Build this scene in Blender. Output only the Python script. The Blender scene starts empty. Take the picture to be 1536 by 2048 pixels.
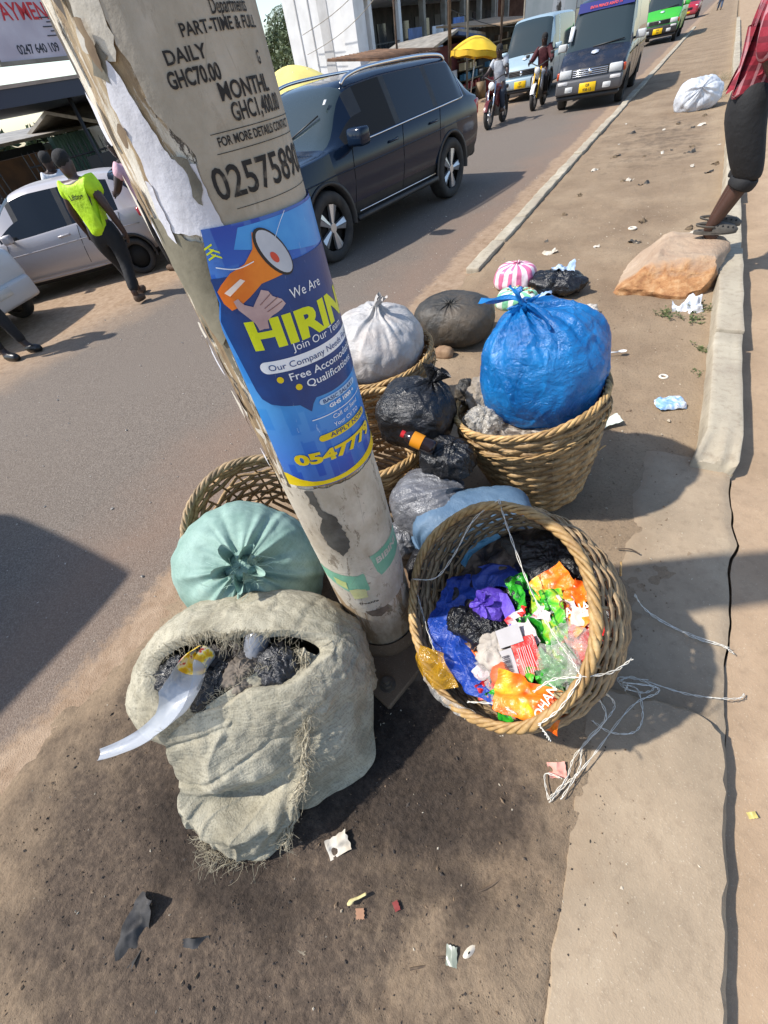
import bpy, bmesh, math, random
import numpy as np
from mathutils import Vector, Matrix, noise as mnoise
random.seed(7)
S = bpy.context.scene
COL = S.collection
PI = math.pi
R = math.radians
# ---------------------------------------------------------------- camera
cam = bpy.data.cameras.new('camera'); camo = bpy.data.objects.new('camera', cam); COL.objects.link(camo)
cam.sensor_fit = 'VERTICAL'; cam.sensor_height = 24.0; cam.lens = 24.0 * 800 / 2048
cam.clip_start = 0.02; cam.clip_end = 1500
_rt = Vector((0.86922994, 0.47053315, -0.15178228)); _up = -Vector((0.26804292, -0.70646059, -0.65503162)); _bk = -Vector((-0.41544229, 0.52868893, -0.74019978))
camo.matrix_world = Matrix(((_rt.x, _up.x, _bk.x, 0), (_rt.y, _up.y, _bk.y, 0), (_rt.z, _up.z, _bk.z, 1.70), (0, 0, 0, 1)))
S.camera = camo
# ---------------------------------------------------------------- light
SUN_EL, SUN_AZ = R(50), R(32)          # light travels towards +X, turned 32 deg to +Y
w = bpy.data.worlds.new('World'); S.world = w; w.use_nodes = True
_n = w.node_tree.nodes; _l = w.node_tree.links
_bg = _n['Background']; _sky = _n.new('ShaderNodeTexSky'); _sky.sky_type = 'NISHITA'; _sky.sun_disc = False
_sky.sun_elevation = SUN_EL; _sky.sun_rotation = math.atan2(-math.cos(SUN_AZ), -math.sin(SUN_AZ))
_sky.air_density = 1.0; _sky.dust_density = 0.8; _sky.ozone_density = 1.0
_l.new(_sky.outputs[0], _bg.inputs[0]); _bg.inputs[1].default_value = 0.15
sun = bpy.data.lights.new('sun', 'SUN'); suno = bpy.data.objects.new('sun', sun); COL.objects.link(suno)
sun.energy = 4.0; sun.angle = R(1.2); sun.color = (1.0, 0.955, 0.89)
_d = Vector((math.cos(SUN_EL) * math.cos(SUN_AZ), math.cos(SUN_EL) * math.sin(SUN_AZ), -math.sin(SUN_EL)))
suno.rotation_euler = _d.to_track_quat('-Z', 'Y').to_euler(); suno.location = (-8, -6, 14)
S.view_settings.view_transform = 'Standard'; S.view_settings.look = 'None'
S.view_settings.exposure = 0.58; S.view_settings.gamma = 1.0; S.view_settings.use_curve_mapping = False
# ---------------------------------------------------------------- helpers
def tag(o, label=None, cat=None, group=None, kind=None):
    if label: o['label'] = label
    if cat: o['category'] = cat
    if group: o['group'] = group
    if kind: o['kind'] = kind
    return o
def empty(name, loc=(0, 0, 0), rz=0.0, parent=None):
    o = bpy.data.objects.new(name, None); COL.objects.link(o); o.location = loc; o.rotation_euler = (0, 0, rz)
    o.empty_display_size = 0.1
    if parent: o.parent = parent
    return o
def thing(name, label, cat, loc=(0, 0, 0), rz=0.0, group=None):
    return tag(empty(name, loc, rz), label, cat, group)
def obj(name, vf, mat, parent=None, smooth=True, sharp=None):
    me = bpy.data.meshes.new(name)
    if isinstance(vf, bpy.types.Mesh): me = vf
    else:
        me.from_pydata([tuple(v) for v in vf[0]], [], vf[1]); me.update()
    if mat is not None:
        for m in (mat if isinstance(mat, (list, tuple)) else [mat]): me.materials.append(m)
    if not isinstance(vf, bpy.types.Mesh) and len(vf) > 2 and vf[2] is not None:
        me.polygons.foreach_set('material_index', vf[2])
    if smooth:
        me.polygons.foreach_set('use_smooth', [True] * len(me.polygons))
        if sharp is not None: me.set_sharp_from_angle(angle=R(sharp))
    o = bpy.data.objects.new(name, me); COL.objects.link(o)
    if parent: o.parent = parent
    return o
def dup(o, parent=None):
    c = o.copy(); COL.objects.link(c); c.parent = parent
    for ch in [x for x in o.children]: dup(ch, c)
    return c
def merge(*L):
    V, F, MI = [], [], []; has = any(len(a) > 2 and a[2] is not None for a in L)
    for a in L:
        n = len(V); V += [tuple(v) for v in a[0]]; F += [tuple(i + n for i in f) for f in a[1]]
        if has: MI += list(a[2]) if len(a) > 2 and a[2] is not None else [0] * len(a[1])
    return (V, F, MI if has else None)
def xf(vf, M):
    return (([tuple(M @ Vector(v)) for v in vf[0]]), vf[1]) + tuple(vf[2:])
def box(x0, x1, y0, y1, z0, z1):
    V = [(x, y, z) for z in (z0, z1) for y in (y0, y1) for x in (x0, x1)]
    return (V, [(0, 2, 3, 1), (4, 5, 7, 6), (0, 1, 5, 4), (2, 6, 7, 3), (0, 4, 6, 2), (1, 3, 7, 5)])
def bevel(vf, w, seg=1):
    bm = bmesh.new(); vs = [bm.verts.new(v) for v in vf[0]]
    for f in vf[1]: bm.faces.new([vs[i] for i in f])
    bm.normal_update(); bmesh.ops.bevel(bm, geom=bm.edges[:], offset=w, segments=seg, affect='EDGES', profile=0.5)
    bm.verts.index_update(); r = ([tuple(v.co) for v in bm.verts], [tuple(v.index for v in f.verts) for f in bm.faces]); bm.free(); return r
def grid(nu, nv, fn, closeu=False, closev=False):
    V = [fn(i / (nu if closeu else nu - 1), j / (nv if closev else nv - 1)) for j in range(nv) for i in range(nu)]
    F = []
    for j in range(nv if closev else nv - 1):
        for i in range(nu if closeu else nu - 1):
            a, b = i, (i + 1) % nu; c, d = j, (j + 1) % nv
            F.append((c * nu + a, c * nu + b, d * nu + b, d * nu + a))
    return (V, F)
def tube(pts, r, sides=6, closed=False, cap=True, flat=1.0, upv=None):
    """swept tube; r a number or list; flat squashes across the second axis"""
    P = [Vector(p) for p in pts]; n = len(P); V = []; F = []
    rr = r if isinstance(r, (list, tuple)) else [r] * n
    a = None
    for i in range(n):
        t = (P[(i + 1) % n] - P[i - 1]) if closed else (P[min(i + 1, n - 1)] - P[max(i - 1, 0)])
        t = t.normalized() if t.length > 1e-9 else Vector((0, 0, 1))
        if upv is not None: a = Vector(upv) - t * t.dot(Vector(upv))
        elif a is None: a = t.orthogonal()
        else: a = a - t * t.dot(a)
        a = a.normalized() if a.length > 1e-9 else t.orthogonal().normalized()
        b = t.cross(a)
        for k in range(sides):
            q = 2 * PI * k / sides
            V.append(tuple(P[i] + a * (math.cos(q) * rr[i]) + b * (math.sin(q) * rr[i] * flat)))
    for i in range(n if closed else n - 1):
        i2 = (i + 1) % n
        for k in range(sides):
            k2 = (k + 1) % sides; F.append((i * sides + k, i * sides + k2, i2 * sides + k2, i2 * sides + k))
    if cap and not closed:
        F.append(tuple(reversed(range(sides)))); F.append(tuple(range((n - 1) * sides, n * sides)))
    return (V, F)
def spline(pts, n=8, closed=False):
    """Catmull-Rom through points"""
    P = [Vector(p) for p in pts]; m = len(P); out = []
    for i in range(m if closed else m - 1):
        g = (lambda k: P[k % m]) if closed else (lambda k: P[max(0, min(m - 1, k))])
        a, b, c, d = g(i - 1), g(i), g(i + 1), g(i + 2)
        for k in range(n):
            t = k / n; out.append(0.5 * ((2 * b) + (c - a) * t + (2 * a - 5 * b + 4 * c - d) * t * t + (3 * b - a - 3 * c + d) * t ** 3))
    if not closed: out.append(P[-1])
    return out
def lathe(prof, n=24, a0=0, a1=2 * PI):
    full = abs(a1 - a0 - 2 * PI) < 1e-6
    return grid(n, len(prof), lambda u, v: (lambda p: (p[0] * math.cos(a0 + (a1 - a0) * u), p[0] * math.sin(a0 + (a1 - a0) * u), p[1]))(prof[round(v * (len(prof) - 1))]), closeu=full)
def cyl(r, z0, z1, n=16, r2=None):
    r2 = r if r2 is None else r2
    return lathe([(1e-4, z0), (r, z0), (r2, z1), (1e-4, z1)], n)
def rotto(n, loc=(0, 0, 0), spin=0.0):
    """matrix taking +Z to n"""
    q = Vector((0, 0, 1)).rotation_difference(Vector(n).normalized())
    return Matrix.Translation(Vector(loc)) @ q.to_matrix().to_4x4() @ Matrix.Rotation(spin, 4, 'Z')
def extrude2d(poly, y0, y1, axis='y'):
    n = len(poly)
    if axis == 'y': V = [(x, y0, z) for x, z in poly] + [(x, y1, z) for x, z in poly]
    elif axis == 'z': V = [(x, y, y0) for x, y in poly] + [(x, y, y1) for x, y in poly]
    else: V = [(y0, x, z) for x, z in poly] + [(y1, x, z) for x, z in poly]
    F = [tuple(range(n)), tuple(reversed(range(n, 2 * n)))] + [(i, i + n, (i + 1) % n + n, (i + 1) % n) for i in range(n)]
    return (V, F)
def fixn(o):
    bm = bmesh.new(); bm.from_mesh(o.data); bmesh.ops.recalc_face_normals(bm, faces=bm.faces); bm.to_mesh(o.data); bm.free(); return o
def nz(x, y, z=0.0): return mnoise.noise(Vector((x, y, z)))
def fbm(x, y, z=0.0, o=4): return mnoise.fractal(Vector((x, y, z)), 1.0, 2.0, o)
def lerp(a, b, t): return a + (b - a) * t
def sst(a, b, x):
    t = max(0.0, min(1.0, (x - a) / (b - a))); return t * t * (3 - 2 * t)
def interp(x, ks):
    if x <= ks[0][0]: return ks[0][1]
    for (a, va), (b, vb) in zip(ks, ks[1:]):
        if x <= b: return va + (vb - va) * (x - a) / (b - a)
    return ks[-1][1]
# ---------------------------------------------------------------- materials
def srgb(h):
    if isinstance(h, str): c = [int(h[i:i + 2], 16) / 255 for i in (0, 2, 4)]
    else: c = h
    return tuple((v / 12.92 if v <= 0.04045 else ((v + 0.055) / 1.055) ** 2.4) for v in c)
class NT:
    def __init__(s, name):
        s.m = bpy.data.materials.new(name); s.m.use_nodes = True; s.t = s.m.node_tree; s.n = s.t.nodes; s.l = s.t.links
        s.b = s.n['Principled BSDF']; s.out = s.n['Material Output']; s._tc = None
    def tc(s, k='Object'):
        if s._tc is None: s._tc = s.n.new('ShaderNodeTexCoord')
        return s._tc.outputs[k]
    def put(s, sock, v):
        if isinstance(v, bpy.types.NodeSocket): s.l.new(v, sock)
        elif isinstance(v, (tuple, list)) and len(v) == 3 and sock.type == 'RGBA': sock.default_value = (*v, 1)
        else: sock.default_value = v
    def node(s, t, **kw):
        n = s.n.new('ShaderNode' + t)
        for k, v in kw.items():
            if k.startswith('i_'):
                s.put(n.inputs[k[2:].replace('_', ' ')], v)
            else: setattr(n, k, v)
        return n
    def map(s, scale=(1, 1, 1), rot=(0, 0, 0), loc=(0, 0, 0), src=None):
        n = s.n.new('ShaderNodeMapping'); s.l.new(src or s.tc(), n.inputs[0])
        n.inputs['Scale'].default_value = scale; n.inputs['Rotation'].default_value = rot; n.inputs['Location'].default_value = loc; return n.outputs[0]
    def noise(s, scale=5, detail=5, rough=0.55, vec=None, dist=0.0, out='Fac'):
        n = s.node('TexNoise'); n.inputs['Scale'].default_value = scale; n.inputs['Detail'].default_value = detail; n.inputs['Roughness'].default_value = rough; n.inputs['Distortion'].default_value = dist
        s.l.new(vec or s.tc(), n.inputs['Vector']); return n.outputs[out]
    def vor(s, scale=5, vec=None, feature='F1', out='Distance', rnd=1.0):
        n = s.node('TexVoronoi', feature=feature); n.inputs['Scale'].default_value = scale; n.inputs['Randomness'].default_value = rnd
        s.l.new(vec or s.tc(), n.inputs['Vector']); return n.outputs[out]
    def wave(s, scale=5, dist=1.0, vec=None, dirn='X', detail=2):
        n = s.node('TexWave', wave_type='BANDS', bands_direction=dirn); n.inputs['Scale'].default_value = scale; n.inputs['Distortion'].default_value = dist; n.inputs['Detail'].default_value = detail
        s.l.new(vec or s.tc(), n.inputs['Vector']); return n.outputs['Fac']
    def ramp(s, fac, stops):
        n = s.node('ValToRGB'); e = n.color_ramp.elements
        for i, (p, c) in enumerate(stops):
            if i > 1: e.new(p)
            e[i].position = p; e[i].color = (*c, 1) if isinstance(c, (tuple, list)) else (c, c, c, 1)
        s.l.new(fac, n.inputs[0]); return n.outputs[0]
    def math(s, op, a, b=None, clamp=False):
        n = s.node('Math', operation=op, use_clamp=clamp); s.put(n.inputs[0], a)
        if b is not None: s.put(n.inputs[1], b)
        return n.outputs[0]
    def mix(s, f, a, b, blend='MIX'):
        n = s.node('Mix', data_type='RGBA', blend_type=blend); s.put(n.inputs['Factor'], f); s.put(n.inputs[6], a); s.put(n.inputs[7], b); return n.outputs[2]
    def sep(s, vec=None):
        n = s.node('SeparateXYZ'); s.l.new(vec or s.tc(), n.inputs[0]); return n.outputs
    def bump(s, h, strength=0.3, dist=0.01, prev=None):
        n = s.node('Bump'); n.inputs['Strength'].default_value = strength; n.inputs['Distance'].default_value = dist; s.put(n.inputs['Height'], h)
        if prev is not None: s.l.new(prev, n.inputs['Normal'])
        return n.outputs[0]
    def fin(s, color=None, rough=None, normal=None, **kw):
        if color is not None: s.put(s.b.inputs['Base Color'], color)
        if rough is not None: s.put(s.b.inputs['Roughness'], rough)
        if normal is not None: s.l.new(normal, s.b.inputs['Normal'])
        for k, v in kw.items(): s.put(s.b.inputs[k.replace('_', ' ')], v)
        return s.m
_MC = {}
def mat(name, c1, c2=None, scale=6, rough=0.7, bump=0.0, bscale=60, bdist=0.004, lo=0.35, hi=0.65, detail=5, rnd=0.0, stretch=(1, 1, 1), **kw):
    """noise-mottled principled material; rnd varies the tone per object"""
    if name in _MC: return _MC[name]
    t = NT(name); v = t.map(stretch) if stretch != (1, 1, 1) else None
    if c2 is None: c2 = tuple(x * 0.82 for x in c1)
    col = t.ramp(t.noise(scale, detail, vec=v), [(lo, c2), (hi, c1)])
    if rnd:
        oi = t.node('ObjectInfo'); k = t.math('ADD', t.math('MULTIPLY', oi.outputs['Random'], 2 * rnd), 1 - rnd)
        hs = t.node('HueSaturation'); t.l.new(col, hs.inputs['Color']); t.l.new(k, hs.inputs['Value']); col = hs.outputs[0]
    nrm = t.bump(t.noise(bscale, 4, vec=v), bump, bdist) if bump else None
    _MC[name] = t.fin(col, rough, nrm, **kw); return _MC[name]
def plain(name, c, rough=0.5, **kw):
    if name in _MC: return _MC[name]
    t = NT(name); f = t.noise(40, 3)
    _MC[name] = t.fin(t.mix(t.math('MULTIPLY', f, 0.18), c, tuple(x * 0.6 for x in c)), rough, None, **kw); return _MC[name]
# ---------------------------------------------------------------- lettering
def textmesh(body, size=1.0, bold=0.0, sx=1.0, align='LEFT', res=3, shear=0.0, spacing=1.0):
    """flat letters in the XY plane, baseline y=0, returned as (verts, faces); size = cap height"""
    c = bpy.data.curves.new('lettering', 'FONT'); c.body = body; c.size = 1.0; c.resolution_u = res; c.offset = bold; c.align_x = align; c.shear = shear; c.space_character = spacing
    o = bpy.data.objects.new('lettering', c); COL.objects.link(o)
    bpy.context.view_layer.update()
    me = bpy.data.meshes.new_from_object(o.evaluated_get(bpy.context.evaluated_depsgraph_get()))
    V = [(v.co.x, v.co.y, 0) for v in me.vertices]; F = [tuple(p.vertices) for p in me.polygons]
    bpy.data.objects.remove(o); bpy.data.curves.remove(c); bpy.data.meshes.remove(me)
    k = size / 0.73
    return ([(x * k * sx, y * k, 0) for x, y, z in V], F)
def cutx(vf, step):
    bm = bmesh.new(); vs = [bm.verts.new(v) for v in vf[0]]
    for f in vf[1]:
        try: bm.faces.new([vs[i] for i in f])
        except ValueError: pass
    xs = [v[0] for v in vf[0]]
    x = math.floor(min(xs) / step) * step + step
    while x < max(xs):
        bmesh.ops.bisect_plane(bm, geom=bm.verts[:] + bm.edges[:] + bm.faces[:], plane_co=(x, 0, 0), plane_no=(1, 0, 0)); x += step
    bmesh.ops.triangulate(bm, faces=[f for f in bm.faces if len(f.verts) > 4])
    bm.verts.index_update(); r = ([tuple(v.co) for v in bm.verts], [tuple(v.index for v in f.verts) for f in bm.faces]); bm.free(); return r
def flat(poly): return ([(x, y, 0) for x, y in poly], [tuple(range(len(poly)))])
def ell(cx, cy, rx, ry, rot=0, n=28, a0=0, a1=360):
    out = []
    for i in range(n + (0 if a1 - a0 == 360 else 1)):
        a = R(a0 + (a1 - a0) * i / n); x, y = rx * math.cos(a), ry * math.sin(a)
        out.append((cx + x * math.cos(R(rot)) - y * math.sin(R(rot)), cy + x * math.sin(R(rot)) + y * math.cos(R(rot))))
    return out
# ================================================================ SETTING
def m_dirt():
    t = NT('dirt'); P = t.tc()
    n1 = t.noise(1.3, 6, 0.6); n2 = t.noise(9, 7, 0.65); n3 = t.noise(70, 5, 0.7); n4 = t.noise(260, 3, 0.6)
    base = t.ramp(n1, [(0.3, srgb('83705c')), (0.5, srgb('97836c')), (0.72, srgb('a8947b'))])
    base = t.mix(t.math('MULTIPLY', n2, 0.55), base, srgb('78654f'))
    base = t.mix(t.ramp(n3, [(0.52, 0.0), (0.72, 0.7)]), base, srgb('5f5042'))
    base = t.mix(t.ramp(n4, [(0.6, 0.0), (0.75, 0.45)]), base, srgb('c2b298'))
    # soot and charcoal ground into the soil round the sack: a stain with its own ragged outline
    X, Y, Z = t.sep()
    def blob(cx, cy, rx, ry):
        a = t.math('POWER', t.math('DIVIDE', t.math('SUBTRACT', X, cx), rx), 2.0); b = t.math('POWER', t.math('DIVIDE', t.math('SUBTRACT', Y, cy), ry), 2.0)
        return t.math('SUBTRACT', 1.0, t.math('SQRT', t.math('ADD', a, b)))
    d = t.math('MAXIMUM', blob(-0.75, -0.42, 1.15, 0.85), blob(-0.26, 0.18, 0.60, 0.50))
    d = t.math('MAXIMUM', d, t.math('MULTIPLY', blob(-0.45, 11.0, 0.9, 2.2), 0.22))
    d = t.math('ADD', d, t.math('MULTIPLY', t.math('SUBTRACT', t.noise(4.5, 8, 0.68), 0.5), 1.5))
    soot = t.ramp(d, [(0.03, 0.0), (0.50, 0.9)])
    sootc = t.ramp(t.noise(38, 7, 0.75), [(0.3, srgb('302b28')), (0.5, srgb('544940')), (0.72, srgb('766656'))])
    base = t.mix(soot, base, sootc)
    d2 = t.math('MAXIMUM', blob(-0.30, 0.10, 0.55, 0.42), blob(-0.80, -0.36, 0.55, 0.24)); d2 = t.math('ADD', d2, t.math('MULTIPLY', t.math('SUBTRACT', t.noise(6, 9, 0.72), 0.5), 1.8))
    base = t.mix(t.ramp(d2, [(0.15, 0.0), (0.6, 0.8)]), base, t.ramp(t.noise(60, 6, 0.75), [(0.35, srgb('211e1c')), (0.65, srgb('463d36'))]))
    # pale cement dust over by the slab
    pale = t.ramp(t.math('ADD', X, t.math('MULTIPLY', t.math('SUBTRACT', n1, 0.5), 0.5)), [(0.1, 0.0), (0.5, 0.35)])
    base = t.mix(pale, base, srgb('a8957b'))
    h = t.math('ADD', t.math('MULTIPLY', n3, 0.9), t.math('ADD', n2, t.math('MULTIPLY', n4, 0.4)))
    nr = t.bump(h, 0.8, 0.011)
    return t.fin(base, 0.95, nr, Specular_IOR_Level=0.15)
def m_asphalt():
    t = NT('asphalt'); X, Y, Z = t.sep()
    n1 = t.noise(0.6, 6, 0.6); n2 = t.noise(120, 3, 0.6); v = t.vor(150); v2 = t.vor(46)
    base = t.ramp(n2, [(0.3, srgb('554d46')), (0.5, srgb('766c62')), (0.7, srgb('93897d'))])
    base = t.mix(t.math('MULTIPLY', n1, 0.35), base, srgb('6e6055'))
    spk = t.ramp(t.vor(30, out='Color'), [(0.955, 0.0), (0.965, 1.0)])
    near = t.ramp(v2, [(0.16, 1.0), (0.2, 0.0)])
    base = t.mix(t.math('MULTIPLY', t.math('MULTIPLY', spk, near), 0.8), base, srgb('e0d8cc'))
    drk = t.ramp(v, [(0.1, 0.5), (0.35, 0.0)]); base = t.mix(drk, base, srgb('3c3833'))
    wob = t.math('MULTIPLY', t.math('SUBTRACT', t.noise(1.1, 6, 0.62), 0.5), 1.1)
    wob2 = t.math('MULTIPLY', t.math('SUBTRACT', t.noise(22, 5, 0.7), 0.5), 0.22)
    xs = t.math('ADD', t.math('ADD', X, t.math('MULTIPLY', wob, 0.35)), wob2)
    ysh = t.ramp(t.math('MULTIPLY', Y, 0.1), [(0.12, 0.0), (0.40, 0.22)])
    sandr = t.ramp(t.math('MULTIPLY', t.math('ADD', t.math('ADD', xs, ysh), 3.0), 0.5), [(0.53, 0.0), (0.575, 0.85)])
    fr = t.math('ADD', t.math('ADD', X, wob), t.math('MULTIPLY', wob2, 2))
    sandl = t.ramp(t.math('MULTIPLY', t.math('ADD', fr, 7.2), 0.5), [(0.32, 1.0), (0.85, 0.0)])
    red = t.ramp(t.math('ADD', t.math('MULTIPLY', t.math('ADD', X, 3.4), 0.55), t.math('MULTIPLY', wob, 0.7)), [(0.25, 0.0), (0.6, 0.42), (0.95, 0.1)])
    base = t.mix(red, base, srgb('8a6f5c'))
    sand = t.ramp(t.noise(14, 7, 0.65), [(0.3, srgb('8c735a')), (0.65, srgb('ab937a'))])
    base = t.mix(t.math('MAXIMUM', sandr, sandl), base, sand)
    h = t.math('ADD', t.math('MULTIPLY', v, 1.0), n2); nr = t.bump(h, 0.6, 0.006)
    return t.fin(base, 0.9, nr, Specular_IOR_Level=0.25)
def m_conc(name, a, b, c, dirt=0.4, drift=False):
    t = NT(name); n1 = t.noise(2.2, 7, 0.62); n2 = t.noise(24, 6, 0.7); n3 = t.noise(180, 3, 0.6)
    col = t.ramp(n1, [(0.3, srgb(a)), (0.55, srgb(b)), (0.75, srgb(c))])
    col = t.mix(t.ramp(n2, [(0.5, 0.0), (0.75, dirt)]), col, srgb('6f5f4e'))
    col = t.mix(t.ramp(n3, [(0.62, 0.0), (0.75, 0.5)]), col, srgb('d6c9b2'))
    if drift:      # sand blown over the side next to the verge
        X, Y, Z = t.sep(); dr = t.ramp(t.math('ADD', X, t.math('MULTIPLY', t.math('SUBTRACT', t.noise(5, 7, 0.65), 0.5), 0.45)), [(0.20, 0.9), (0.36, 0.0)])
        col = t.mix(dr, col, t.mix(t.math('MULTIPLY', n2, 0.6), srgb('a08d75'), srgb('7f6b56')))
    nr = t.bump(t.math('ADD', n2, t.math('MULTIPLY', n3, 0.5)), 0.5, 0.006)
    return t.fin(col, 0.92, nr, Specular_IOR_Level=0.2)
M_DIRT = m_dirt(); M_ASPH = m_asphalt()
M_CONC = m_conc('concrete_dusty', '8d7e6a', 'a29079', 'b09f87', 0.4, True); M_CONC2 = m_conc('concrete_pale', '9a8f7e', 'afa591', 'c4bba8', 0.5)
def dirt_h(x, y):
    dm = 1 - 0.85 * sst(0.08, 0.22, x) * (1 - sst(0.7, 0.9, y)); h = dm * (0.010 * fbm(x * 1.6, y * 1.6, 3.1, 3) + 0.006 * fbm(x * 7, y * 7, 9.2, 3))
    k = math.exp(-(((x + 0.5) / 0.9) ** 2 + ((y + 0.05) / 0.75) ** 2))
    h += (0.003 + 0.008 * k) * fbm(x * 26, y * 26, 1.7, 4) + 0.006 * k * max(0.0, nz(x * 55, y * 55, 4.4))
    h += (0.046 * sst(-0.15, 0.20, x) - 0.09 * sst(0.27, 0.34, x)) * (1 - sst(0.66, 0.86, y))
    h -= 0.035 * (1 - sst(-1.80, -1.55, x))
    h += 0.03 * sst(0.1, 0.5, x) * sst(2.2, 3.0, y) * 0.6
    return h
def sheet(name, xs, ys, fn, m, label=None):
    nu, nv = len(xs), len(ys)
    o = obj(name, grid(nu, nv, lambda u, v: (lambda x, y: (x, y, fn(x, y)))(xs[round(u * (nu - 1))], ys[round(v * (nv - 1))])), m)
    return tag(o, label, None, None, 'structure')
def arange(a, b, s): return [a + (b - a) * i / max(1, round((b - a) / s)) for i in range(max(1, round((b - a) / s)) + 1)]
tag(obj('ground', grid(2, 2, lambda u, v: (-600 + 1200 * u, -300 + 1200 * v, -0.10)), M_DIRT), 'bare sandy ground reaching to the horizon', kind='structure')
ROADZ = -0.03
sheet('road', [-8.4, -7.5] + arange(-6.8, -1.66, 0.25), [-30, -12] + arange(-4, 30, 0.5) + [40, 60, 100, 200], lambda x, y: ROADZ + 0.006 * fbm(x * 0.8, y * 0.8, 5.5, 3), M_ASPH, 'grey tarmac road with sand drifted along its edges')
sheet('dirt_verge', arange(-1.80, 0.52, 0.02), arange(-1.3, 3.2, 0.02) + arange(3.24, 7.5, 0.045) + arange(7.6, 14, 0.15) + arange(14.5, 90, 1.5), dirt_h, M_DIRT, 'trodden brown dirt verge between kerb and wall')
RZ = -0.035
sheet('far_ground', [-30, -20] + arange(-14, -8.0, 0.5), [-30, -10] + arange(-2, 24, 1.0) + [40, 80, 200], lambda x, y: ROADZ - 0.012 + 0.008 * fbm(x, y, 2, 2) + (0.009 if x < -8.05 else 0), M_DIRT, 'sandy ground on the far side of the road')
def edge_x(y): return 0.655 + 0.018 * fbm(y * 3.1, 4.2, 0, 4) + (0.03 * math.exp(-((y - 1.62) / 0.08) ** 2))
sheet('walkway', [0.0, 0.01] + arange(0.02, 0.5, 0.04) + arange(0.6, 6, 0.6), [-4, -2] + arange(-1.3, 3.4, 0.03) + arange(3.6, 14, 0.2) + [16, 20, 30, 50, 90],
      lambda x, y: RZ + 0.02 * sst(0.9, 1.3, y) * (1 - sst(1.9, 2.1, y)) + 0.007 * fbm(x * 3, y * 3, 8, 3), m_conc('walkway_dust', '957f67', 'a78f75', 'b49d82', 0.35), 'dusty walkway right of the low wall')
_wk = bpy.data.objects['walkway']
for v in _wk.data.vertices:
    g = edge_x(v.co.y) + 0.012 + 0.006 * abs(nz(v.co.y * 9, 1.1)); v.co.x = g + v.co.x
# flush concrete apron where the wall is broken away
def apron(u, v):
    y = 0.70 + 1.48 * v; x0 = 0.20 + 0.06 * fbm(y * 4, 1.5, 0, 3) ; x1 = edge_x(y); x = lerp(x0, x1, u)
    return (x, y, 0.006 + 0.012 * sst(0.3, 0.9, 1 - abs(2 * u - 1)) * 0 + 0.004 * fbm(x * 5, y * 5, 6, 3) - 0.03 * (1 - sst(0.0, 0.22, u)) - (0.012 * sst(0.93, 1.0, u)))
ap = grid(26, 70, apron); tag(obj('concrete_apron', ap, M_CONC), 'flush cracked concrete between the slab and the broken wall', kind='structure')
# raised slab at the front
def slab():
    out = []; y1 = 0.765; rc = 0.10
    pts = []
    for i in range(60): pts.append((0.70 + 0.006 * fbm(i * 0.35, 2.2, 0, 3) - 0.05 * (i / 59.0) + 0.0, -1.6 + (y1 - rc + 1.6) * i / 59))
    for a in range(1, 8): pts.append((0.65 - rc + rc * math.cos(R(a * 90 / 8)), y1 - rc + rc * math.sin(R(a * 90 / 8))))
    for i in range(14): pts.append((0.55 - 0.33 * (i + 1) / 14, y1 - 0.05 * (i / 13.0) + 0.008 * fbm(i * 0.7, 6, 0, 3)))
    for i in range(40): pts.append((0.22 + 0.012 * fbm(i * 0.5, 3.3, 0, 3) + 0.10 * i / 39, 0.70 - 2.3 * (i + 1) / 40))
    n = len(pts); V = []; 
    zt = lambda x, y: 0.056 - 0.012 * (1 - sst(0.22, 0.32, x)) + 0.004 * fbm(x * 4, y * 4, 7, 3)
    cx, cy = 0.34, -0.3
    rings = [(0, -0.14), (0.002, 0.02), (0.010, 0.9), (0.03, 1.0)]
    V, F = [], []
    for ins, zz in [(0.0, 0.0), (0.001, 0.55), (0.008, 0.9), (0.025, 1.0)]:
        for (x, y) in pts:
            d = Vector((cx - x, (cy - y) * 0.25, 0)).normalized(); k = ins * (1 + 0.6 * nz(x * 30, y * 30))
            x2, y2 = x + d.x * k, y + d.y * k
            V.append((x2, y2, lerp(-0.14, zt(x2, y2), zz)))
    for r_ in range(3):
        for i in range(n): F.append((r_ * n + i, r_ * n + (i + 1) % n, (r_ + 1) * n + (i + 1) % n, (r_ + 1) * n + i))
    F.append(tuple(range(3 * n, 4 * n)))
    bm = bmesh.new(); vs = [bm.verts.new(v) for v in V]
    for f in F: bm.faces.new([vs[i] for i in f])
    top = [f for f in bm.faces if len(f.verts) > 10]; bmesh.ops.triangulate(bm, faces=top)
    me = bpy.data.meshes.new('concrete_slab'); bm.to_mesh(me); bm.free(); return me
tag(obj('concrete_slab', slab(), M_CONC, smooth=True, sharp=14), 'raised worn concrete slab at the front right with rounded corner', kind='structure')
# kerb stones along the road
kb = tag(empty('roadside_kerb'), 'low concrete kerb along the near edge of the road', kind='structure')
y = 4.75; i = 0
def block(x0, x1, y0, y1, z0, z1, rough=0.01, seed=0.0, n=(5, 14, 4)):
    vf = bevel(box(x0, x1, y0, y1, z0, z1), 0.012, 2)
    bm = bmesh.new(); vs = [bm.verts.new(v) for v in vf[0]]
    for f in vf[1]: bm.faces.new([vs[k] for k in f])
    bmesh.ops.subdivide_edges(bm, edges=[e for e in bm.edges if e.calc_length() > 0.12], cuts=7, use_grid_fill=True)
    for v in bm.verts:
        d = mnoise.noise_vector(v.co * 5.0 + Vector((seed, 0, 0))) * rough + mnoise.noise_vector(v.co * 22.0 + Vector((seed, 3, 0))) * rough * 0.4
        v.co += d
    me = bpy.data.meshes.new('kerb_stone'); bm.to_mesh(me); bm.free(); return me
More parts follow.
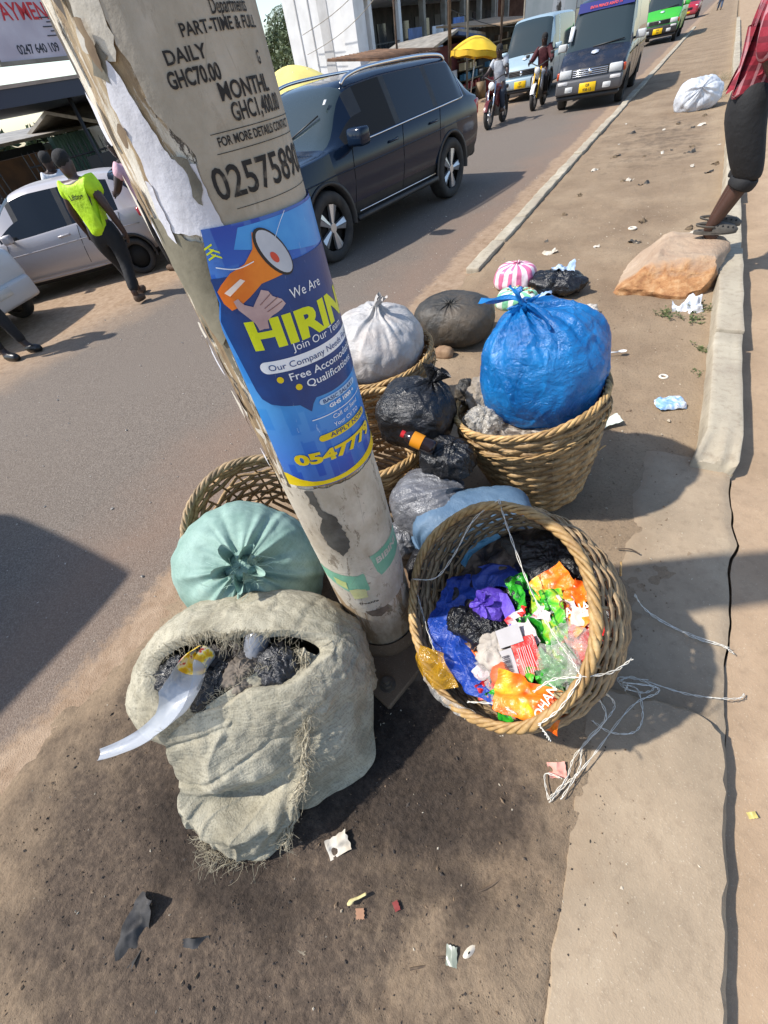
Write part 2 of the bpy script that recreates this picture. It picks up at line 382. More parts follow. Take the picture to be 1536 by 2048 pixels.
while y < 46:
    L = 0.92 if y < 20 else 2.6
    dx = 0.012 * random.uniform(-1, 1)
    obj('kerb_stone', block(-1.80 + dx, -1.65 + dx, y, y + L - 0.012, -0.15, 0.035 + 0.008 * random.uniform(-1, 1), 0.012, y), M_CONC2, kb, sharp=40); y += L
# low wall on the right, broken off at its near end
lw = tag(empty('low_wall'), 'low weathered concrete wall between dirt verge and walkway', kind='structure')
def wallblock(y0, y1, dx, dz, broken=False):
    me = block(0.500 + dx, 0.662 + dx, y0, y1, -0.2, 0.125 + dz, 0.008, y0 * 1.7)
    if broken:
        for v in me.vertices:
            k = sst(y0 + 0.16, y0, v.co.y); v.co.y -= 0.10 * k * (0.6 - v.co.z * 5) * 0.6 ; v.co.z -= 0.05 * k * (1 + 0.8 * nz(v.co.x * 20, v.co.z * 20)) * (1 if v.co.z > 0.03 else 0)
            v.co.x -= 0.03 * k * (1 if v.co.x < 0.56 else 0)
    return me
for (a, b, dx, dz, br) in [(2.12, 3.42, 0.0, 0.0, True), (3.44, 5.0, 0.006, 0.012, False), (5.02, 6.9, -0.004, 0.004, False), (6.92, 8.9, 0.004, 0.01, False), (8.92, 11.4, 0, 0, False), (11.42, 14.4, 0.01, 0.0, False), (14.42, 19, 0, 0.01, False), (19.02, 27, -0.01, 0, False), (27.02, 45, 0, 0, False)]:
    obj('wall_section', wallblock(a, b, dx, dz, br), M_CONC2, lw, sharp=40)
# ================================================================ POLE with its posters
PB = Vector((-0.628, 0.623)); PLEAN = Vector((-0.0132, -0.0133)); PR0, PK = 0.147, -0.0105; PF = R(315.23)
def prad(z): return PR0 + PK * z
def pw(u, z, off=0.0):
    """wrap: u metres round the shaft from the side facing the camera, z height"""
    r = prad(z); a = PF + u / r; c = PB + PLEAN * z
    return (c.x + (r + off) * math.cos(a), c.y + (r + off) * math.sin(a), z)
def deg(d, z=1.3): return R(d) * prad(z)
def wrap(vf, off): return ([pw(x, y, off) for x, y, _ in vf[0]],) + tuple(vf[1:])
def m_pole():
    t = NT('pole_paint'); X, Y, Z = t.sep(); v = t.map((1, 1, 0.42)); v2 = t.map((1, 1, 0.16))
    n1 = t.noise(8, 10, 0.72, v, 0.8); n2 = t.noise(34, 7, 0.75, v); n3 = t.noise(3.0, 6, 0.6); n4 = t.noise(22, 8, 0.75, v2, 0.4)
    white = t.ramp(n2, [(0.3, srgb('b3a68f')), (0.5, srgb('d6cdbb')), (0.7, srgb('e6e0d2'))])
    grey = t.ramp(t.noise(16, 7, 0.7), [(0.35, srgb('67604f')), (0.65, srgb('8b826d'))])
    brown = t.ramp(n4, [(0.35, srgb('6e5a43')), (0.5, srgb('9c8565')), (0.68, srgb('c2ad8a'))])
    col = t.mix(t.ramp(n1, [(0.44, 0.0), (0.455, 1.0)]), grey, white)
    col = t.mix(t.ramp(t.noise(10, 10, 0.74, v2, 0.6), [(0.50, 0.0), (0.53, 1.0)]), col, brown)
    col = t.mix(t.ramp(t.noise(19, 9, 0.78, v, 0.5), [(0.60, 0.0), (0.62, 0.95)]), col, srgb('4a4138'))
    col = t.mix(t.ramp(t.noise(44, 7, 0.78, v2), [(0.62, 0.0), (0.64, 0.9)]), col, srgb('ece6da'))
    dirt = t.ramp(t.math('ADD', Z, t.math('MULTIPLY', n3, 0.5)), [(0.25, 1.0), (0.75, 0.0)])
    col = t.mix(dirt, col, t.ramp(n2, [(0.3, srgb('7d6a55')), (0.7, srgb('a28c70'))]))
    nr = t.bump(t.math('ADD', n1, t.math('MULTIPLY', n4, 0.5)), 0.7, 0.008)
    return t.fin(col, 0.75, nr)
def m_paper(name, a, b, crease=True, stain='8c7f68', rough=0.75, grime=0.6, scr=0.0):
    t = NT(name); n = t.noise(9, 7, 0.62); n2 = t.noise(60, 4); st = t.noise(5, 8, 0.7, t.map((1, 1, 0.55)))
    col = t.ramp(n, [(0.3, srgb(a)), (0.65, srgb(b))]); col = t.mix(t.ramp(st, [(0.47, 0.0), (0.72, grime)]), col, srgb(stain))
    ck = t.vor(13, t.map((1, 1, 0.6)), 'DISTANCE_TO_EDGE'); ckm = t.ramp(ck, [(0.0, 0.4), (0.012, 0.0)]); ckm = t.math('MULTIPLY', ckm, t.ramp(n, [(0.5, 0.0), (0.6, 1.0)]))
    col = t.mix(ckm, col, srgb('6b6152'))
    if scr:
        s_ = t.noise(30, 9, 0.8, t.map((1, 1, 0.3)), 0.5); col = t.mix(t.math('MULTIPLY', t.ramp(s_, [(0.57, 0.0), (0.60, 1.0)]), scr), col, srgb('6e604e'))
        s2 = t.noise(70, 6, 0.75); col = t.mix(t.math('MULTIPLY', t.ramp(s2, [(0.66, 0.0), (0.68, 1.0)]), scr), col, srgb('3c342b'))
    return t.fin(col, rough, t.bump(t.math('ADD', n, t.math('MULTIPLY', n2, 0.2)), 0.5, 0.008))
pole = thing('utility_pole', 'thick round street pole plastered with posters amid the rubbish baskets', 'pole', (PB.x, PB.y, 0))
def pobj(name, vf, m, parent=pole, smooth=True):
    o = obj(name, vf, m, parent, smooth); par = parent
    o.matrix_parent_inverse = Matrix.Translation((-PB.x, -PB.y, 0)) if parent is pole else Matrix.Identity(4)
    return o
zs = arange(-0.02, 2.9, 0.035); na = 72
def shaft(u, v):
    z = zs[round(v * (len(zs) - 1))]; a = u * 2 * PI; c = PB + PLEAN * z
    r = prad(z) - 0.0012 - 0.0015 * abs(fbm(math.cos(a) * 2.0, math.sin(a) * 2.0, z * 4, 3)); return (c.x + r * math.cos(a), c.y + r * math.sin(a), z)
pobj('shaft', grid(na, len(zs), shaft, closeu=True), m_pole())
MP_METAL = mat('base_steel', srgb('6a5d4d'), srgb('4a4038'), 12, 0.8, 0.5, 40)
bp = bevel(box(-0.27, 0.27, -0.27, 0.27, -0.03, 0.022), 0.006)
Mb = Matrix.Translation((PB.x, PB.y, 0)) @ Matrix.Rotation(R(-14), 4, 'Z')
MP_SOIL = m_conc('caked_soil', '6a5746', '7b6652', '8a745d', 0.5)
pobj('base_plate', xf(bp, Mb), MP_SOIL, smooth=False)
pobj('base_collar', xf(lathe([(0.150, 0.0), (0.176, 0.02), (0.172, 0.05), (0.152, 0.085)], 40), Matrix.Translation((PB.x, PB.y, 0))), MP_SOIL)
for (bx_, by_) in [(0.205, -0.205), (-0.205, -0.205), (0.205, 0.205), (-0.205, 0.205)]:
    b = merge(xf(cyl(0.034, 0.022, 0.030, 20), Matrix.Translation((bx_, by_, 0))), xf(cyl(0.024, 0.030, 0.052, 6), Matrix.Translation((bx_, by_, 0))), xf(cyl(0.013, 0.05, 0.075, 14), Matrix.Translation((bx_, by_, 0))))
    pobj('bolt', xf(b, Mb), MP_METAL, smooth=False)
# --- paper layers -------------------------------------------------
def ragged(poly, amp=0.004, step=0.008, seed=0.0):
    out = []
    n = len(poly)
    for i in range(n):
        a, b = poly[i], poly[(i + 1) % n]; L = math.hypot(b[0] - a[0], b[1] - a[1]); k = max(1, int(L / step))
        for j in range(k):
            t = j / k; x, y = lerp(a[0], b[0], t), lerp(a[1], b[1], t); out.append((x + amp * fbm(x * 60, y * 60, seed, 3), y + amp * fbm(x * 60, y * 60, seed + 7, 3)))
    return out
def sticker(name, poly, m, off, parent=pole, amp=0.0, seed=0.0, label=None, step=0.01):
    p = ragged(poly, amp, 0.006, seed) if amp else poly
    o = pobj(name, wrap(cutx(flat(p), step), off), m, parent)
    if label: o['label'] = label
    return o
def ptext(body, u0, z0, cap, m, off, parent, bold=0.0, sx=1.0, width=None, tilt=0.0, name='lettering', shear=0.0, fade=None):
    """lettering printed round the shaft, baseline from (u0,z0)"""
    t = textmesh(body, cap, bold, sx, shear=shear)
    if width:
        mx = max(v[0] for v in t[0]); t = ([(x * width / mx, y, 0) for x, y, _ in t[0]], t[1])
    t = ([(x + u0, y + z0 + x * tilt, 0) for x, y, _ in t[0]], t[1])
    return pobj(name, wrap(cutx(t, 0.009), off), m, parent)
MP_OLD = m_paper('old_white_paper', 'b3a893', 'd9d2c4'); MP_BEIGE = m_paper('weathered_beige_paper', '9a8f7c', 'bdb3a3', stain='7f7460', grime=0.7, scr=0.18)
MP_LILAC = m_paper('torn_white_paper', 'c9c7cc', 'e2e1e6', stain='b5b1ac'); MP_INK = mat('worn_black_ink', srgb('262320'), srgb('5b544a'), 90, 0.8, lo=0.3, hi=0.42)
MP_GREYP = mat('bare_cement_patch', srgb('7c7769'), srgb('625d51'), 30, 0.85, 0.4, 80)
# loose paper scraps on the left flank of the shaft
bp1 = sticker('paper_notice', [(deg(-12, 1.7), 1.595), (deg(-10, 1.6), 1.61), (deg(-6), 1.655), (deg(-18), 1.70), (deg(-22), 1.76), (deg(-24), 1.82), (deg(-20), 1.95), (deg(120), 1.95), (deg(120), 1.575), (deg(-6), 1.565)], MP_BEIGE, 0.0012, amp=0.003, seed=3, label='weathered beige notice with black stencilled prices')
z_ = 1.7
for (txt, d0, z0, cap, bold, d1) in [('Departments', 29, 1.766, 0.0125, 0.012, 56), ('PART-TIME & FULL', 9.5, 1.753, 0.0105, 0.02, 62), ('DAILY', -3, 1.7345, 0.012, 0.022, 19.5), ('GHC70.00', -5.5, 1.7155, 0.0145, 0.03, 23.5), ('G', 53, 1.722, 0.0125, 0.02, 56), ('MONTHL', 18.5, 1.697, 0.0165, 0.022, 57), ('GHC1,400.00', 22, 1.677, 0.0175, 0.02, 65), ('FOR MORE DETAILS CONTACT', 8.5, 1.657, 0.0095, 0.02, 72), ('025758900', -3, 1.604, 0.036, 0.012, 84)]:
    ptext(txt, deg(d0, z0), z0, cap, MP_INK, 0.0024, bp1, bold, width=deg(d1 - d0, z0))
for z0 in (1.6695, 1.650, 1.590):
    sticker('ruled_line', [(deg(6, z0), z0), (deg(85, z0), z0), (deg(85, z0), z0 + 0.0008), (deg(6, z0), z0 + 0.0008)], MP_INK, 0.0020, bp1)
sticker('paper_scrap', [(deg(-37), 1.742), (deg(-32), 1.752), (deg(-28), 1.735), (deg(-25), 1.70), (deg(-20), 1.655), (deg(-8), 1.645), (deg(-7), 1.60), (deg(-5), 1.575), (deg(-14), 1.566), (deg(-30), 1.572), (deg(-43), 1.578), (deg(-42), 1.62), (deg(-40), 1.68), (deg(-43), 1.715)], MP_LILAC, 0.0030, amp=0.003, seed=1, label='torn pale paper strip')
sticker('paper_scrap', [(deg(-36), 1.80), (deg(-22), 1.815), (deg(-22), 1.765), (deg(-27), 1.748), (deg(-36), 1.745), (deg(-46), 1.765)], MP_OLD, 0.0018, amp=0.005, seed=5)
sticker('cement_patch', [(deg(-40), 1.755), (deg(-33), 1.765), (deg(-30), 1.752), (deg(-36), 1.732), (deg(-44), 1.742)], MP_GREYP, 0.0036, amp=0.004, seed=9)
sticker('cement_patch', [(deg(-20), 1.66), (deg(-11), 1.655), (deg(-9), 1.625), (deg(-13), 1.605), (deg(-16), 1.615), (deg(-14), 1.64)], MP_GREYP, 0.0040, amp=0.005, seed=4)
sticker('cement_patch', [(deg(-62), 1.60), (deg(-44), 1.588), (deg(-33), 1.566), (deg(-22), 1.560), (deg(-24), 1.50), (deg(-33), 1.47), (deg(-36), 1.42), (deg(-48), 1.40), (deg(-58), 1.46), (deg(-66), 1.52)], mat('bare_cement', srgb('857e6a'), srgb('6d6755'), 14, 0.8, 0.3, 60), 0.0022, amp=0.006, seed=12)
rp = random.Random(6); MP_BRS = mat('old_brown_scrap', srgb('a08a6c'), srgb('75614a'), 40, .8, .3, 60, stretch=(1, 1, .4)); MP_DKS = mat('dark_scrap', srgb('5a5147'), srgb('463e36'), 40, .8, .3, 60)
for k in range(26):
    d0, z0 = rp.uniform(-80, -30), rp.choice((rp.uniform(1.58, 1.9), rp.uniform(1.05, 1.45))); w_, h_ = rp.uniform(2, 7), rp.uniform(.012, .05)
    if z0 < 1.5: d0 = rp.uniform(-85, -47)
    sticker('paper_scrap', [(deg(d0 + w_ * math.cos(a) * rp.uniform(.4, 1.2), z0), z0 + h_ * math.sin(a) * rp.uniform(.4, 1.2)) for a in [q * PI / 4 for q in range(8)]], (MP_OLD, MP_BRS, MP_DKS, MP_LILAC)[k % 4], .0042 + .0001 * k, amp=.004, seed=60 + k)
# --- the blue hiring poster ---------------------------------------
def m_print(name, a, b=None, streak=0.25, rough=0.32):
    t = NT(name); b = b or a; n = t.noise(14, 6, 0.6); v = t.map((1, 1, 0.3)); s = t.noise(60, 6, 0.7, v)
    col = t.ramp(n, [(0.3, srgb(a)), (0.7, srgb(b))]); col = t.mix(t.math('MULTIPLY', t.ramp(s, [(0.64, 0.0), (0.70, 1.0)]), streak), col, srgb('c9d3da'))
    return t.fin(col, rough, t.bump(t.math('ADD', n, t.math('MULTIPLY', s, 0.3)), 0.25, 0.004))
PL = [(1.577, -20.5), (1.56, -22), (1.53, -26), (1.50, -29), (1.475, -30), (1.45, -36), (1.43, -38), (1.35, -39.5), (1.25, -41), (1.15, -43), (1.042, -44.5)]
t_ = NT('poster_blue'); X_, Y_, Z_ = t_.sep()
c_ = t_.ramp(t_.math('MULTIPLY', t_.math('SUBTRACT', Z_, 1.0), 1.7), [(0.05, srgb('1b3f9c')), (0.2, srgb('1f5fc0')), (0.45, srgb('3d93d8')), (0.8, srgb('2f74cc')), (0.97, srgb('2148a8'))])
v_ = t_.map((30, 30, 14)); br_ = t_.node('TexVoronoi', distance='CHEBYCHEV'); t_.l.new(v_, br_.inputs['Vector']); br_.inputs['Scale'].default_value = 0.9
c_ = t_.mix(t_.math('MULTIPLY', t_.ramp(br_.outputs['Distance'], [(0.32, 0.0), (0.36, 1.0)]), 0.16), c_, srgb('7fc0ee'))
s_ = t_.noise(70, 6, 0.7, t_.map((1, 1, 0.4))); c_ = t_.mix(t_.math('MULTIPLY', t_.ramp(s_, [(0.66, 0.0), (0.70, 1.0)]), 0.5), c_, srgb('cfe0ee'))
MP_BLUE = t_.fin(c_, 0.3, t_.bump(t_.noise(18, 5), 0.25, 0.005))
pol = [(deg(d, z), z) for z, d in PL] + [(deg(-10, 1.04), 1.037), (deg(30, 1.04), 1.036), (deg(80, 1.03), 1.03), (deg(150, 1.03), 1.03), (deg(150, 1.57), 1.572), (deg(60, 1.57), 1.572)]
po = sticker('hiring_poster', pol, MP_BLUE, 0.0055, label='glossy blue hiring poster with orange megaphone', step=0.008)
MP_YEL = m_print('print_yellow', 'e3c400', 'f0d520', 0.1); MP_LIME = m_print('print_lime', 'd3dc12', 'e2ea28', 0.15); MP_NAVY = m_print('print_navy', '12356f', '164585', 0.3); MP_WHT = m_print('print_white', 'e8ecf0', 'f4f6f8', 0.0)
MP_LBLUE = m_print('print_light_blue', '2f86d6', '4aa3e6', 0.35)
# yellow swoosh along the foot
sw = [(deg(-44.5, 1.04), 1.042), (deg(-44, 1.07), 1.083)]
for i in range(13):
    q = i / 12; d = lerp(-40, 100, q); sw.append((deg(d, 1.05), 1.052 + 0.030 * (1 - min(1, q * 4)) ** 2 + 0.05 * max(0, q - 0.35) ** 1.6))
sw += [(deg(100, 1.04), 1.033), (deg(30, 1.04), 1.039), (deg(-10, 1.04), 1.040)]
sticker('yellow_swoosh', sw, MP_YEL, 0.0063, po)
# lighter corner blocks, navy speech panel
sticker('light_block', [(deg(2), 1.570), (deg(100), 1.567), (deg(100), 1.50), (deg(60), 1.508), (deg(30), 1.522), (deg(22), 1.530), (deg(-5), 1.545)], MP_LBLUE, 0.0060, po)
nav = [(deg(-28), 1.512), (deg(-6), 1.512), (deg(10), 1.515), (deg(30), 1.508), (deg(60), 1.505), (deg(110), 1.50), (deg(110), 1.262), (deg(60), 1.262), (deg(30), 1.264), (deg(14), 1.268), (deg(10), 1.258), (deg(6.5), 1.242), (deg(-1), 1.264), (deg(-14), 1.270), (deg(-24), 1.277), (deg(-30), 1.290), (deg(-32), 1.31), (deg(-35), 1.42), (deg(-35), 1.445), (deg(-28), 1.475)]
sticker('navy_panel', nav, MP_NAVY, 0.0068, po)
# megaphone
MP_ORG = m_print('print_orange', 'd9681d', 'ee8a2a', 0.1); MP_GRY = m_print('print_grey', 'a9b0bb', 'c3c8d0', 0.0); MP_BLK = m_print('print_black', '15181c', '20252b', 0.0); MP_RED = m_print('print_red', 'c43a2a', 'd4503c', 0.0); MP_HAND = m_print('print_hand', 'a98a8a', 'cdb2ad', 0.0)
hx, hz = deg(19, 1.53), 1.5275
sticker('megaphone_cone', [(deg(-26, 1.47), 1.474), (deg(-27, 1.48), 1.493), (deg(-22), 1.502), (deg(-13), 1.516), (deg(-2), 1.524), (deg(6), 1.540), (deg(9), 1.561), (deg(26), 1.496), (deg(14), 1.494), (deg(4), 1.492), (deg(-6), 1.478), (deg(-16), 1.466), (deg(-22), 1.462)], MP_ORG, 0.0076, po)
sticker('megaphone_rim', ell(hx, hz, 0.0195, 0.0395, 27), MP_BLK, 0.0083, po)
sticker('megaphone_mouth', ell(hx + 0.0012, hz, 0.0162, 0.0360, 27), MP_GRY, 0.0090, po)
sticker('megaphone_centre', ell(hx - 0.002, hz - 0.006, 0.0048, 0.0088, 27), MP_RED, 0.0097, po)
sticker('megaphone_stripe', [(deg(-22), 1.490), (deg(-8), 1.506), (deg(-5.5), 1.502), (deg(-19), 1.484)], m_print('print_cream', 'ecd8c8', 'f4e6da', 0), 0.0083, po)
hand = [(deg(-17), 1.462), (deg(-18), 1.476), (deg(-14.5), 1.479), (deg(-12), 1.467), (deg(-7), 1.462), (deg(-3), 1.472), (deg(2), 1.484), (deg(6), 1.480), (deg(8), 1.470), (deg(13), 1.462), (deg(15), 1.453), (deg(11), 1.447), (deg(3), 1.442), (deg(-1), 1.436), (deg(-2), 1.424), (deg(-9), 1.424), (deg(-9.5), 1.437), (deg(-13), 1.448)]
sticker('printed_hand', hand, MP_HAND, 0.0086, po, amp=0.001)
for (d0, z0, d1, z1) in [(-2, 1.462, 7, 1.474), (0, 1.455, 11, 1.466), (1, 1.449, 13, 1.458)]:
    sticker('finger_line', [(deg(d0), z0), (deg(d1), z1), (deg(d1), z1 + 0.0014), (deg(d0), z0 + 0.0014)], MP_BLK if 0 else m_print('print_shade', '7c5a58', '8a6664', 0), 0.0093, po)
# words
for (txt, d0, z0, cap, m_, bold, d1, tl) in [('We Are', 20.5, 1.4555, 0.0165, MP_WHT, 0.0, 49.5, -0.03), ('HIRING', -19, 1.392, 0.049, MP_LIME, 0.045, 104, -0.05), ('Join Our Team', 9.5, 1.3725, 0.0145, MP_WHT, 0.0, 64, -0.05),
                                       ('Free Accomodation', -1.5, 1.320, 0.0155, MP_WHT, 0.008, 78, -0.055), ('Qualifications', 10, 1.2965, 0.0155, MP_WHT, 0.008, 66, -0.05),
                                       ('GHS 1000 +', 22.5, 1.2325, 0.0088, MP_WHT, 0.04, 56, -0.06), ('Call or Send', 22.5, 1.204, 0.0105, MP_WHT, 0.0, 56, -0.06), ('Your CV TO', 21.5, 1.185, 0.0105, MP_WHT, 0.0, 54, -0.06), ('0547779', -24.5, 1.1125, 0.030, MP_YEL, 0.05, 67, -0.055), ('1', 69.5, 1.105, 0.030, MP_YEL, 0.05, 78, -0.055)]:
    ptext(txt, deg(d0, z0), z0, cap, m_, 0.0080 if txt != 'HIRING' else 0.0074, po, bold, width=deg(d1 - d0, z0), tilt=tl)
def pill(d0, d1, z0, h, m_, tilt, off, name):
    u0, u1 = deg(d0, z0), deg(d1, z0); r = h / 2; pts = []
    for a in range(90, 271, 18): pts.append((u0 + r + r * math.cos(R(a)), r + r * math.sin(R(a))))
    for a in range(-90, 91, 18): pts.append((u1 - r + r * math.cos(R(a)), r + r * math.sin(R(a))))
    sticker(name, [(x, z0 + y + (x - u0) * tilt) for x, y in pts], m_, off, po)
pill(-20, 80, 1.3425, 0.024, MP_WHT, -0.05, 0.0076, 'white_bar'); ptext('Our Company Needs Field', deg(-14, 1.34), 1.3475, 0.0125, MP_NAVY, 0.0084, po, 0.0, width=deg(88, 1.34), tilt=-0.05)
pill(15, 62, 1.2465, 0.0135, m_print('print_pale_blue', 'a9c8e4', 'bdd6ec', 0.1), -0.06, 0.0076, 'salary_bar'); ptext('BASIC SALARY', deg(18, 1.25), 1.2485, 0.0088, MP_NAVY, 0.0084, po, 0.01, width=deg(40, 1.25), tilt=-0.06)
pill(4, 66, 1.162, 0.0165, MP_YEL, -0.06, 0.0076, 'apply_bar'); ptext('APPLY NOW', deg(15, 1.16), 1.1645, 0.0115, MP_NAVY, 0.0084, po, 0.005, width=deg(47, 1.16), tilt=-0.06)
for d0, z0 in ((-8.5, 1.3265), (3.5, 1.303)): sticker('bullet_dot', ell(deg(d0), z0, 0.0062, 0.0066), MP_YEL, 0.0080, po)
sticker('white_rule', [(deg(4), 1.2200), (deg(70), 1.2120), (deg(70), 1.2136), (deg(4), 1.2222)], MP_WHT, 0.0076, po)
for i, (a, b) in enumerate([((-27, 1.555), (-21, 1.560)), ((-27, 1.548), (-21, 1.553)), ((-27, 1.541), (-21, 1.546)), ((-24, 1.548), (-18, 1.541)), ((-24, 1.555), (-18, 1.548))]):
    sticker('lime_logo_bar', [(deg(a[0] + 4), a[1] - .004), (deg(b[0] + 4), b[1] - .004), (deg(b[0] + 4), b[1] - .0015), (deg(a[0] + 4), a[1] - .0015)], MP_LIME, 0.0064, po)
for k_, (a, b, c) in enumerate([((-20, 1.527), (-8, 1.520), (4, 1.524)), ((22, 1.545), (28, 1.56), (34, 1.572))]):
    pts = spline([(deg(a[0]), a[1], 0), (deg(b[0]), b[1], 0), (deg(c[0]), c[1], 0)], 6)
    sticker('scuff', [(p.x, p.y) for p in pts] + [(p.x + 0.0004, p.y + 0.0014) for p in reversed(pts)], MP_WHT, 0.0100, po)
# --- faded stickers near the foot ----------------------------------
MP_GRN = m_paper('faded_green_print', '5f9a7c', '7fb294', stain='c9d2c4'); MP_CRM = m_paper('dirty_cream_paper', 'b0a48f', 'cbc2b1', stain='86755f', grime=0.8, scr=0.75)
ob = sticker('faded_poster', [(deg(-68, .95), 1.02), (deg(-20), 1.025), (deg(70), 1.02), (deg(85), 0.9), (deg(80, .5), 0.47), (deg(40, .5), 0.40), (deg(-20, .5), 0.37), (deg(-50, .5), 0.40), (deg(-66, .6), 0.52)], MP_CRM, 0.0012, amp=0.004, seed=31, label='dirty torn cream poster low on the pole')
st1 = sticker('green_sticker', [(deg(12, .68), 0.695), (deg(72, .68), 0.70), (deg(72, .6), 0.60), (deg(20, .6), 0.575), (deg(16, .6), 0.60)], MP_GRN, 0.0024, amp=0.002, seed=8, label='faded green sticker with cream lettering')
ptext('BIBINI', deg(18, .66), 0.645, 0.030, MP_OLD, 0.0034, st1, 0.03, width=deg(44, .65))
st2 = sticker('green_sticker', [(deg(-66, .62), 0.645), (deg(-12, .62), 0.62), (deg(-2, .6), 0.625), (deg(-2, .5), 0.525), (deg(-30, .5), 0.52), (deg(-50, .5), 0.56), (deg(-64, .5), 0.58)], MP_GRN, 0.0024, amp=0.003, seed=15, label='faded green sticker with a printed soap bar')
sticker('printed_soap', [(deg(-30, .53), 0.535), (deg(-28, .5), 0.475), (deg(-8, .5), 0.485), (deg(-7, .5), 0.535), (deg(-18, .5), 0.545)], m_paper('soap_print', 'b9b77c', 'd3d09a', stain='8a8a60'), 0.0034, st2, amp=0.001)
sticker('printed_soap', [(deg(-46, .56), 0.605), (deg(-30, .56), 0.585), (deg(-31, .55), 0.54), (deg(-46, .55), 0.565)], m_paper('soap_print2', 'a9b56c', 'c9d08a', stain='8a8a60'), 0.0034, st2, amp=0.002)
ptext('freelife', deg(-24, .44), 0.437, 0.014, MP_INK, 0.0024, ob, 0.01, width=deg(28, .44))
sticker('dark_tear', [(deg(-32, 1), 1.02), (deg(-22, 1), 1.02), (deg(-20, .9), 0.95), (deg(-8, .9), 0.905), (deg(-4, .8), 0.80), (deg(-9, .8), 0.76), (deg(-18, .8), 0.74), (deg(-30, .8), 0.78), (deg(-34, .8), 0.85), (deg(-25, .9), 0.91), (deg(-28, .95), 0.96)], mat('wet_grey_paint', srgb('5c5a55'), srgb('46443f'), 25, 0.5, 0.4, 50), 0.0026, amp=0.006, seed=40)
sticker('dark_tear', [(deg(-20, .4), 0.385), (deg(12, .4), 0.385), (deg(15, .4), 0.355), (deg(0, .4), 0.33), (deg(-14, .4), 0.345)], mat('grey_patch', srgb('77695a'), srgb('5d5146'), 25, 0.8), 0.0026, amp=0.005, seed=44)
# ================================================================ WICKER BASKETS
def m_wick(name, a, b, c):
    t = NT(name); oi = t.node('ObjectInfo'); n = t.noise(40, 5, 0.6, t.map((1, 1, 1))); n2 = t.noise(6, 4)
    col = t.ramp(t.math('ADD', t.math('MULTIPLY', n, 0.6), t.math('MULTIPLY', n2, 0.4)), [(0.32, srgb(a)), (0.5, srgb(b)), (0.68, srgb(c))])
    hs = t.node('HueSaturation'); t.l.new(col, hs.inputs['Color']); t.put(hs.inputs['Value'], t.math('ADD', t.math('MULTIPLY', oi.outputs['Random'], 0.55), 0.72)); 
    return t.fin(hs.outputs[0], 0.6, t.bump(t.noise(160, 3), 0.4, 0.002))
M_WK = m_wick('wicker', '6f563a', '9c7f56', 'c2a478'); M_WK2 = m_wick('wicker_dusty', '6a5742', '8d7656', 'b0966f'); M_WK3 = m_wick('wicker_rim', '846440', 'ad8b58', 'cdae7c')
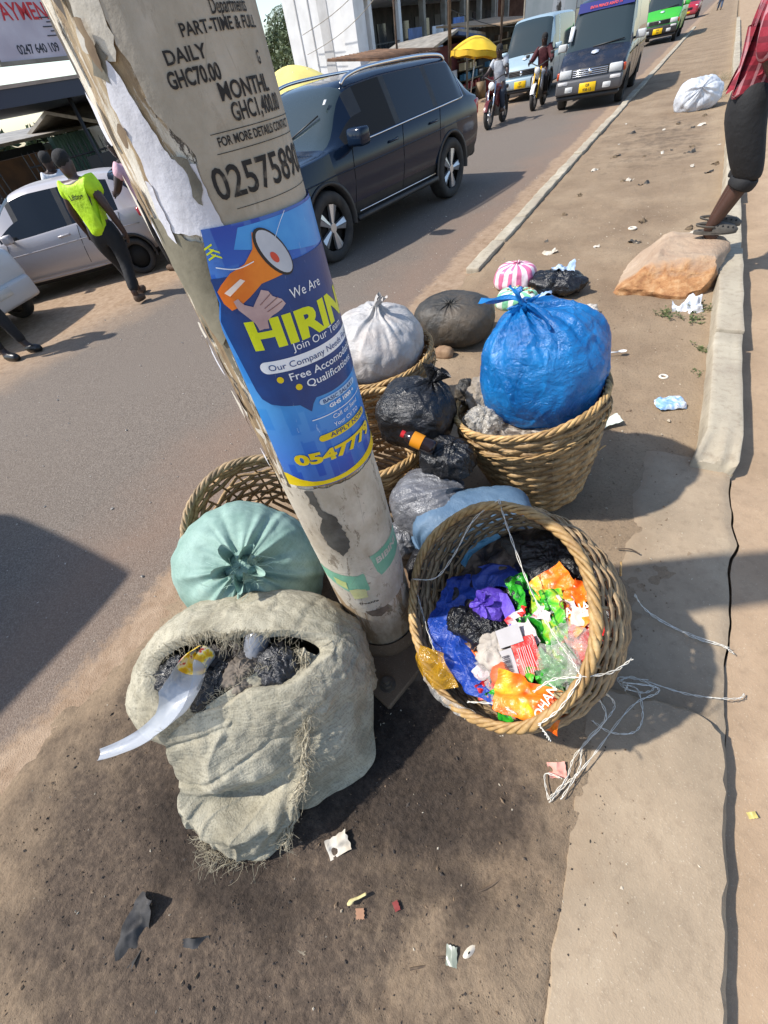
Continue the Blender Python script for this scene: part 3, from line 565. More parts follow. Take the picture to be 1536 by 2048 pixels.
def basket(label, C, n, prof, depth, stakes=30, step=0.0175, seed=1, amp=0.010, m=M_WK, m_rim=M_WK3, jit=0.004, rimr=0.012, skip=0.0, band=0.09, spin=0.0, twist=15):
    """C rim centre, n rim normal; prof radius at depth fraction 0 (rim) .. 1 (base)"""
    rng = random.Random(seed); n = Vector(n).normalized(); base = Vector(C) - n * depth
    root = thing('wicker_basket', label, 'basket', base, 0, None)
    Mx = rotto(n, (0, 0, 0), spin); root.matrix_world = Matrix.Translation(base) @ Mx
    rad = lambda z: interp(1 - z / depth, prof)
    ov = lambda a: 1 + 0.02 * math.sin(2 * a + seed) + 0.012 * math.sin(3 * a + 2 * seed)
    def ring(z, a0, a1, par, r, k=0, am=None, fl=0.55):
        am = amp * 0.5 if am is None else am; N = max(6, int(stakes * 4 * (a1 - a0) / (2 * PI))); P = []
        for i in range(N + (0 if a1 - a0 > 6.28 else 1)):
            a = a0 + (a1 - a0) * i / N
            rr = rad(z) * ov(a) + am * par * math.cos(a * stakes / 2 + 0.15 * nz(a * 2, z * 9, seed)) + 0.003 * nz(a * 5, z * 40, seed + 3)
            zz = z + jit * fbm(a * 2.2, z * 55, seed, 3) * 1.6 + 0.0035 * math.sin(a * stakes / 2 + PI / 2) * par * 0.6
            P.append((rr * math.cos(a), rr * math.sin(a), zz))
        return tube(P, r, 5, closed=(a1 - a0 > 6.28), flat=fl, upv=(0, 0, 1))
    # stakes: one upright mesh shared by all of them
    sp = [(rad(depth * q) - 0.0, 0, depth * q) for q in [0.0, 0.12, 0.3, 0.5, 0.7, 0.85, 1.0]]
    st = tube([(x, y, z) for x, y, z in sp], 0.0058, 5); sm = None
    for k in range(stakes):
        if sm is None: o = obj('stake', st, m, root); sm = o.data
        else: o = bpy.data.objects.new('stake', sm); COL.objects.link(o); o.parent = root
        o.rotation_euler = (0, 0, (k + 0.5 * 0) * 2 * PI / stakes); s = ov(o.rotation_euler.z); o.scale = (s, s, 1)
    # weavers, one strand per course (now and then broken or doubled)
    z = 0.012; par = 1
    while z < depth - 0.012:
        r = step * 0.62 * rng.uniform(0.85, 1.12)
        if rng.random() < skip:
            a = rng.uniform(0, 6.28); obj('weaver', ring(z, a, a + rng.uniform(2.6, 5.6), par, r), m, root)
        else: obj('weaver', ring(z, 0, 2 * PI, par, r), m, root)
        for _q in range(rng.choice((0, 1, 1, 2))):      # a thinner companion strand
            a = rng.uniform(0, 6.28); obj('weaver', ring(z + step * rng.uniform(-.45, .45), a, a + rng.uniform(1.5, 4.5), par, r * rng.uniform(.35, .55), am=amp * rng.uniform(.75, 1.1)), m, root)
        z += step * rng.uniform(0.88, 1.1); par = -par
    def rope(z, rr, mr, nm, mm, strands=3):
        for s in range(strands):
            P = []; N = 240
            for i in range(N):
                a = 2 * PI * i / N; q = a * twist + s * 2 * PI / strands; R_ = (rad(z) + rr) * ov(a) + mr * 0.75 * math.cos(q); zz = z + mr * 0.75 * math.sin(q) + 0.005 * nz(a * 2, seed, 1)
                P.append((R_ * math.cos(a), R_ * math.sin(a), zz))
            obj(nm, tube(P, [mr * 0.62 * (1 + .25 * math.sin(i * .21 + s * 2)) for i in range(N)], 5, closed=True), mm, root)
    rope(depth, 0.0, rimr, 'rim_strand', m_rim, 4)
    if band: rope(depth - band, amp + 0.004, rimr * 0.55, 'band_strand', m_rim, 2)
    # base of crossed rods
    rb = rad(0)
    for i in range(11):
        y = -rb + 2 * rb * (i + 0.5) / 11; h = math.sqrt(max(0, rb * rb - y * y))
        obj('base_rod', tube([(-h, y, 0.006), (0, y, 0.012), (h, y, 0.006)], 0.011, 5, flat=0.5), m, root)
    # loose ends sticking out of the weave
    for i in range(9):
        a = rng.uniform(0, 6.28); zz = rng.uniform(0.1, 0.95) * depth; r0 = rad(zz) + amp
        obj('loose_end', tube(spline([(r0 * math.cos(a), r0 * math.sin(a), zz), ((r0 + .012) * math.cos(a + .05), (r0 + .012) * math.sin(a + .05), zz + .008), ((r0 + .02) * math.cos(a + .12), (r0 + .02) * math.sin(a + .12), zz + rng.uniform(-.03, .03))], 3), [0.0035] * 6 + [0.001], 4), m_rim, root)
    return root
PROF = [(0, 0.34), (0.10, 0.335), (0.3, 0.318), (0.6, 0.275), (0.85, 0.232), (1.0, 0.205)]
PROF2 = [(0, 0.335), (0.08, 0.345), (0.25, 0.352), (0.5, 0.325), (0.8, 0.26), (1.0, 0.205)]
BK_FRONT = basket('wicker basket tipped towards the viewer, full of bright sachets and blue plastic', (-0.166, 0.614, 0.505), (-0.447, -0.541, 0.712), PROF2, 0.50, 28, 0.0185, 3, 0.012, M_WK2, M_WK3, 0.005, 0.0125, 0.12, 0)
BK_BLUE = basket('wicker basket holding the big blue tied bag', (-0.339, 1.681, 0.584), (-0.238, 0.0, 0.971), PROF, 0.56, 24, 0.0265, 5, 0.014, M_WK, M_WK3, 0.004, 0.0115, 0.05, 0.10)
BK_WHITE = basket('wicker basket holding the white sack beside the road', (-1.33, 1.98, 0.50), (-0.12, -0.06, 0.99), PROF, 0.49, 24, 0.0255, 8, 0.014, M_WK, M_WK3, 0.004, 0.0115, 0.05, 0.09)
BK_MID = basket('wicker basket half hidden behind the pole under the black bag', (-1.04, 1.38, 0.44), (0.10, -0.15, 0.98), [(0, 0.29), (0.5, 0.27), (1, 0.2)], 0.43, 24, 0.024, 11, 0.013, M_WK, M_WK3, 0.005, 0.014, 0.1, 0.08)
BK_OLD = basket('broken old wicker basket behind the pale green sack', (-1.22, 0.64, 0.40), (0.38, -0.42, 0.82), [(0, 0.33), (0.2, 0.335), (0.6, 0.30), (1, 0.2)], 0.42, 22, 0.026, 14, 0.016, M_WK, M_WK2, 0.012, 0.013, 0.45, 0)
# ================================================================ BAGS
def m_film(name, a, b, rough=0.33, crease=0.5, cscale=16, spec=0.5, tr=0.0, dust=None, stretch=(1, 1, 1), coat=0.0):
    t = NT(name); v = t.map(stretch); n = t.noise(5, 5, 0.6); w_ = t.noise(cscale, 6, 0.62, v, 1.4); w2 = t.noise(cscale * 4, 4, 0.6, v, 0.6)
    rid = t.math('ABSOLUTE', t.math('SUBTRACT', w_, 0.5)); rid2 = t.math('ABSOLUTE', t.math('SUBTRACT', w2, 0.5))
    col = t.ramp(n, [(0.35, srgb(a)), (0.65, srgb(b))])
    if dust: col = t.mix(t.ramp(t.noise(3.2, 7, 0.65), [(0.45, 0.0), (0.7, 0.75)]), col, srgb(dust))
    nr = t.bump(t.math('ADD', rid, t.math('MULTIPLY', rid2, 0.35)), crease, 0.02)
    m = t.fin(col, rough, nr, Specular_IOR_Level=spec, Coat_Weight=coat)
    if tr:
        tl = t.node('BsdfTranslucent'); t.put(tl.inputs[0], col); mx = t.node('MixShader'); mx.inputs[0].default_value = tr
        t.l.new(t.b.outputs[0], mx.inputs[1]); t.l.new(tl.outputs[0], mx.inputs[2]); t.l.new(mx.outputs[0], t.out.inputs[0])
    return m
def m_clear(name, c, alpha=0.35, rough=0.12):
    t = NT(name); n = t.noise(20, 5, 0.6, None, 1.2); rid = t.math('ABSOLUTE', t.math('SUBTRACT', n, 0.5))
    a = t.ramp(rid, [(0.0, min(1, alpha + 0.3)), (0.12, alpha)])
    return t.fin(srgb(c), rough, t.bump(rid, 0.6, 0.02), Alpha=a)
M_TIE = {}
def bagmesh(radii, knot, nu=150, nv=96, p=2.3, pleat=0.03, npl=22, pw_=0.5, crump=0.018, cs=3.2, seed=0.0, floor=None, peak=0.0, dent=0.0, sag=0.0, ridge=0.0):
    kd = Vector(knot).normalized(); Mr = rotto(kd).to_3x3(); ax, ay, az = radii
    def fn(u, v):
        al = 0.02 + (PI - 0.04) * v; be = 2 * PI * u
        d = Mr @ Vector((math.sin(al) * math.cos(be), math.sin(al) * math.sin(be), math.cos(al)))
        r = (abs(d.x / ax) ** p + abs(d.y / ay) ** p + abs(d.z / az) ** p) ** (-1 / p)
        cb, sb = math.cos(be), math.sin(be)
        pb = nz(cb * 2.1 + seed, sb * 2.1, al * 0.8)
        g = math.exp(-(al / pw_) ** 1.3)
        pl = math.sin(be * npl + 5.0 * pb + 1.5 * nz(cb * 5, sb * 5, seed)) ; pl2 = math.sin(be * npl * 0.47 + 4 * pb + seed)
        r *= 1 - g * (pleat * 4) * (0.5 - 0.5 * pl) * 0.5 - g * pleat * 1.2 * pl2
        r *= 1 + peak * math.exp(-(al / 0.16) ** 2) - dent * math.exp(-(al / 0.5) ** 2) * (1 - math.exp(-(al / 0.2) ** 2))
        q = d * cs
        a1 = mnoise.noise(q + Vector((seed, 0, 0))); a2 = mnoise.noise(q * 2.3 + Vector((0, seed, 0))); a3 = mnoise.noise(q * 5.5 + Vector((0, 0, seed)))
        f1 = 1 - min(1.0, abs(mnoise.noise(Vector((q.x * .9, q.y * .9, q.z * .35)) + Vector((seed, 7, 0)))) * 5.0); f2 = 1 - min(1.0, abs(mnoise.noise(Vector((q.x * .5, q.y * 1.5, q.z * .9)) + Vector((3, seed, 0)))) * 6.0)
        r *= 1 + crump * (1.9 * a1 - 0.7 * abs(a2) - 0.35 * abs(a3) + 0.75 * f1 * f1 - 0.6 * f2 * f2)
        if ridge:
            mer = 1 - abs(nz(cb * 6 + seed, sb * 6, al * 1.1)) * 2; r *= 1 + ridge * mer * math.sin(al)
        P = d * r
        if sag: P.x *= 1 + sag * sst(0.3, -0.9, d.z); P.y *= 1 + sag * sst(0.3, -0.9, d.z)
        if floor is not None and P.z < floor:
            k = floor - P.z; P.z = floor - 0.012 * (1 - math.exp(-k * 20)); P.x *= 1 + 0.12 * k / az; P.y *= 1 + 0.12 * k / az
        return tuple(P)
    return grid(nu, nv, fn, closeu=True)
def tuft(r0=0.014, r1=0.05, h=0.06, lobes=7, seed=0.0, n=64, rows=9, lean=(0, 0)):
    def fn(u, v):
        b = 2 * PI * u; r = lerp(r0, r1, v ** 1.3) * (1 + (0.15 + 0.55 * v) * math.sin(lobes * b + 2 * nz(math.cos(b), math.sin(b), seed)) * 0.8 + 0.3 * v * nz(3 * math.cos(b), 3 * math.sin(b), seed + v))
        z = h * v * (1 + 0.35 * nz(2 * math.cos(b), 2 * math.sin(b), seed + 5) * v) - 0.01
        return (r * math.cos(b) + lean[0] * v * v, r * math.sin(b) + lean[1] * v * v, z)
    return grid(n, rows, fn, closeu=True)
def bag(name, label, loc, radii, knot, m, cat='bag', tuftk=None, group=None, **kw):
    t = thing(name, label, cat, (loc[0], loc[1], 0), 0, group)
    f = kw.pop('floor', None)
    o = obj('bag_body', bagmesh(radii, knot, floor=(f - loc[2]) if f is not None else None, **kw), m, t); o.location = (0, 0, loc[2])
    if tuftk is not None:
        kd = Vector(knot).normalized(); ax, ay, az = radii; p = kw.get('p', 2.3)
        r = (abs(kd.x / ax) ** p + abs(kd.y / ay) ** p + abs(kd.z / az) ** p) ** (-1 / p) * (1 + kw.get('peak', 0) * 0.8 - 2 * kw.get('pleat', 0.03))
        k = obj('knot', xf(tuft(**tuftk), rotto(kd, kd * r)), m, t); k.location = (0, 0, loc[2])
    return t
MF_BLUE = m_film('blue_film', '0f68ae', '2790d8', 0.24, 0.9, 10, 0.6, tr=0.3); MF_BLACK = m_film('black_film', '101012', '1d1d20', 0.27, 0.7, 14, 0.6); MF_DUSTB = m_film('dusty_black_film', '33322f', '45433f', 0.5, 0.6, 11, 0.35, dust='6b5d4c')
MF_GREY = m_film('grey_film', '595a60', '77787b', 0.25, 0.8, 12, 0.8); MF_WHITE = m_film('white_sack', 'a5a29f', 'cfccc8', 0.5, 0.5, 10, 0.4, dust='a3948a', tr=0.08)
MF_FADE = m_film('faded_blue_sack', '46627d', '677f95', 0.5, 0.4, 20, 0.4, stretch=(1, 1, 3)); MF_DARK = m_film('dark_film', '17171a', '26262a', 0.3, 0.7, 14, 0.6)
# big blue bag in its basket, with the two tied ears
b = bag('rubbish_bag', 'big shiny blue plastic bag tied at the top standing in a basket', (-0.302, 1.74, 0.69), (0.262, 0.250, 0.27), (-0.42, 0.05, 0.9), MF_BLUE, 'bag', dict(r0=0.02, r1=0.05, h=0.045, lobes=5, seed=3.0), nu=240, nv=150, p=2.35, pleat=0.04, npl=17, pw_=0.75, crump=0.022, cs=2.6, seed=4.4, ridge=0.02)
def ear(pts, w, m, parent, loc, seed=0.0):
    P = spline(pts, 8); n = len(P)
    def fn(u, v):
        i = min(n - 1, round(v * (n - 1))); p = P[i]; t = (P[min(n - 1, i + 1)] - P[max(0, i - 1)]).normalized(); s = t.cross(Vector((0.2, 0.3, 1))).normalized(); up = s.cross(t)
        ww = interp(v, [(0, w[0]), (0.5, w[1]), (1, w[2])]); q = (u - 0.5) * 2
        return tuple(p + s * (ww * q) + up * (0.35 * ww * math.cos(q * 4 + seed) + 0.2 * ww * nz(u * 5, v * 4, seed)))
    o = obj('tied_ear', grid(11, n, fn), m, parent); o.location = loc; return o
ear([(-0.10, 0.0, 0.268), (-0.15, 0.03, 0.272), (-0.22, 0.09, 0.245), (-0.30, 0.16, 0.20), (-0.345, 0.19, 0.185)], (0.012, 0.030, 0.034), MF_BLUE, b, (0, 0, 0.695), 1.0)
ear([(-0.11, -0.01, 0.265), (-0.06, -0.05, 0.275), (0.0, -0.10, 0.262), (0.045, -0.14, 0.235)], (0.016, 0.034, 0.028), MF_BLUE, b, (0, 0, 0.695), 2.0)
ear([(-0.12, 0.0, 0.26), (-0.14, 0.0, 0.30), (-0.16, 0.02, 0.315)], (0.018, 0.03, 0.035), MF_BLUE, b, (0, 0, 0.695), 3.0)
# rubbish packed under and beside it in the same basket
NB2 = Vector((-0.238, 0.0, 0.971)).normalized(); C2 = Vector((-0.339, 1.681, 0.584)); X2 = NB2.cross(Vector((0, 1, 0))).normalized(); Y2 = NB2.cross(X2)
def fill2(u, v):
    r = 0.318 * math.sqrt(v); a = 2 * PI * u; x, y = r * math.cos(a), r * math.sin(a); return tuple(X2 * x + Y2 * y - NB2 * (0.085 + 0.03 * fbm(x * 9, y * 9, 2, 3)))
t_ = NT('packed_rubbish'); n_ = t_.noise(15, 5, 0.6, None, 1.0); fo2_ = obj('rubbish_heap', grid(64, 26, fill2, closeu=True), t_.fin(t_.ramp(n_, [(0.35, srgb('24211f')), (0.46, srgb('5b5046')), (0.55, srgb('8a7e70')), (0.62, srgb('b4aa9c'))]), 0.4, t_.bump(n_, 0.9, 0.03))); fo2_.location = C2; tag(fo2_, 'mixed rubbish packed under the big blue bag in its basket', 'rubbish', kind='stuff')
# crumpled clear and brown stuff beside it in the same basket
bag('crumpled_plastic', 'crumpled beige plastic wad tucked beside the blue bag in its basket', (-0.54, 1.70, 0.53), (0.09, 0.10, 0.085), (0.2, 0.2, 1), m_film('beige_wad', '857a6c', 'a09484', 0.5, 0.7, 22, 0.4), 'plastic', nu=90, nv=60, crump=0.10, cs=3.2, ridge=0.10, seed=9.0)
bag('crumpled_plastic', 'crumpled clear plastic film at the front of the blue bag basket', (-0.49, 1.52, 0.515), (0.085, 0.075, 0.055), (0.2, -0.5, 1), m_clear('clear_film', 'cfc8bc', 0.3), 'plastic', nu=90, nv=60, crump=0.12, cs=3.0, ridge=0.10, seed=19.0)
bag('crumpled_plastic', 'black plastic scrap knotted on the left rim of the blue bag basket', (-0.655, 1.70, 0.53), (0.045, 0.055, 0.07), (0, 0, 1), MF_DUSTB, 'plastic', nu=60, nv=40, crump=0.09, cs=2.6, seed=29.0)
# white sack
bag('rubbish_sack', 'dirty white woven sack with a peaked top in the roadside basket', (-1.32, 1.98, 0.575), (0.285, 0.285, 0.215), (0.22, -0.05, 1), MF_WHITE, 'sack', dict(r0=0.016, r1=0.022, h=0.07, lobes=3, seed=2.0, lean=(0.03, 0.0)), nu=170, nv=100, p=2.1, pleat=0.03, npl=9, pw_=0.9, crump=0.022, cs=2.3, seed=13.0, peak=0.20, ridge=0.018)
# grey-black dusty bag on the ground by the kerb
bag('rubbish_bag', 'dusty dark grey rubbish bag lying on the sand by the kerb', (-1.33, 3.22, 0.175), (0.335, 0.26, 0.19), (0.05, -0.55, 0.85), MF_DUSTB, 'bag', dict(r0=0.012, r1=0.03, h=0.012, lobes=6, seed=6.0), nu=170, nv=100, p=2.6, pleat=0.022, npl=18, pw_=0.38, crump=0.02, cs=2.2, seed=23.0, floor=0.0, dent=0.06)
# black bags above the hidden basket
bag('rubbish_bag', 'shiny black bag with knotted top behind the pole', (-0.80, 1.44, 0.55), (0.185, 0.17, 0.155), (0.35, 0.45, 0.85), MF_BLACK, 'bag', dict(r0=0.012, r1=0.05, h=0.075, lobes=6, seed=8.0), nu=150, nv=96, pleat=0.04, npl=15, pw_=0.6, crump=0.035, cs=2.6, seed=33.0, p=2.7)
bag('rubbish_bag', 'glossy torn black bag resting on the grey bag', (-0.575, 1.275, 0.47), (0.13, 0.105, 0.085), (0.3, 0.1, 1), MF_BLACK, 'bag', nu=130, nv=84, pleat=0.03, npl=11, pw_=0.7, crump=0.075, cs=2.7, seed=37.0, p=2.4)
bag('rubbish_bag', 'crinkled silver grey bag beside the pole', (-0.615, 1.135, 0.27), (0.185, 0.165, 0.165), (0.75, 0.3, 0.55), MF_GREY, 'bag', nu=170, nv=110, pleat=0.045, npl=13, pw_=1.0, crump=0.026, cs=2.0, seed=43.0, ridge=0.02, p=2.4, floor=0.0)
bag('rubbish_bag', 'small crushed silver grey bag under the bigger one', (-0.70, 1.00, 0.14), (0.085, 0.10, 0.09), (0.2, -0.2, 1), MF_GREY, 'bag', nu=80, nv=56, pleat=0.03, npl=9, pw_=0.6, crump=0.08, cs=2.6, seed=47.0, floor=0.0)
bag('rubbish_bag', 'dark bag squeezed low between the pole and the front basket', (-0.50, 0.90, 0.12), (0.12, 0.12, 0.125), (-0.2, -0.1, 1), MF_DARK, 'bag', nu=100, nv=64, pleat=0.03, npl=9, pw_=0.6, crump=0.04, cs=2.6, seed=53.0, floor=0.0)
bag('plastic_sack', 'faded blue woven sack lying behind the tipped basket', (-0.40, 1.12, 0.20), (0.28, 0.13, 0.20), (-0.9, -0.3, 0.1), MF_FADE, 'sack', nu=120, nv=80, pleat=0.02, npl=10, pw_=0.5, crump=0.02, cs=2.2, seed=57.0, p=3.4, floor=0.0)
bpy.data.objects['plastic_sack'].rotation_euler = (0, 0, R(34))
# bottle poking from the black bags
def bottle(label, loc, axis, col, capc, lab, L=0.17, r=0.030, cat='bottle'):
    t = thing('plastic_bottle', label, cat, loc); Mx = rotto(axis)
    o = obj('bottle_body', xf(lathe([(1e-4, 0), (r * .9, 0.004), (r, 0.02), (r * .93, 0.06), (r, 0.09), (r, 0.11), (r * .75, 0.135), (r * .42, 0.152), (r * .40, L)], 24), Mx), col, t)
    obj('bottle_cap', xf(merge(cyl(r * .47, L - 0.004, L + 0.016, 20)), Mx), capc, t, smooth=True, sharp=40)
    if lab: obj('label', xf(lathe([(r * 1.01, 0.062), (r * 1.02, 0.075), (r * 1.02, 0.105), (r * 1.01, 0.112)], 24), Mx), lab, t)
    return t
bottle('small cola bottle with a red cap lying on the black bags', (-0.60, 1.215, 0.560), (-0.90, -0.02, 0.30), plain('cola', (0.02, 0.012, 0.012), 0.12), plain('red_cap', (0.55, 0.015, 0.02), 0.35), plain('amber_label', srgb('d98a16'), 0.4), 0.15, 0.034)
# pale green woven sack
def m_woven(name, a, b, ws=420, bump=0.35, rough=0.75, stain='7d7a62', st=(0.5, 0.75, 0.5), fk=0.5):
    t = NT(name); n = t.noise(7, 6, 0.62); f = t.noise(190, 3, 0.6, t.map((1, 1, 0.10))); f2 = t.noise(190, 3, 0.6, t.map((0.10, 0.10, 1)))
    col = t.ramp(n, [(0.32, srgb(a)), (0.66, srgb(b))]); fib = t.math('MULTIPLY', t.math('ADD', f, f2), 0.5)
    col = t.mix(t.ramp(fib, [(0.40, fk), (0.53, 0.0)]), col, tuple(x * 0.42 for x in srgb(a)))
    col = t.mix(t.ramp(t.noise(4.3, 8, 0.7), [(st[0], 0.0), (st[1], st[2])]), col, srgb(stain))
    return t.fin(col, rough, t.bump(t.math('ADD', fib, t.math('MULTIPLY', n, 0.4)), bump, 0.006))
MF_GRN = m_woven('pale_green_sack', '718f83', '95b0a4', stain='8f9a86', st=(0.56, 0.8, 0.5), fk=0.22)
g = bag('tied_sack', 'pale green woven sack tied in a frayed knot beside the pole', (-1.17, 0.475, 0.315), (0.315, 0.275, 0.285), (0.52, -0.30, 0.80), MF_GRN, 'sack', dict(r0=0.036, r1=0.062, h=0.10, lobes=5, seed=12.0), nu=190, nv=120, p=2.35, pleat=0.042, npl=17, pw_=0.75, crump=0.014, cs=2.0, seed=63.0, floor=0.0, ridge=0.008)
def threads(name, roots, dirs, L, r, m, parent, seed=1, curl=0.5, seg=6, loc=None):
    """loose fibres: each a thin bent tube, joined into one frayed fringe"""
    rng = random.Random(seed); out = []
    for p, d in zip(roots, dirs):
        l = L * rng.uniform(0.45, 1.25); P = [Vector(p)]; dd = Vector(d).normalized()
        for k in range(seg):
            dd = (dd + Vector((rng.gauss(0, 1), rng.gauss(0, 1), rng.gauss(0, 1) - 0.25)) * curl * 0.35).normalized(); P.append(P[-1] + dd * l / seg)
        out.append(tube(P, [r * (1 - 0.5 * k / seg) for k in range(seg + 1)], 3, cap=False))
    o = obj(name, merge(*out), m, parent); o['kind'] = 'stuff'
    if loc: o.location = loc
    return o
rng_ = random.Random(5); kd = Vector((0.52, -0.30, 0.80)).normalized(); kp = kd * 0.30
kb_ = obj('knot_ball', bagmesh((0.062, 0.055, 0.05), kd, 70, 46, crump=0.11, cs=2.0, seed=3.0, ridge=0.06), MF_GRN, g); kb_.location = tuple(kd * 0.285 + Vector((0, 0, 0.315)))
threads('frayed_threads', [kp + Vector((rng_.gauss(0, .035), rng_.gauss(0, .035), rng_.gauss(0, .02))) for _ in range(90)], [kd * 0.3 + Vector((rng_.gauss(0, 1), rng_.gauss(0, 1), rng_.gauss(0, .6))) for _ in range(90)], 0.06, 0.0011, plain('green_thread', srgb('b4d0c0'), 0.8), g, 3, 0.6, loc=(0, 0, 0.315))
# ---------------- burlap sack
M_BUR = m_woven('burlap', '9a937f', 'b9b29c', bump=0.9, rough=0.95, stain='6a634d', st=(0.46, 0.72, 0.65)); M_BTH = mat('burlap_thread', srgb('b3aa93'), srgb('8f8670'), 40, 0.9)
SC = Vector((-0.87, 0.13, 0.265)); E1 = Vector((0.86, 0.51, 0)).normalized(); E2 = Vector((-E1.y, E1.x, 0))
bs = thing('burlap_sack', 'big open grey burlap sack with a frayed mouth at the front', 'sack', (SC.x, SC.y, 0))
MOUTH = Vector((0.0, -0.12, 0.99)).normalized(); MM = Matrix((Vector((1, 0, 0)), MOUTH.cross(Vector((1, 0, 0))).normalized(), MOUTH)).transposed()
def sackpos(al, be, ins=1.0):
    d = MM @ Vector((math.sin(al) * math.cos(be), math.sin(al) * math.sin(be), math.cos(al)))
    n1 = mnoise.noise(d * 1.7 + Vector((3, 1, 2))); n2 = mnoise.noise(d * 4.2); n3 = abs(mnoise.noise(d * 7.0 + Vector((0, 4, 0))))
    p = 2.4; q = (abs(d.x) ** p + abs(d.y) ** p + abs(d.z) ** p) ** (-1 / p)
    fo = 1 - min(1.0, abs(mnoise.noise(Vector((d.x * 2.2, d.y * 5.0, d.z * 1.6)) + Vector((1, 2, 3)))) * 5.5); fo2 = 1 - min(1.0, abs(mnoise.noise(Vector((d.x * 6.0, d.y * 2.0, d.z * 2.4)) + Vector((5, 2, 8)))) * 6.5)
    k = q * (1 + 0.05 * n1 + 0.02 * n2 - 0.022 * n3 + 0.016 * fo * fo - 0.016 * fo2 * fo2 + 0.003 * mnoise.noise(d * 12.0)) * ins
    P = SC + E1 * (0.435 * d.x * k) + E2 * ((0.31 if d.y > 0 else 0.255) * d.y * k) + Vector((0, 0, 0.285 * d.z * k))
    if P.z < 0.004: P.z = 0.004 + 0.004 * n1
    return P
def mouth_a(be): return 1 / math.sqrt((math.cos(be) / R(44)) ** 2 + (math.sin(be) / R(17 if math.sin(be) > 0 else 31)) ** 2) * (1 + 0.10 * math.sin(3 * be + 1) + 0.06 * math.sin(7 * be))
def sackfn(u, v):
    be = 2 * PI * u; a0 = mouth_a(be)
    if v < 0.06: 
        q = v / 0.06; return tuple(sackpos(a0 * (0.93 + 0.07 * q), be, 0.90 + 0.10 * math.sqrt(q)) - SC + Vector((0, 0, SC.z)))
    al = lerp(a0, PI - 0.03, (v - 0.06) / 0.94); return tuple(sackpos(al, be) - SC + Vector((0, 0, SC.z)))
obj('sack_body', grid(240, 160, sackfn, closeu=True), M_BUR, bs)
FLAP = [[(-0.893, -0.145, 0.46), (-0.843, -0.069, 0.485), (-0.787, 0.028, 0.5), (-0.727, 0.13, 0.505), (-0.655, 0.241, 0.49)],
  [(-0.891, -0.193, 0.41), (-0.807, -0.113, 0.44), (-0.744, -0.024, 0.455), (-0.68, 0.07, 0.455), (-0.599, 0.168, 0.43)],
  [(-0.874, -0.225, 0.345), (-0.781, -0.161, 0.375), (-0.701, -0.092, 0.385), (-0.636, -0.005, 0.375), (-0.572, 0.089, 0.35)],
  [(-0.859, -0.256, 0.275), (-0.76, -0.211, 0.3), (-0.679, -0.155, 0.305), (-0.608, -0.073, 0.295), (-0.548, 0.008, 0.27)],
  [(-0.868, -0.275, 0.245), (-0.772, -0.215, 0.215), (-0.690, -0.165, 0.185), (-0.612, -0.105, 0.205), (-0.53, -0.053, 0.225)],
  [(-0.846, -0.312, 0.215), (-0.728, -0.275, 0.212), (-0.640, -0.235, 0.198), (-0.575, -0.165, 0.205), (-0.520, -0.114, 0.18)],
  [(-0.828, -0.338, 0.150), (-0.705, -0.318, 0.190), (-0.612, -0.272, 0.195), (-0.548, -0.200, 0.18), (-0.515, -0.134, 0.13)],
  [(-0.823, -0.34, 0.1), (-0.704, -0.322, 0.13), (-0.626, -0.287, 0.14), (-0.570, -0.227, 0.12), (-0.532, -0.161, 0.08)],
  [(-0.796, -0.358, 0.03), (-0.702, -0.352, 0.035), (-0.626, -0.325, 0.03), (-0.575, -0.288, 0.025), (-0.547, -0.21, 0.02)]]
def patch(ctrl, nu, nv, dfn=None):
    rows = [spline(r, max(1, nu // (len(r) - 1))) for r in ctrl]; nU = len(rows[0])
    cols = [spline([rows[j][i] for j in range(len(rows))], max(1, nv // (len(rows) - 1))) for i in range(nU)]; nV = len(cols[0])
    def fn(u, v):
        p = cols[round(u * (nU - 1))][round(v * (nV - 1))]; return tuple(p + (dfn(u, v, p) if dfn else Vector()))
    return grid(nU, nV, fn)
def clothn(u, v, p): return Vector((0.5, -0.7, 0.5)) * (0.014 * fbm(p.x * 7, p.y * 7, p.z * 7, 3) + 0.004 * fbm(p.x * 26, p.y * 26, p.z * 26, 2) + 0.008 * max(0.0, 1 - abs(nz(p.x * 9 - p.y * 3, p.z * 3.5, 2.0)) * 4.5) ** 2 - 0.009 * max(0.0, 1 - abs(nz(p.x * 4, p.z * 9, 7.0)) * 6) ** 2 + 0.006 * math.sin(v * 22 + 9 * (u - .45) ** 2 * 6 + 3 * nz(u * 3, v * 3, 1)) * sst(.35, .7, v) * (1 - sst(.9, 1, v)) )
off = lambda vf: ([(x - SC.x, y - SC.y, z) for x, y, z in vf[0]], vf[1])
obj('front_flap', off(patch(FLAP, 100, 152, clothn)), M_BUR, bs)
RF = [[(-0.655, 0.241, 0.485), (-0.59, 0.26, 0.46), (-0.53, 0.29, 0.41), (-0.49, 0.33, 0.33)], [(-0.603, 0.17, 0.435), (-0.545, 0.20, 0.40), (-0.49, 0.235, 0.34), (-0.45, 0.28, 0.25)], [(-0.575, 0.085, 0.36), (-0.51, 0.12, 0.32), (-0.455, 0.16, 0.25), (-0.42, 0.20, 0.16)],
      [(-0.556, 0.0, 0.28), (-0.49, 0.045, 0.24), (-0.43, 0.095, 0.165), (-0.385, 0.13, 0.09)], [(-0.545, -0.07, 0.20), (-0.495, -0.02, 0.15), (-0.445, 0.03, 0.085), (-0.405, 0.075, 0.035)], [(-0.55, -0.14, 0.10), (-0.51, -0.09, 0.06), (-0.47, -0.02, 0.03), (-0.43, 0.04, 0.015)]]
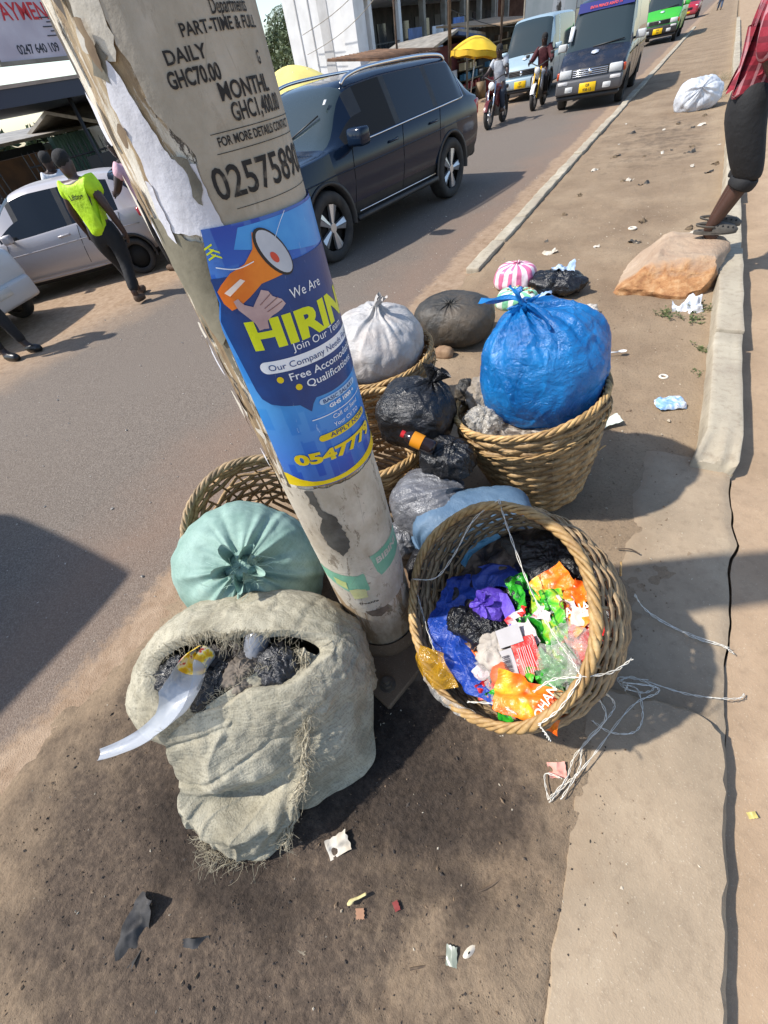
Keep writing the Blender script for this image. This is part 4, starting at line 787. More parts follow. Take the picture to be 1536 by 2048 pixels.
obj('side_flap', off(patch(RF, 36, 50, lambda u, v, p: Vector((0.6, -0.5, 0.4)) * (0.03 * fbm(p.x * 6, p.y * 6, p.z * 6 + 4, 3)))), M_BUR, bs)
# fringe: lip of the flap, mouth edge, seam, bottom hem
lip = spline(FLAP[0], 14); rl = random.Random(12)
threads('lip_fringe', [lip[rl.randrange(len(lip))] - SC + Vector((0, 0, SC.z)) + Vector((rl.gauss(0, .004), rl.gauss(0, .004), .004)) for _ in range(150)], [Vector((rl.gauss(-.3, .5), rl.gauss(.3, .5), rl.gauss(.5, .4))) for _ in range(150)], 0.035, 0.0009, M_BTH, bs, 14, 0.9, 6)
rt, dr = [], []
rng_ = random.Random(8)
for i in range(260):
    be = rng_.uniform(0.1, PI * 1.06); a0 = mouth_a(be); p = sackpos(a0 * rng_.uniform(0.97, 1.12), be, 1.003) - SC + Vector((0, 0, SC.z)); c = sackpos(0.02, be) - SC + Vector((0, 0, SC.z))
    rt.append(p); dr.append((c - p).normalized() + Vector((0.1, -0.25, -0.35)))
threads('mouth_fringe', rt, dr, 0.075, 0.0009, M_BTH, bs, 4, 0.75, 7)
seam = spline([(-0.655, 0.241, 0.495), (-0.604, 0.19, 0.455), (-0.576, 0.128, 0.41), (-0.563, 0.07, 0.36), (-0.548, 0.008, 0.29), (-0.538, -0.042, 0.225), (-0.548, -0.102, 0.19), (-0.55, -0.17, 0.11), (-0.553, -0.235, 0.04)], 14)
rt, dr = [], []
for i in range(420):
    p = seam[rng_.randrange(len(seam) - 3)] - SC + Vector((0, 0, SC.z)); rt.append(p + Vector((rng_.gauss(.012, .012), rng_.gauss(-.008, .008), rng_.gauss(0, .008) + 0.012))); dr.append(Vector((rng_.gauss(0.1, .5), rng_.gauss(-.7, .3), rng_.gauss(-.5, .3))))
threads('seam_fringe', rt, dr, 0.06, 0.0008, M_BTH, bs, 5, 1.1, 8)
for k in range(5):
    P = [p - SC + Vector((0, 0, SC.z)) + Vector((0.010 * math.sin(i * .3 + k * 2) + .014, 0.008 * math.cos(i * .37 + k), 0.008 + 0.006 * math.sin(i * .23 + k))) for i, p in enumerate(seam)]
    obj('rope_strand', tube(P, 0.0038, 5), M_BTH, bs)
hem = spline([(-0.81, -0.345, 0.03), (-0.75, -0.365, 0.03), (-0.69, -0.352, 0.02), (-0.626, -0.33, 0.02), (-0.575, -0.292, 0.02)], 12)
rt, dr = [], []
for i in range(170):
    p = hem[min(len(hem) - 1, int(abs(rng_.gauss(0, .42)) * len(hem)))] - SC + Vector((0, 0, SC.z)); rt.append(p + Vector((rng_.gauss(0, .012), rng_.gauss(0, .012), rng_.uniform(-.01, .04)))); dr.append(Vector((rng_.gauss(-.6, .5), rng_.gauss(-.7, .4), rng_.gauss(-.1, .15))))
threads('hem_fringe', rt, dr, 0.065, 0.0009, M_BTH, bs, 6, 0.9, 8)
# rubbish inside its mouth
for (lab_, lc_, rd_, m_, sd_) in [('shiny black film at the left in the mouth of the burlap sack', (-0.99, -0.01, 0.455), (0.09, 0.075, 0.05), MF_BLACK, 5.0), ('black film wound behind the yellow label in the burlap sack', (-0.85, 0.03, 0.475), (0.045, 0.09, 0.045), MF_BLACK, 6.0), ('brown cloth bunched in the middle of the burlap sack', (-0.79, 0.09, 0.475), (0.06, 0.055, 0.045), mat('brown_cloth', srgb('7d7264'), srgb('5a5046'), 9, .8, .4, 40), 7.0), ('grey black film at the right in the burlap sack', (-0.70, 0.17, 0.465), (0.075, 0.07, 0.05), MF_DARK, 8.0)]:
    bag('plastic_wad', lab_, lc_, rd_, (0.3, 0.2, 1), m_, 'wad', nu=90, nv=60, pleat=0.006, npl=5, pw_=1.2, crump=0.10, cs=2.6, seed=sd_, ridge=0.05)
bag('rubbish_bag', 'crumpled black and brown plastic inside the burlap sack', (-0.86, 0.085, 0.40), (0.20, 0.13, 0.10), (0.2, 0.2, 1), m_film('brown_black_film', '1c1a19', '4a423c', 0.35, 0.8, 18, 0.5), 'bag', nu=120, nv=80, pleat=0.02, crump=0.085, cs=3.0, seed=71.0).rotation_euler = (0, 0, R(30))
bottle('dark empty bottle with silver shoulder in the mouth of the burlap sack', (-0.80, 0.13, 0.43), (-0.15, 0.75, 0.55), plain('smoky_pet', (0.22, 0.23, 0.25), 0.12), plain('grey_cap', (0.2, 0.2, 0.22), 0.4), None, 0.12, 0.042)
fb = thing('plastic_bottle', 'cut white plastic bottle with a yellow label hanging out of the burlap sack', 'bottle', (-0.93, 0.05, 0.0))
FN = spline([(-1.080, -0.292, 0.42), (-1.005, -0.228, 0.435), (-0.94, -0.160, 0.465), (-0.890, -0.085, 0.505), (-0.885, -0.02, 0.515), (-0.915, 0.035, 0.50), (-0.93, 0.08, 0.48)], 10)
def fun(u, v):
    i = round(v * (len(FN) - 1)); p = FN[i]; t = (FN[min(len(FN) - 1, i + 1)] - FN[max(0, i - 1)]).normalized(); s = t.cross(Vector((0, 0, 1))).normalized(); up = s.cross(t)
    wd = interp(v, [(0, 0.020), (0.12, 0.024), (0.4, 0.034), (0.55, 0.055), (0.72, 0.048), (1, 0.036)]); arc = interp(v, [(0, 1.9), (0.4, 2.4), (0.6, 3.6), (0.75, 5.0), (1, 6.2)]); a = (u - 0.5) * arc
    k = 1 + 0.12 * nz(u * 4, v * 9, 2)
    return tuple(p + s * (math.sin(a) * wd * k) - up * (math.cos(a) * wd * k - wd) * 0.9 - Vector((-0.93, 0.05, 0)))
t_ = NT('frosted_plastic'); M_FROST = t_.fin(srgb('b4bac2'), 0.3, t_.bump(t_.noise(18, 5), 0.4, 0.01), Alpha=0.72)
obj('bottle_body', grid(22, len(FN), fun), M_FROST, fb)
lb = grid(18, 6, lambda u, v: (lambda q: tuple(Vector(fun(u, q)) + Vector((0, 0, 0.002))))(0.80 + 0.18 * v)); t_ = NT('yellow_label'); n_ = t_.noise(28, 3)
obj('label', lb, t_.fin(t_.ramp(n_, [(0.42, srgb('d9a40f')), (0.5, srgb('f0cf1a')), (0.6, srgb('e8e0c0')), (0.66, srgb('c23a22'))]), 0.35), fb)
# ================================================================ CONTENTS OF THE FRONT BASKET
NB = Vector((-0.447, -0.541, 0.712)).normalized()
RTB = Vector((0.8794, -0.1205, 0.4605)).normalized(); UPB = NB.cross(RTB).normalized()      # up and right across the mouth as seen by the viewer
RC = Vector((-0.166, 0.614, 0.505))
def bk(a, b, d): return RC + RTB * a + UPB * b - NB * d       # a right, b up, d depth below the rim plane
def sheetobj(name, label, cat, ctr, size, ax, ay, m, amp=0.02, seed=0.0, n=(26, 20), fs=9.0, fold=0.0, group=None, edge=0.0):
    """thin crumpled sheet lying in the plane of ax, ay"""
    ax = Vector(ax).normalized(); ay = (Vector(ay) - ax * ax.dot(Vector(ay))).normalized(); az = ax.cross(ay); c = Vector(ctr); th = 0.0008
    def fn(u, v):
        x, y = (u - 0.5) * size[0], (v - 0.5) * size[1]
        k = 1 - edge * (0.5 + 0.5 * math.sin(u * 21 + seed) * math.sin(v * 17 + seed)); x *= k; y *= k
        h = amp * (fbm(x * fs + seed, y * fs, seed, 3) - 0.8 * abs(nz(x * fs * 2 + seed, y * fs * 2, 1 + seed))) + fold * abs(u - 0.5) * size[0]
        w = 0.3 * amp * nz(y * fs * 1.5, x * fs * 1.5, seed + 9)
        return tuple(ax * (x + w) + ay * (y + w) + az * h)
    vf = grid(n[0], n[1], fn); o = obj(name, vf, m, smooth=True, sharp=60); o.location = c
    return tag(o, label, cat, group)
def wrapmat(name, stops, scale=14, rough=0.25, dirn='X', wscale=3.0, dist=4.0, spec=0.5):
    t = NT(name); f = t.noise(scale, 3, 0.5, None, 0.8)
    col = t.ramp(f, stops); cr = t.noise(34, 5, 0.6, None, 1.0); rid = t.math('ABSOLUTE', t.math('SUBTRACT', cr, 0.5))
    return t.fin(col, rough, t.bump(rid, 0.6, 0.01), Specular_IOR_Level=spec)
c = srgb
W_GREEN = wrapmat('green_sachet', [(0.40, c('0f5a18')), (0.46, c('1f8a24')), (0.56, c('3fae2c')), (0.60, c('0c2a18')), (0.68, c('102c1e'))], 22)
W_GREEN2 = wrapmat('lime_sachet', [(0.40, c('1c7a22')), (0.50, c('55b52e')), (0.60, c('a8b834')), (0.64, c('1b6b28'))], 18)
W_ORANGE = wrapmat('orange_sachet', [(0.36, c('d34a12')), (0.46, c('f0701c')), (0.58, c('f6952a')), (0.66, c('f3c12c'))], 12)
W_RED = wrapmat('red_sachet', [(0.42, c('c01f22')), (0.56, c('df3a32')), (0.64, c('e8776a'))], 12)
W_PINK = wrapmat('white_red_sachet', [(0.42, c('c4b8b8')), (0.55, c('d2c8c6')), (0.60, c('cf3b44'))], 10)
W_BROWN = wrapmat('brown_wrapper', [(0.4, c('3a2a20')), (0.55, c('6b5040')), (0.65, c('8d7460'))], 14)
MF_PURP = m_film('purple_film', '4a34a0', '6c50c4', 0.32, 0.6, 18, tr=0.1); MF_BLUE2 = m_film('deep_blue_film', '12308a', '2a55b8', 0.28, 0.7, 13, 0.6, tr=0.15); MF_CYAN = m_film('cyan_film', '3f86a8', '7cb4cc', 0.25, 0.7, 16, 0.6, tr=0.1)
M_CLR = m_clear('clear_wrap', 'bdb9b2', 0.26); M_CLRY = m_clear('yellow_clear_wrap', 'b98a1c', 0.42)
# filling under everything
def fill(u, v):
    r = 0.30 * math.sqrt(v); a = 2 * PI * u; x, y = r * math.cos(a), r * math.sin(a)
    p = bk(x, y, 0.145 + 0.33 * max(0, y + 0.05) + 0.035 * nz(x * 14, y * 14, 3)); return tuple(p - RC)
fo = obj('rubbish_heap', grid(60, 22, fill, closeu=True), wrapmat('mixed_rubbish', [(0.35, c('17171b')), (0.45, c('2a2a30')), (0.55, c('4a4038')), (0.62, c('6b5f55'))], 16)); fo.location = RC; tag(fo, 'dark mixed rubbish filling the bottom of the tipped basket', 'rubbish', kind='stuff')
def drape(name, label, cat, ctrl, m, amp=0.02, seed=0.0, nu=40, nv=36, fs=9):
    vf = patch(ctrl, nu, nv, lambda u, v, p: Vector((nz(p.x * fs + seed, p.y * fs, p.z * fs), nz(p.y * fs, p.z * fs + seed, p.x * fs), nz(p.z * fs, p.x * fs, p.y * fs + seed))) * amp - NB * (amp * 1.6 * abs(nz(p.x * fs * 2.2, p.y * fs * 2.2, p.z * fs * 2.2 + seed))))
    c0 = Vector(vf[0][0]); o = obj(name, ([tuple(Vector(p) - c0) for p in vf[0]], vf[1]), m); o.location = c0; return tag(o, label, cat)
def B(*L): return [bk(*q) for q in L]
# blue bag lining, folded down the left side to the lower rim
drape('plastic_bag', 'torn deep blue plastic bag lining the left of the tipped basket', 'bag', [B((-0.30, 0.06, 0.15), (-0.24, 0.09, 0.17), (-0.15, 0.08, 0.18), (-0.06, 0.08, 0.18)), B((-0.315, -0.03, 0.10), (-0.26, -0.02, 0.11), (-0.20, 0.0, 0.13), (-0.13, 0.03, 0.15)), B((-0.285, -0.12, 0.06), (-0.22, -0.11, 0.08), (-0.18, -0.09, 0.11), (-0.13, -0.05, 0.16)), B((-0.19, -0.22, 0.03), (-0.14, -0.19, 0.05), (-0.10, -0.17, 0.07), (-0.08, -0.13, 0.14)), B((-0.06, -0.29, 0.03), (-0.02, -0.26, 0.035), (0.01, -0.24, 0.06), (0.0, -0.19, 0.13)), B((0.05, -0.31, 0.04), (0.08, -0.29, 0.045), (0.09, -0.275, 0.06), (0.08, -0.24, 0.11))], MF_BLUE2, 0.030, 2.0, 44, 50)
drape('plastic_bag', 'indigo film spread across the upper middle of the tipped basket', 'bag', [B((-0.22, 0.16, 0.24), (-0.10, 0.19, 0.27), (0.03, 0.18, 0.27)), B((-0.20, 0.09, 0.17), (-0.08, 0.12, 0.19), (0.06, 0.12, 0.21)), B((-0.14, 0.02, 0.13), (-0.05, 0.06, 0.135), (0.07, 0.07, 0.15))], m_film('indigo_film', '1b2f86', '3350a8', 0.3, 0.6, 15, 0.6, tr=0.1), 0.024, 5.0)
drape('plastic_bag', 'pale cyan plastic showing through the upper left weave of the tipped basket', 'bag', [B((-0.31, 0.13, 0.20), (-0.26, 0.22, 0.22), (-0.17, 0.27, 0.24)), B((-0.27, 0.08, 0.22), (-0.20, 0.17, 0.26), (-0.12, 0.21, 0.27))], MF_CYAN, 0.02, 7.0)
bag('plastic_bag', 'purple crumpled bag knotted like a rose in the tipped basket', bk(-0.06, 0.005, 0.115), (0.062, 0.062, 0.045), NB, MF_PURP, 'bag', dict(r0=0.012, r1=0.034, h=0.022, lobes=4, seed=4.0), nu=80, nv=56, pleat=0.07, npl=7, pw_=1.3, crump=0.05, cs=2.3, seed=81.0)
drape('plastic_bag', 'purple strip of film trailing to the middle of the tipped basket', 'bag', [B((-0.03, 0.045, 0.10), (0.01, 0.05, 0.10)), B((0.0, -0.01, 0.09), (0.045, 0.005, 0.095)), B((0.045, -0.085, 0.09), (0.07, -0.07, 0.10))], MF_PURP, 0.014, 3.0, 16, 22)
bag('plastic_bag', 'crumpled black plastic bag in the middle of the tipped basket', bk(-0.055, -0.085, 0.135), (0.105, 0.085, 0.065), NB, MF_BLACK, 'bag', nu=120, nv=80, pleat=0.03, npl=9, crump=0.10, cs=2.9, seed=85.0)
bag('plastic_bag', 'small black knot of film left of the crumpled black bag', bk(-0.17, -0.075, 0.10), (0.048, 0.055, 0.04), NB, MF_BLACK, 'bag', nu=60, nv=40, pleat=0.04, npl=7, crump=0.11, cs=2.7, seed=87.0)
bag('plastic_bag', 'large black bag deep at the back of the tipped basket', bk(0.11, 0.18, 0.25), (0.15, 0.12, 0.08), NB, MF_BLACK, 'bag', nu=100, nv=64, pleat=0.02, crump=0.08, cs=2.6, seed=89.0)
bag('plastic_bag', 'dusty grey bag deep at the top of the tipped basket', bk(-0.05, 0.225, 0.25), (0.075, 0.04, 0.04), NB, MF_DUSTB, 'bag', nu=60, nv=40, crump=0.08, cs=2.6, seed=91.0)
S1 = 'sachets in the tipped basket'
for i, (a, b, d, w_, h_, rot, m_, lab) in enumerate([
    (0.045, 0.030, 0.11, 0.13, 0.075, -62, W_GREEN, 'dark green sachet next to the purple rose of film'), (0.10, 0.060, 0.12, 0.14, 0.07, -70, W_GREEN2, 'lime sachet near the top of the sachet pile'), (0.115, -0.045, 0.10, 0.10, 0.07, -60, W_GREEN, 'green sachet at the centre of the pile'),
    (0.175, 0.0, 0.095, 0.19, 0.08, -76, W_GREEN2, 'long lime green sachet under the twine'), (0.185, -0.075, 0.105, 0.13, 0.08, -78, W_GREEN, 'green sachet folded beside the red label'), (0.235, -0.12, 0.085, 0.12, 0.085, -55, W_GREEN2, 'green sachet near the lower right of the pile'),
    (0.165, 0.095, 0.115, 0.14, 0.12, -42, W_ORANGE, 'orange sachet highest in the pile'), (0.235, 0.035, 0.095, 0.115, 0.09, -45, W_ORANGE, 'crumpled orange sachet beside the right wall'), (0.155, -0.235, 0.035, 0.19, 0.125, -4, W_ORANGE, 'bright orange sachet at the lower rim'),
    (0.075, -0.245, 0.055, 0.11, 0.09, -12, W_RED, 'red crumpled wrapper left of the lower orange sachet'), (0.27, -0.02, 0.085, 0.09, 0.15, -30, W_RED, 'red wrapper against the right wall of the basket'), (0.275, 0.03, 0.075, 0.075, 0.05, 0, plain('pale_pink', srgb('f0c8bc'), 0.5), 'pale pink torn wrapper by the right wall'),
    (0.085, -0.05, 0.085, 0.12, 0.07, -45, W_PINK, 'white sachet with red print below the purple strip'), (-0.055, -0.165, 0.085, 0.085, 0.045, -35, plain('orange_card', srgb('d96a1c'), 0.4), 'orange card strip beside the black bag'), (0.06, -0.292, 0.05, 0.10, 0.06, -50, W_GREEN, 'green sachet tucked under the lower rim')]):
    ca, sa = math.cos(R(rot)), math.sin(R(rot)); ax = RTB * ca + UPB * sa; ay = -RTB * sa + UPB * ca
    sheetobj('sachet', lab, 'sachet', bk(a, b, d), (w_, h_), ax + NB * 0.25 * math.sin(i * 2.1), ay + NB * 0.3 * math.cos(i * 1.7), m_, 0.022, i * 3.7, (26, 20), 12.0, 0.0, S1, 0.03)
for k, (a, b, d, w_, rot, m_, cn, pl) in enumerate([(0.02, 0.09, 0.13, .06, 30, W_GREEN, 'dark green', 'above the purple rose'), (0.24, 0.09, 0.09, .06, 50, W_ORANGE, 'orange', 'high on the right wall'), (0.13, 0.02, 0.095, .055, 10, W_PINK, 'white and red', 'between the lime sachets'), (0.06, -0.005, 0.10, .05, 80, W_RED, 'red', 'beside the purple strip'), (0.20, -0.16, 0.06, .06, 25, W_GREEN, 'dark green', 'below the red label'), (-0.02, -0.205, 0.06, .05, 60, W_PINK, 'white and red', 'by the lower blue film'), (0.25, -0.07, 0.08, .06, -20, W_ORANGE, 'orange', 'low on the right wall'), (0.13, -0.17, 0.055, .05, 15, W_GREEN2, 'lime', 'just above the lower orange sachet'), (-0.10, -0.14, 0.085, .045, -30, W_BROWN, 'brown', 'under the black bag'), (0.10, 0.12, 0.16, .06, 0, W_BROWN, 'brown', 'behind the top orange sachet'), (0.0, -0.26, 0.05, .05, 40, W_RED, 'red', 'at the bottom rim'), (0.21, 0.06, 0.085, .045, -60, W_PINK, 'white and red', 'against the orange sachets'), (0.09, -0.205, 0.055, .04, 70, W_BROWN, 'brown', 'beside the orange peel'), (0.15, 0.05, 0.10, .05, -10, W_GREEN, 'dark green', 'under the top orange sachet')]):
    ca, sa = math.cos(R(rot)), math.sin(R(rot)); sheetobj('wrapper', 'small crumpled %s wrapper %s' % (cn, pl), 'wrapper', bk(a, b, d), (w_ * 1.3, w_), RTB * ca + UPB * sa + NB * .3 * math.sin(k), -RTB * sa + UPB * ca + NB * .4 * math.cos(k * 1.3), m_, .03, 50 + k * 2.3, (16, 12), 22.0, 0, 'small wrappers in the tipped basket', .08)
# the red and white printed label, with its lettering bars
sl = thing('sachet', 'red and white printed label lying across the middle of the tipped basket', 'sachet', bk(0.09, -0.12, 0.06), 0, S1)
LR = -60
def lbl(name, x, y, w_, h_, m_, s=0.0, up=0.0):
    ca, sa = math.cos(R(LR)), math.sin(R(LR)); ax = RTB * ca + UPB * sa; ay = -RTB * sa + UPB * ca
    o = sheetobj(name, None, None, ax * x + ay * y + NB * up, (w_, h_), ax, ay, m_, 0.004, s, (14, 10), 9); o.parent = sl; return o
lbl('red_panel', 0.02, 0.03, 0.12, 0.085, W_RED, 1.0); lbl('white_panel', -0.055, -0.005, 0.055, 0.09, plain('label_white', (0.42, 0.40, 0.40), 0.35), 2.0, 0.002); lbl('code_panel', 0.03, -0.035, 0.10, 0.05, plain('label_white', (0.42, 0.40, 0.40), 0.35), 3.0, 0.003)
for k in range(7): lbl('print_line', 0.025, 0.055 - 0.0075 * k, 0.075, 0.0018, plain('label_pink', srgb('f2b8b4'), 0.4), 5 + k, 0.008)
for k in range(10): lbl('print_bar', 0.0 + 0.005 * k, -0.035, 0.002 if k % 3 else 0.0032, 0.026, plain('print_black_bar', (0.05, 0.04, 0.05), 0.5), 15 + k, 0.010)
for (a, b, d, txt, hh, rot, cm) in [(0.185, 0.055, 0.085, 'CC', 0.026, -42, '6b4a20'), (0.215, -0.265, 0.008, 'OHAN', 0.026, 70, 'f2e6d8'), (0.225, 0.02, 0.07, 'ANA', 0.026, 30, 'f4d8c8')]:
    ca, sa = math.cos(R(rot)), math.sin(R(rot)); ax = RTB * ca + UPB * sa; ay = -RTB * sa + UPB * ca; tv = textmesh(txt, hh, 0.01)
    o = obj('printed_word', ([tuple(ax * x + ay * y) for x, y, _ in tv[0]], tv[1]), plain('word_' + cm, srgb(cm), 0.4)); p0 = bk(a, b, d)
    host = min([q for q in bpy.data.objects if q.name.startswith('sachet') and q.type == 'MESH' and q.parent is None], key=lambda q: (Vector(q.location) - p0).length); o.location = p0 - Vector(host.location); o.parent = host
for k, (ctrl, m_, lab) in enumerate([(B((0.15, -0.07, 0.06), (0.22, -0.06, 0.06), (0.28, -0.09, 0.05)) , M_CLR, 'clear crumpled film over the lower green sachets'), (B((0.17, -0.09, 0.05), (0.22, -0.09, 0.05), (0.27, -0.11, 0.045)), m_clear('green_clear', '8fb48a', 0.3), 'clear greenish film near the lower rim'), (B((0.20, 0.02, 0.07), (0.25, 0.0, 0.06), (0.29, -0.02, 0.05)), M_CLR, 'clear film against the right wall'), (B((-0.04, -0.15, 0.07), (0.0, -0.16, 0.06), (0.04, -0.18, 0.055)), M_CLR, 'clear plastic film beside the white label')]):
    dn = UPB * -0.055; drape('clear_wrapper', lab, 'wrapper', [ctrl, [p + dn + NB * 0.015 for p in ctrl], [p + dn * 2 for p in ctrl]], m_, 0.024, 20 + k * 3.0, 24, 24, 14)
bag('fruit_peel', 'round orange fruit peel among the wrappers', bk(0.052, -0.198, 0.07), (0.042, 0.042, 0.035), NB, mat('orange_peel', srgb('d9764a'), srgb('b8552e'), 18, 0.5, 0.3, 120), 'peel', nu=48, nv=30, crump=0.03, seed=3.0, pleat=0.0)
bag('tissue', 'white crumpled tissue left of the red label', bk(0.0, -0.135, 0.08), (0.055, 0.065, 0.035), NB, mat('tissue', srgb('c4bcb0'), srgb('a0968a'), 12, 0.9), 'tissue', nu=60, nv=40, crump=0.10, cs=2.4, seed=7.0, pleat=0.0)
# yellow clear film hooked on the left of the rim
drape('plastic_film', 'clear plastic film with yellow print hanging over the lower left rim', 'plastic', [B((-0.26, -0.19, 0.0), (-0.22, -0.185, -0.025), (-0.16, -0.18, 0.01)), B((-0.25, -0.255, -0.01), (-0.19, -0.25, -0.035), (-0.12, -0.23, -0.005)), B((-0.18, -0.30, -0.01), (-0.13, -0.30, -0.03), (-0.08, -0.28, -0.01))], M_CLRY, 0.02, 11.0, 26, 26)
drape('plastic_film', 'clear colourless film trailing along the lower left rim', 'plastic', [B((-0.22, -0.265, -0.005), (-0.15, -0.29, -0.025), (-0.07, -0.31, -0.02), (0.02, -0.315, 0.0)), B((-0.19, -0.305, 0.0), (-0.11, -0.335, -0.02), (-0.03, -0.35, -0.02), (0.04, -0.345, 0.0))], M_CLR, 0.022, 13.0, 40, 18)
# ================================================================ TWINE
M_TW = mat('white_twine', srgb('e6e2d8'), srgb('c9c2b2'), 60, 0.7)
def twine(label, runs, r=0.0022, cat='twine', name='twine'):
    t = thing(name, label, cat, runs[0][0])
    for k, pts in enumerate(runs):
        P = spline(pts, 10); o0 = Vector(runs[0][0]); rr = random.Random(k)
        for s in range(2):
            Q = [p - o0 + Vector((0.0024 * math.sin(i * .9 + s * PI), 0.0024 * math.cos(i * .9 + s * PI), 0.0024 * math.sin(i * .5 + s * PI))) for i, p in enumerate(P)]
            obj('cord_strand', tube(Q, r * 0.62, 4), M_TW, t)
    return t
twine('white twine looped over the mouth of the tipped basket', [
    B((0.0, 0.35, -0.012), (0.05, 0.24, 0.0), (0.12, 0.10, 0.02), (0.20, -0.01, 0.02), (0.265, -0.07, 0.01), (0.305, -0.10, -0.01), (0.318, -0.112, -0.018)),
    B((0.0, 0.35, -0.012), (-0.10, 0.28, 0.0), (-0.18, 0.15, 0.02), (-0.25, 0.06, 0.02), (-0.33, 0.04, -0.014)),
    B((-0.335, 0.04, -0.014), (-0.33, -0.03, 0.03), (-0.29, -0.12, 0.05), (-0.21, -0.20, 0.03)),
    B((0.318, -0.112, -0.018), (0.25, -0.14, -0.02), (0.20, -0.19, -0.02)), B((0.318, -0.112, -0.018), (0.28, -0.20, -0.025), (0.225, -0.265, -0.018)),
    B((-0.02, -0.30, 0.0), (0.06, -0.28, 0.03), (0.13, -0.28, 0.03)), B((0.318, -0.112, -0.018), (0.36, -0.09, 0.06), (0.385, -0.05, 0.12)), B((0.225, -0.265, -0.018), (0.25, -0.275, -0.03), (0.26, -0.29, -0.02))])
KR = tuple(bk(0.318, -0.112, -0.018))
twine('tangled white twine trailing from the tipped basket to the slab', [
    [KR, (0.23, 0.603, 0.2), (0.277, 0.572, 0.12), (0.22, 0.439, 0.075), (0.208, 0.355, 0.075), (0.172, 0.275, 0.07)],
    [KR, (0.283, 0.636, 0.15), (0.292, 0.602, 0.1), (0.236, 0.48, 0.075), (0.238, 0.401, 0.075), (0.206, 0.293, 0.07)],
    [(0.317, 0.742, 0.08), (0.417, 0.781, 0.06), (0.43, 0.762, 0.06), (0.354, 0.668, 0.075), (0.256, 0.427, 0.08), (0.211, 0.341, 0.07), (0.177, 0.271, 0.065)],
    [(0.322, 0.742, 0.06), (0.368, 0.741, 0.07), (0.394, 0.654, 0.07), (0.374, 0.591, 0.07), (0.308, 0.558, 0.07), (0.246, 0.566, 0.08)],
    [(0.312, 0.753, 0.06), (0.35, 0.79, 0.05), (0.42, 0.786, 0.045), (0.39, 0.745, 0.06), (0.33, 0.735, 0.06), (0.31, 0.77, 0.05), (0.40, 0.80, 0.05)],
    [(0.172, 0.275, 0.07), (0.147, 0.338, 0.065), (0.194, 0.348, 0.08)], [(0.322, 0.70, 0.12), (0.33, 0.74, 0.09), (0.312, 0.753, 0.06)]])
twine('single white twine end lying across the crack right of the tipped basket', [[(0.40, 0.80, 0.04), (0.526, 0.818, 0.025), (0.619, 0.848, 0.02), (0.692, 0.888, 0.0), (0.712, 0.919, -0.01)]])
twine('double white twine lying on the concrete behind the tipped basket', [[(0.30, 1.10, 0.12), (0.358, 1.098, 0.05), (0.437, 1.079, 0.022), (0.544, 1.069, 0.02), (0.627, 1.07, 0.018), (0.677, 1.06, 0.0)], [(0.30, 1.105, 0.12), (0.36, 1.10, 0.045), (0.45, 1.085, 0.02), (0.55, 1.06, 0.02), (0.66, 1.075, 0.01)]])
# ================================================================ LITTER AND STONES ON THE GROUND
def gz(x, y): return dirt_h(x, y) if x < 0.3 else (0.05 if y < 0.75 and x < 0.66 else (0.008 if x < 0.66 else (RZ + 0.004)))
def scrap(name, label, cat, x, y, size, rot, m, amp=0.02, seed=0.0, tilt=0.1, fs=14.0, lift=0.012, group=None, edge=0.08, n=(20, 16)):
    o = sheetobj(name, label, cat, (x, y, gz(x, y) + lift), size, (math.cos(rot), math.sin(rot), tilt), (-math.sin(rot), math.cos(rot), 0.1), m, amp, seed, n, fs, 0.0, group, edge); return o
MS_PAPER = mat('scrap_paper', srgb('cfc8ba'), srgb('a59b8b'), 14, 0.85); MS_CLOTH = mat('black_rag', srgb('444241'), srgb('2f2e2d'), 20, 0.8, 0.4, 60)
scrap('paper_scrap', 'torn grey paper scrap on the dark soil in front of the pole', 'paper', -0.389, -0.151, (0.085, 0.06), 0.9, MS_PAPER, 0.016, 3.0, 0.2, edge=0.1)
scrap('rag', 'black rag lying on the sooty soil at the lower left', 'rag', -0.86, -0.635, (0.08, 0.17), 0.25, MS_CLOTH, 0.035, 5.0, 0.15, 10, 0.02, n=(30, 34), edge=0.15)
scrap('rag', 'thin black strip of rag beside the larger rag', 'rag', -0.66, -0.56, (0.08, 0.022), 0.55, MS_CLOTH, 0.03, 8.0, 0.05, 10, 0.012)
scrap('paper_scrap', 'pink crumpled paper under the end of the tangled twine', 'paper', 0.177, 0.366, (0.055, 0.05), 0.4, plain('pink_paper', srgb('d69a8c'), 0.7), 0.03, 11.0, 0.2, lift=0.02)
tag(obj('fruit_peel', tube(spline([(-0.285, -0.255, 0.02), (-0.272, -0.235, 0.022), (-0.262, -0.225, 0.02), (-0.245, -0.205, 0.024)], 5), [0.004, 0.006, 0.009, 0.009, 0.007] + [0.005] * 11, 6, flat=0.5), plain('banana_peel', srgb('cfc18a'), 0.8)), 'curled pale yellow peel on the dark soil in front', 'peel')
scrap('shard', 'small orange pottery shard beside the curled peel', 'shard', -0.242, -0.255, (0.028, 0.028), 0.5, plain('terracotta', srgb('9a7358'), 0.8), 0.006, 2.0, edge=0.2, lift=0.008)
scrap('shard', 'small dark red shard on the dark soil', 'shard', -0.152, -0.186, (0.02, 0.026), 0.9, plain('maroon', srgb('7d2a24'), 0.6), 0.005, 6.0, edge=0.2, lift=0.008)
scrap('plastic_scrap', 'clear greenish plastic shard near the slab', 'plastic', 0.032, -0.198, (0.032, 0.045), 0.3, plain('pale_plastic', srgb('7f8577'), 0.3), 0.006, 9.0, lift=0.01, edge=0.1)
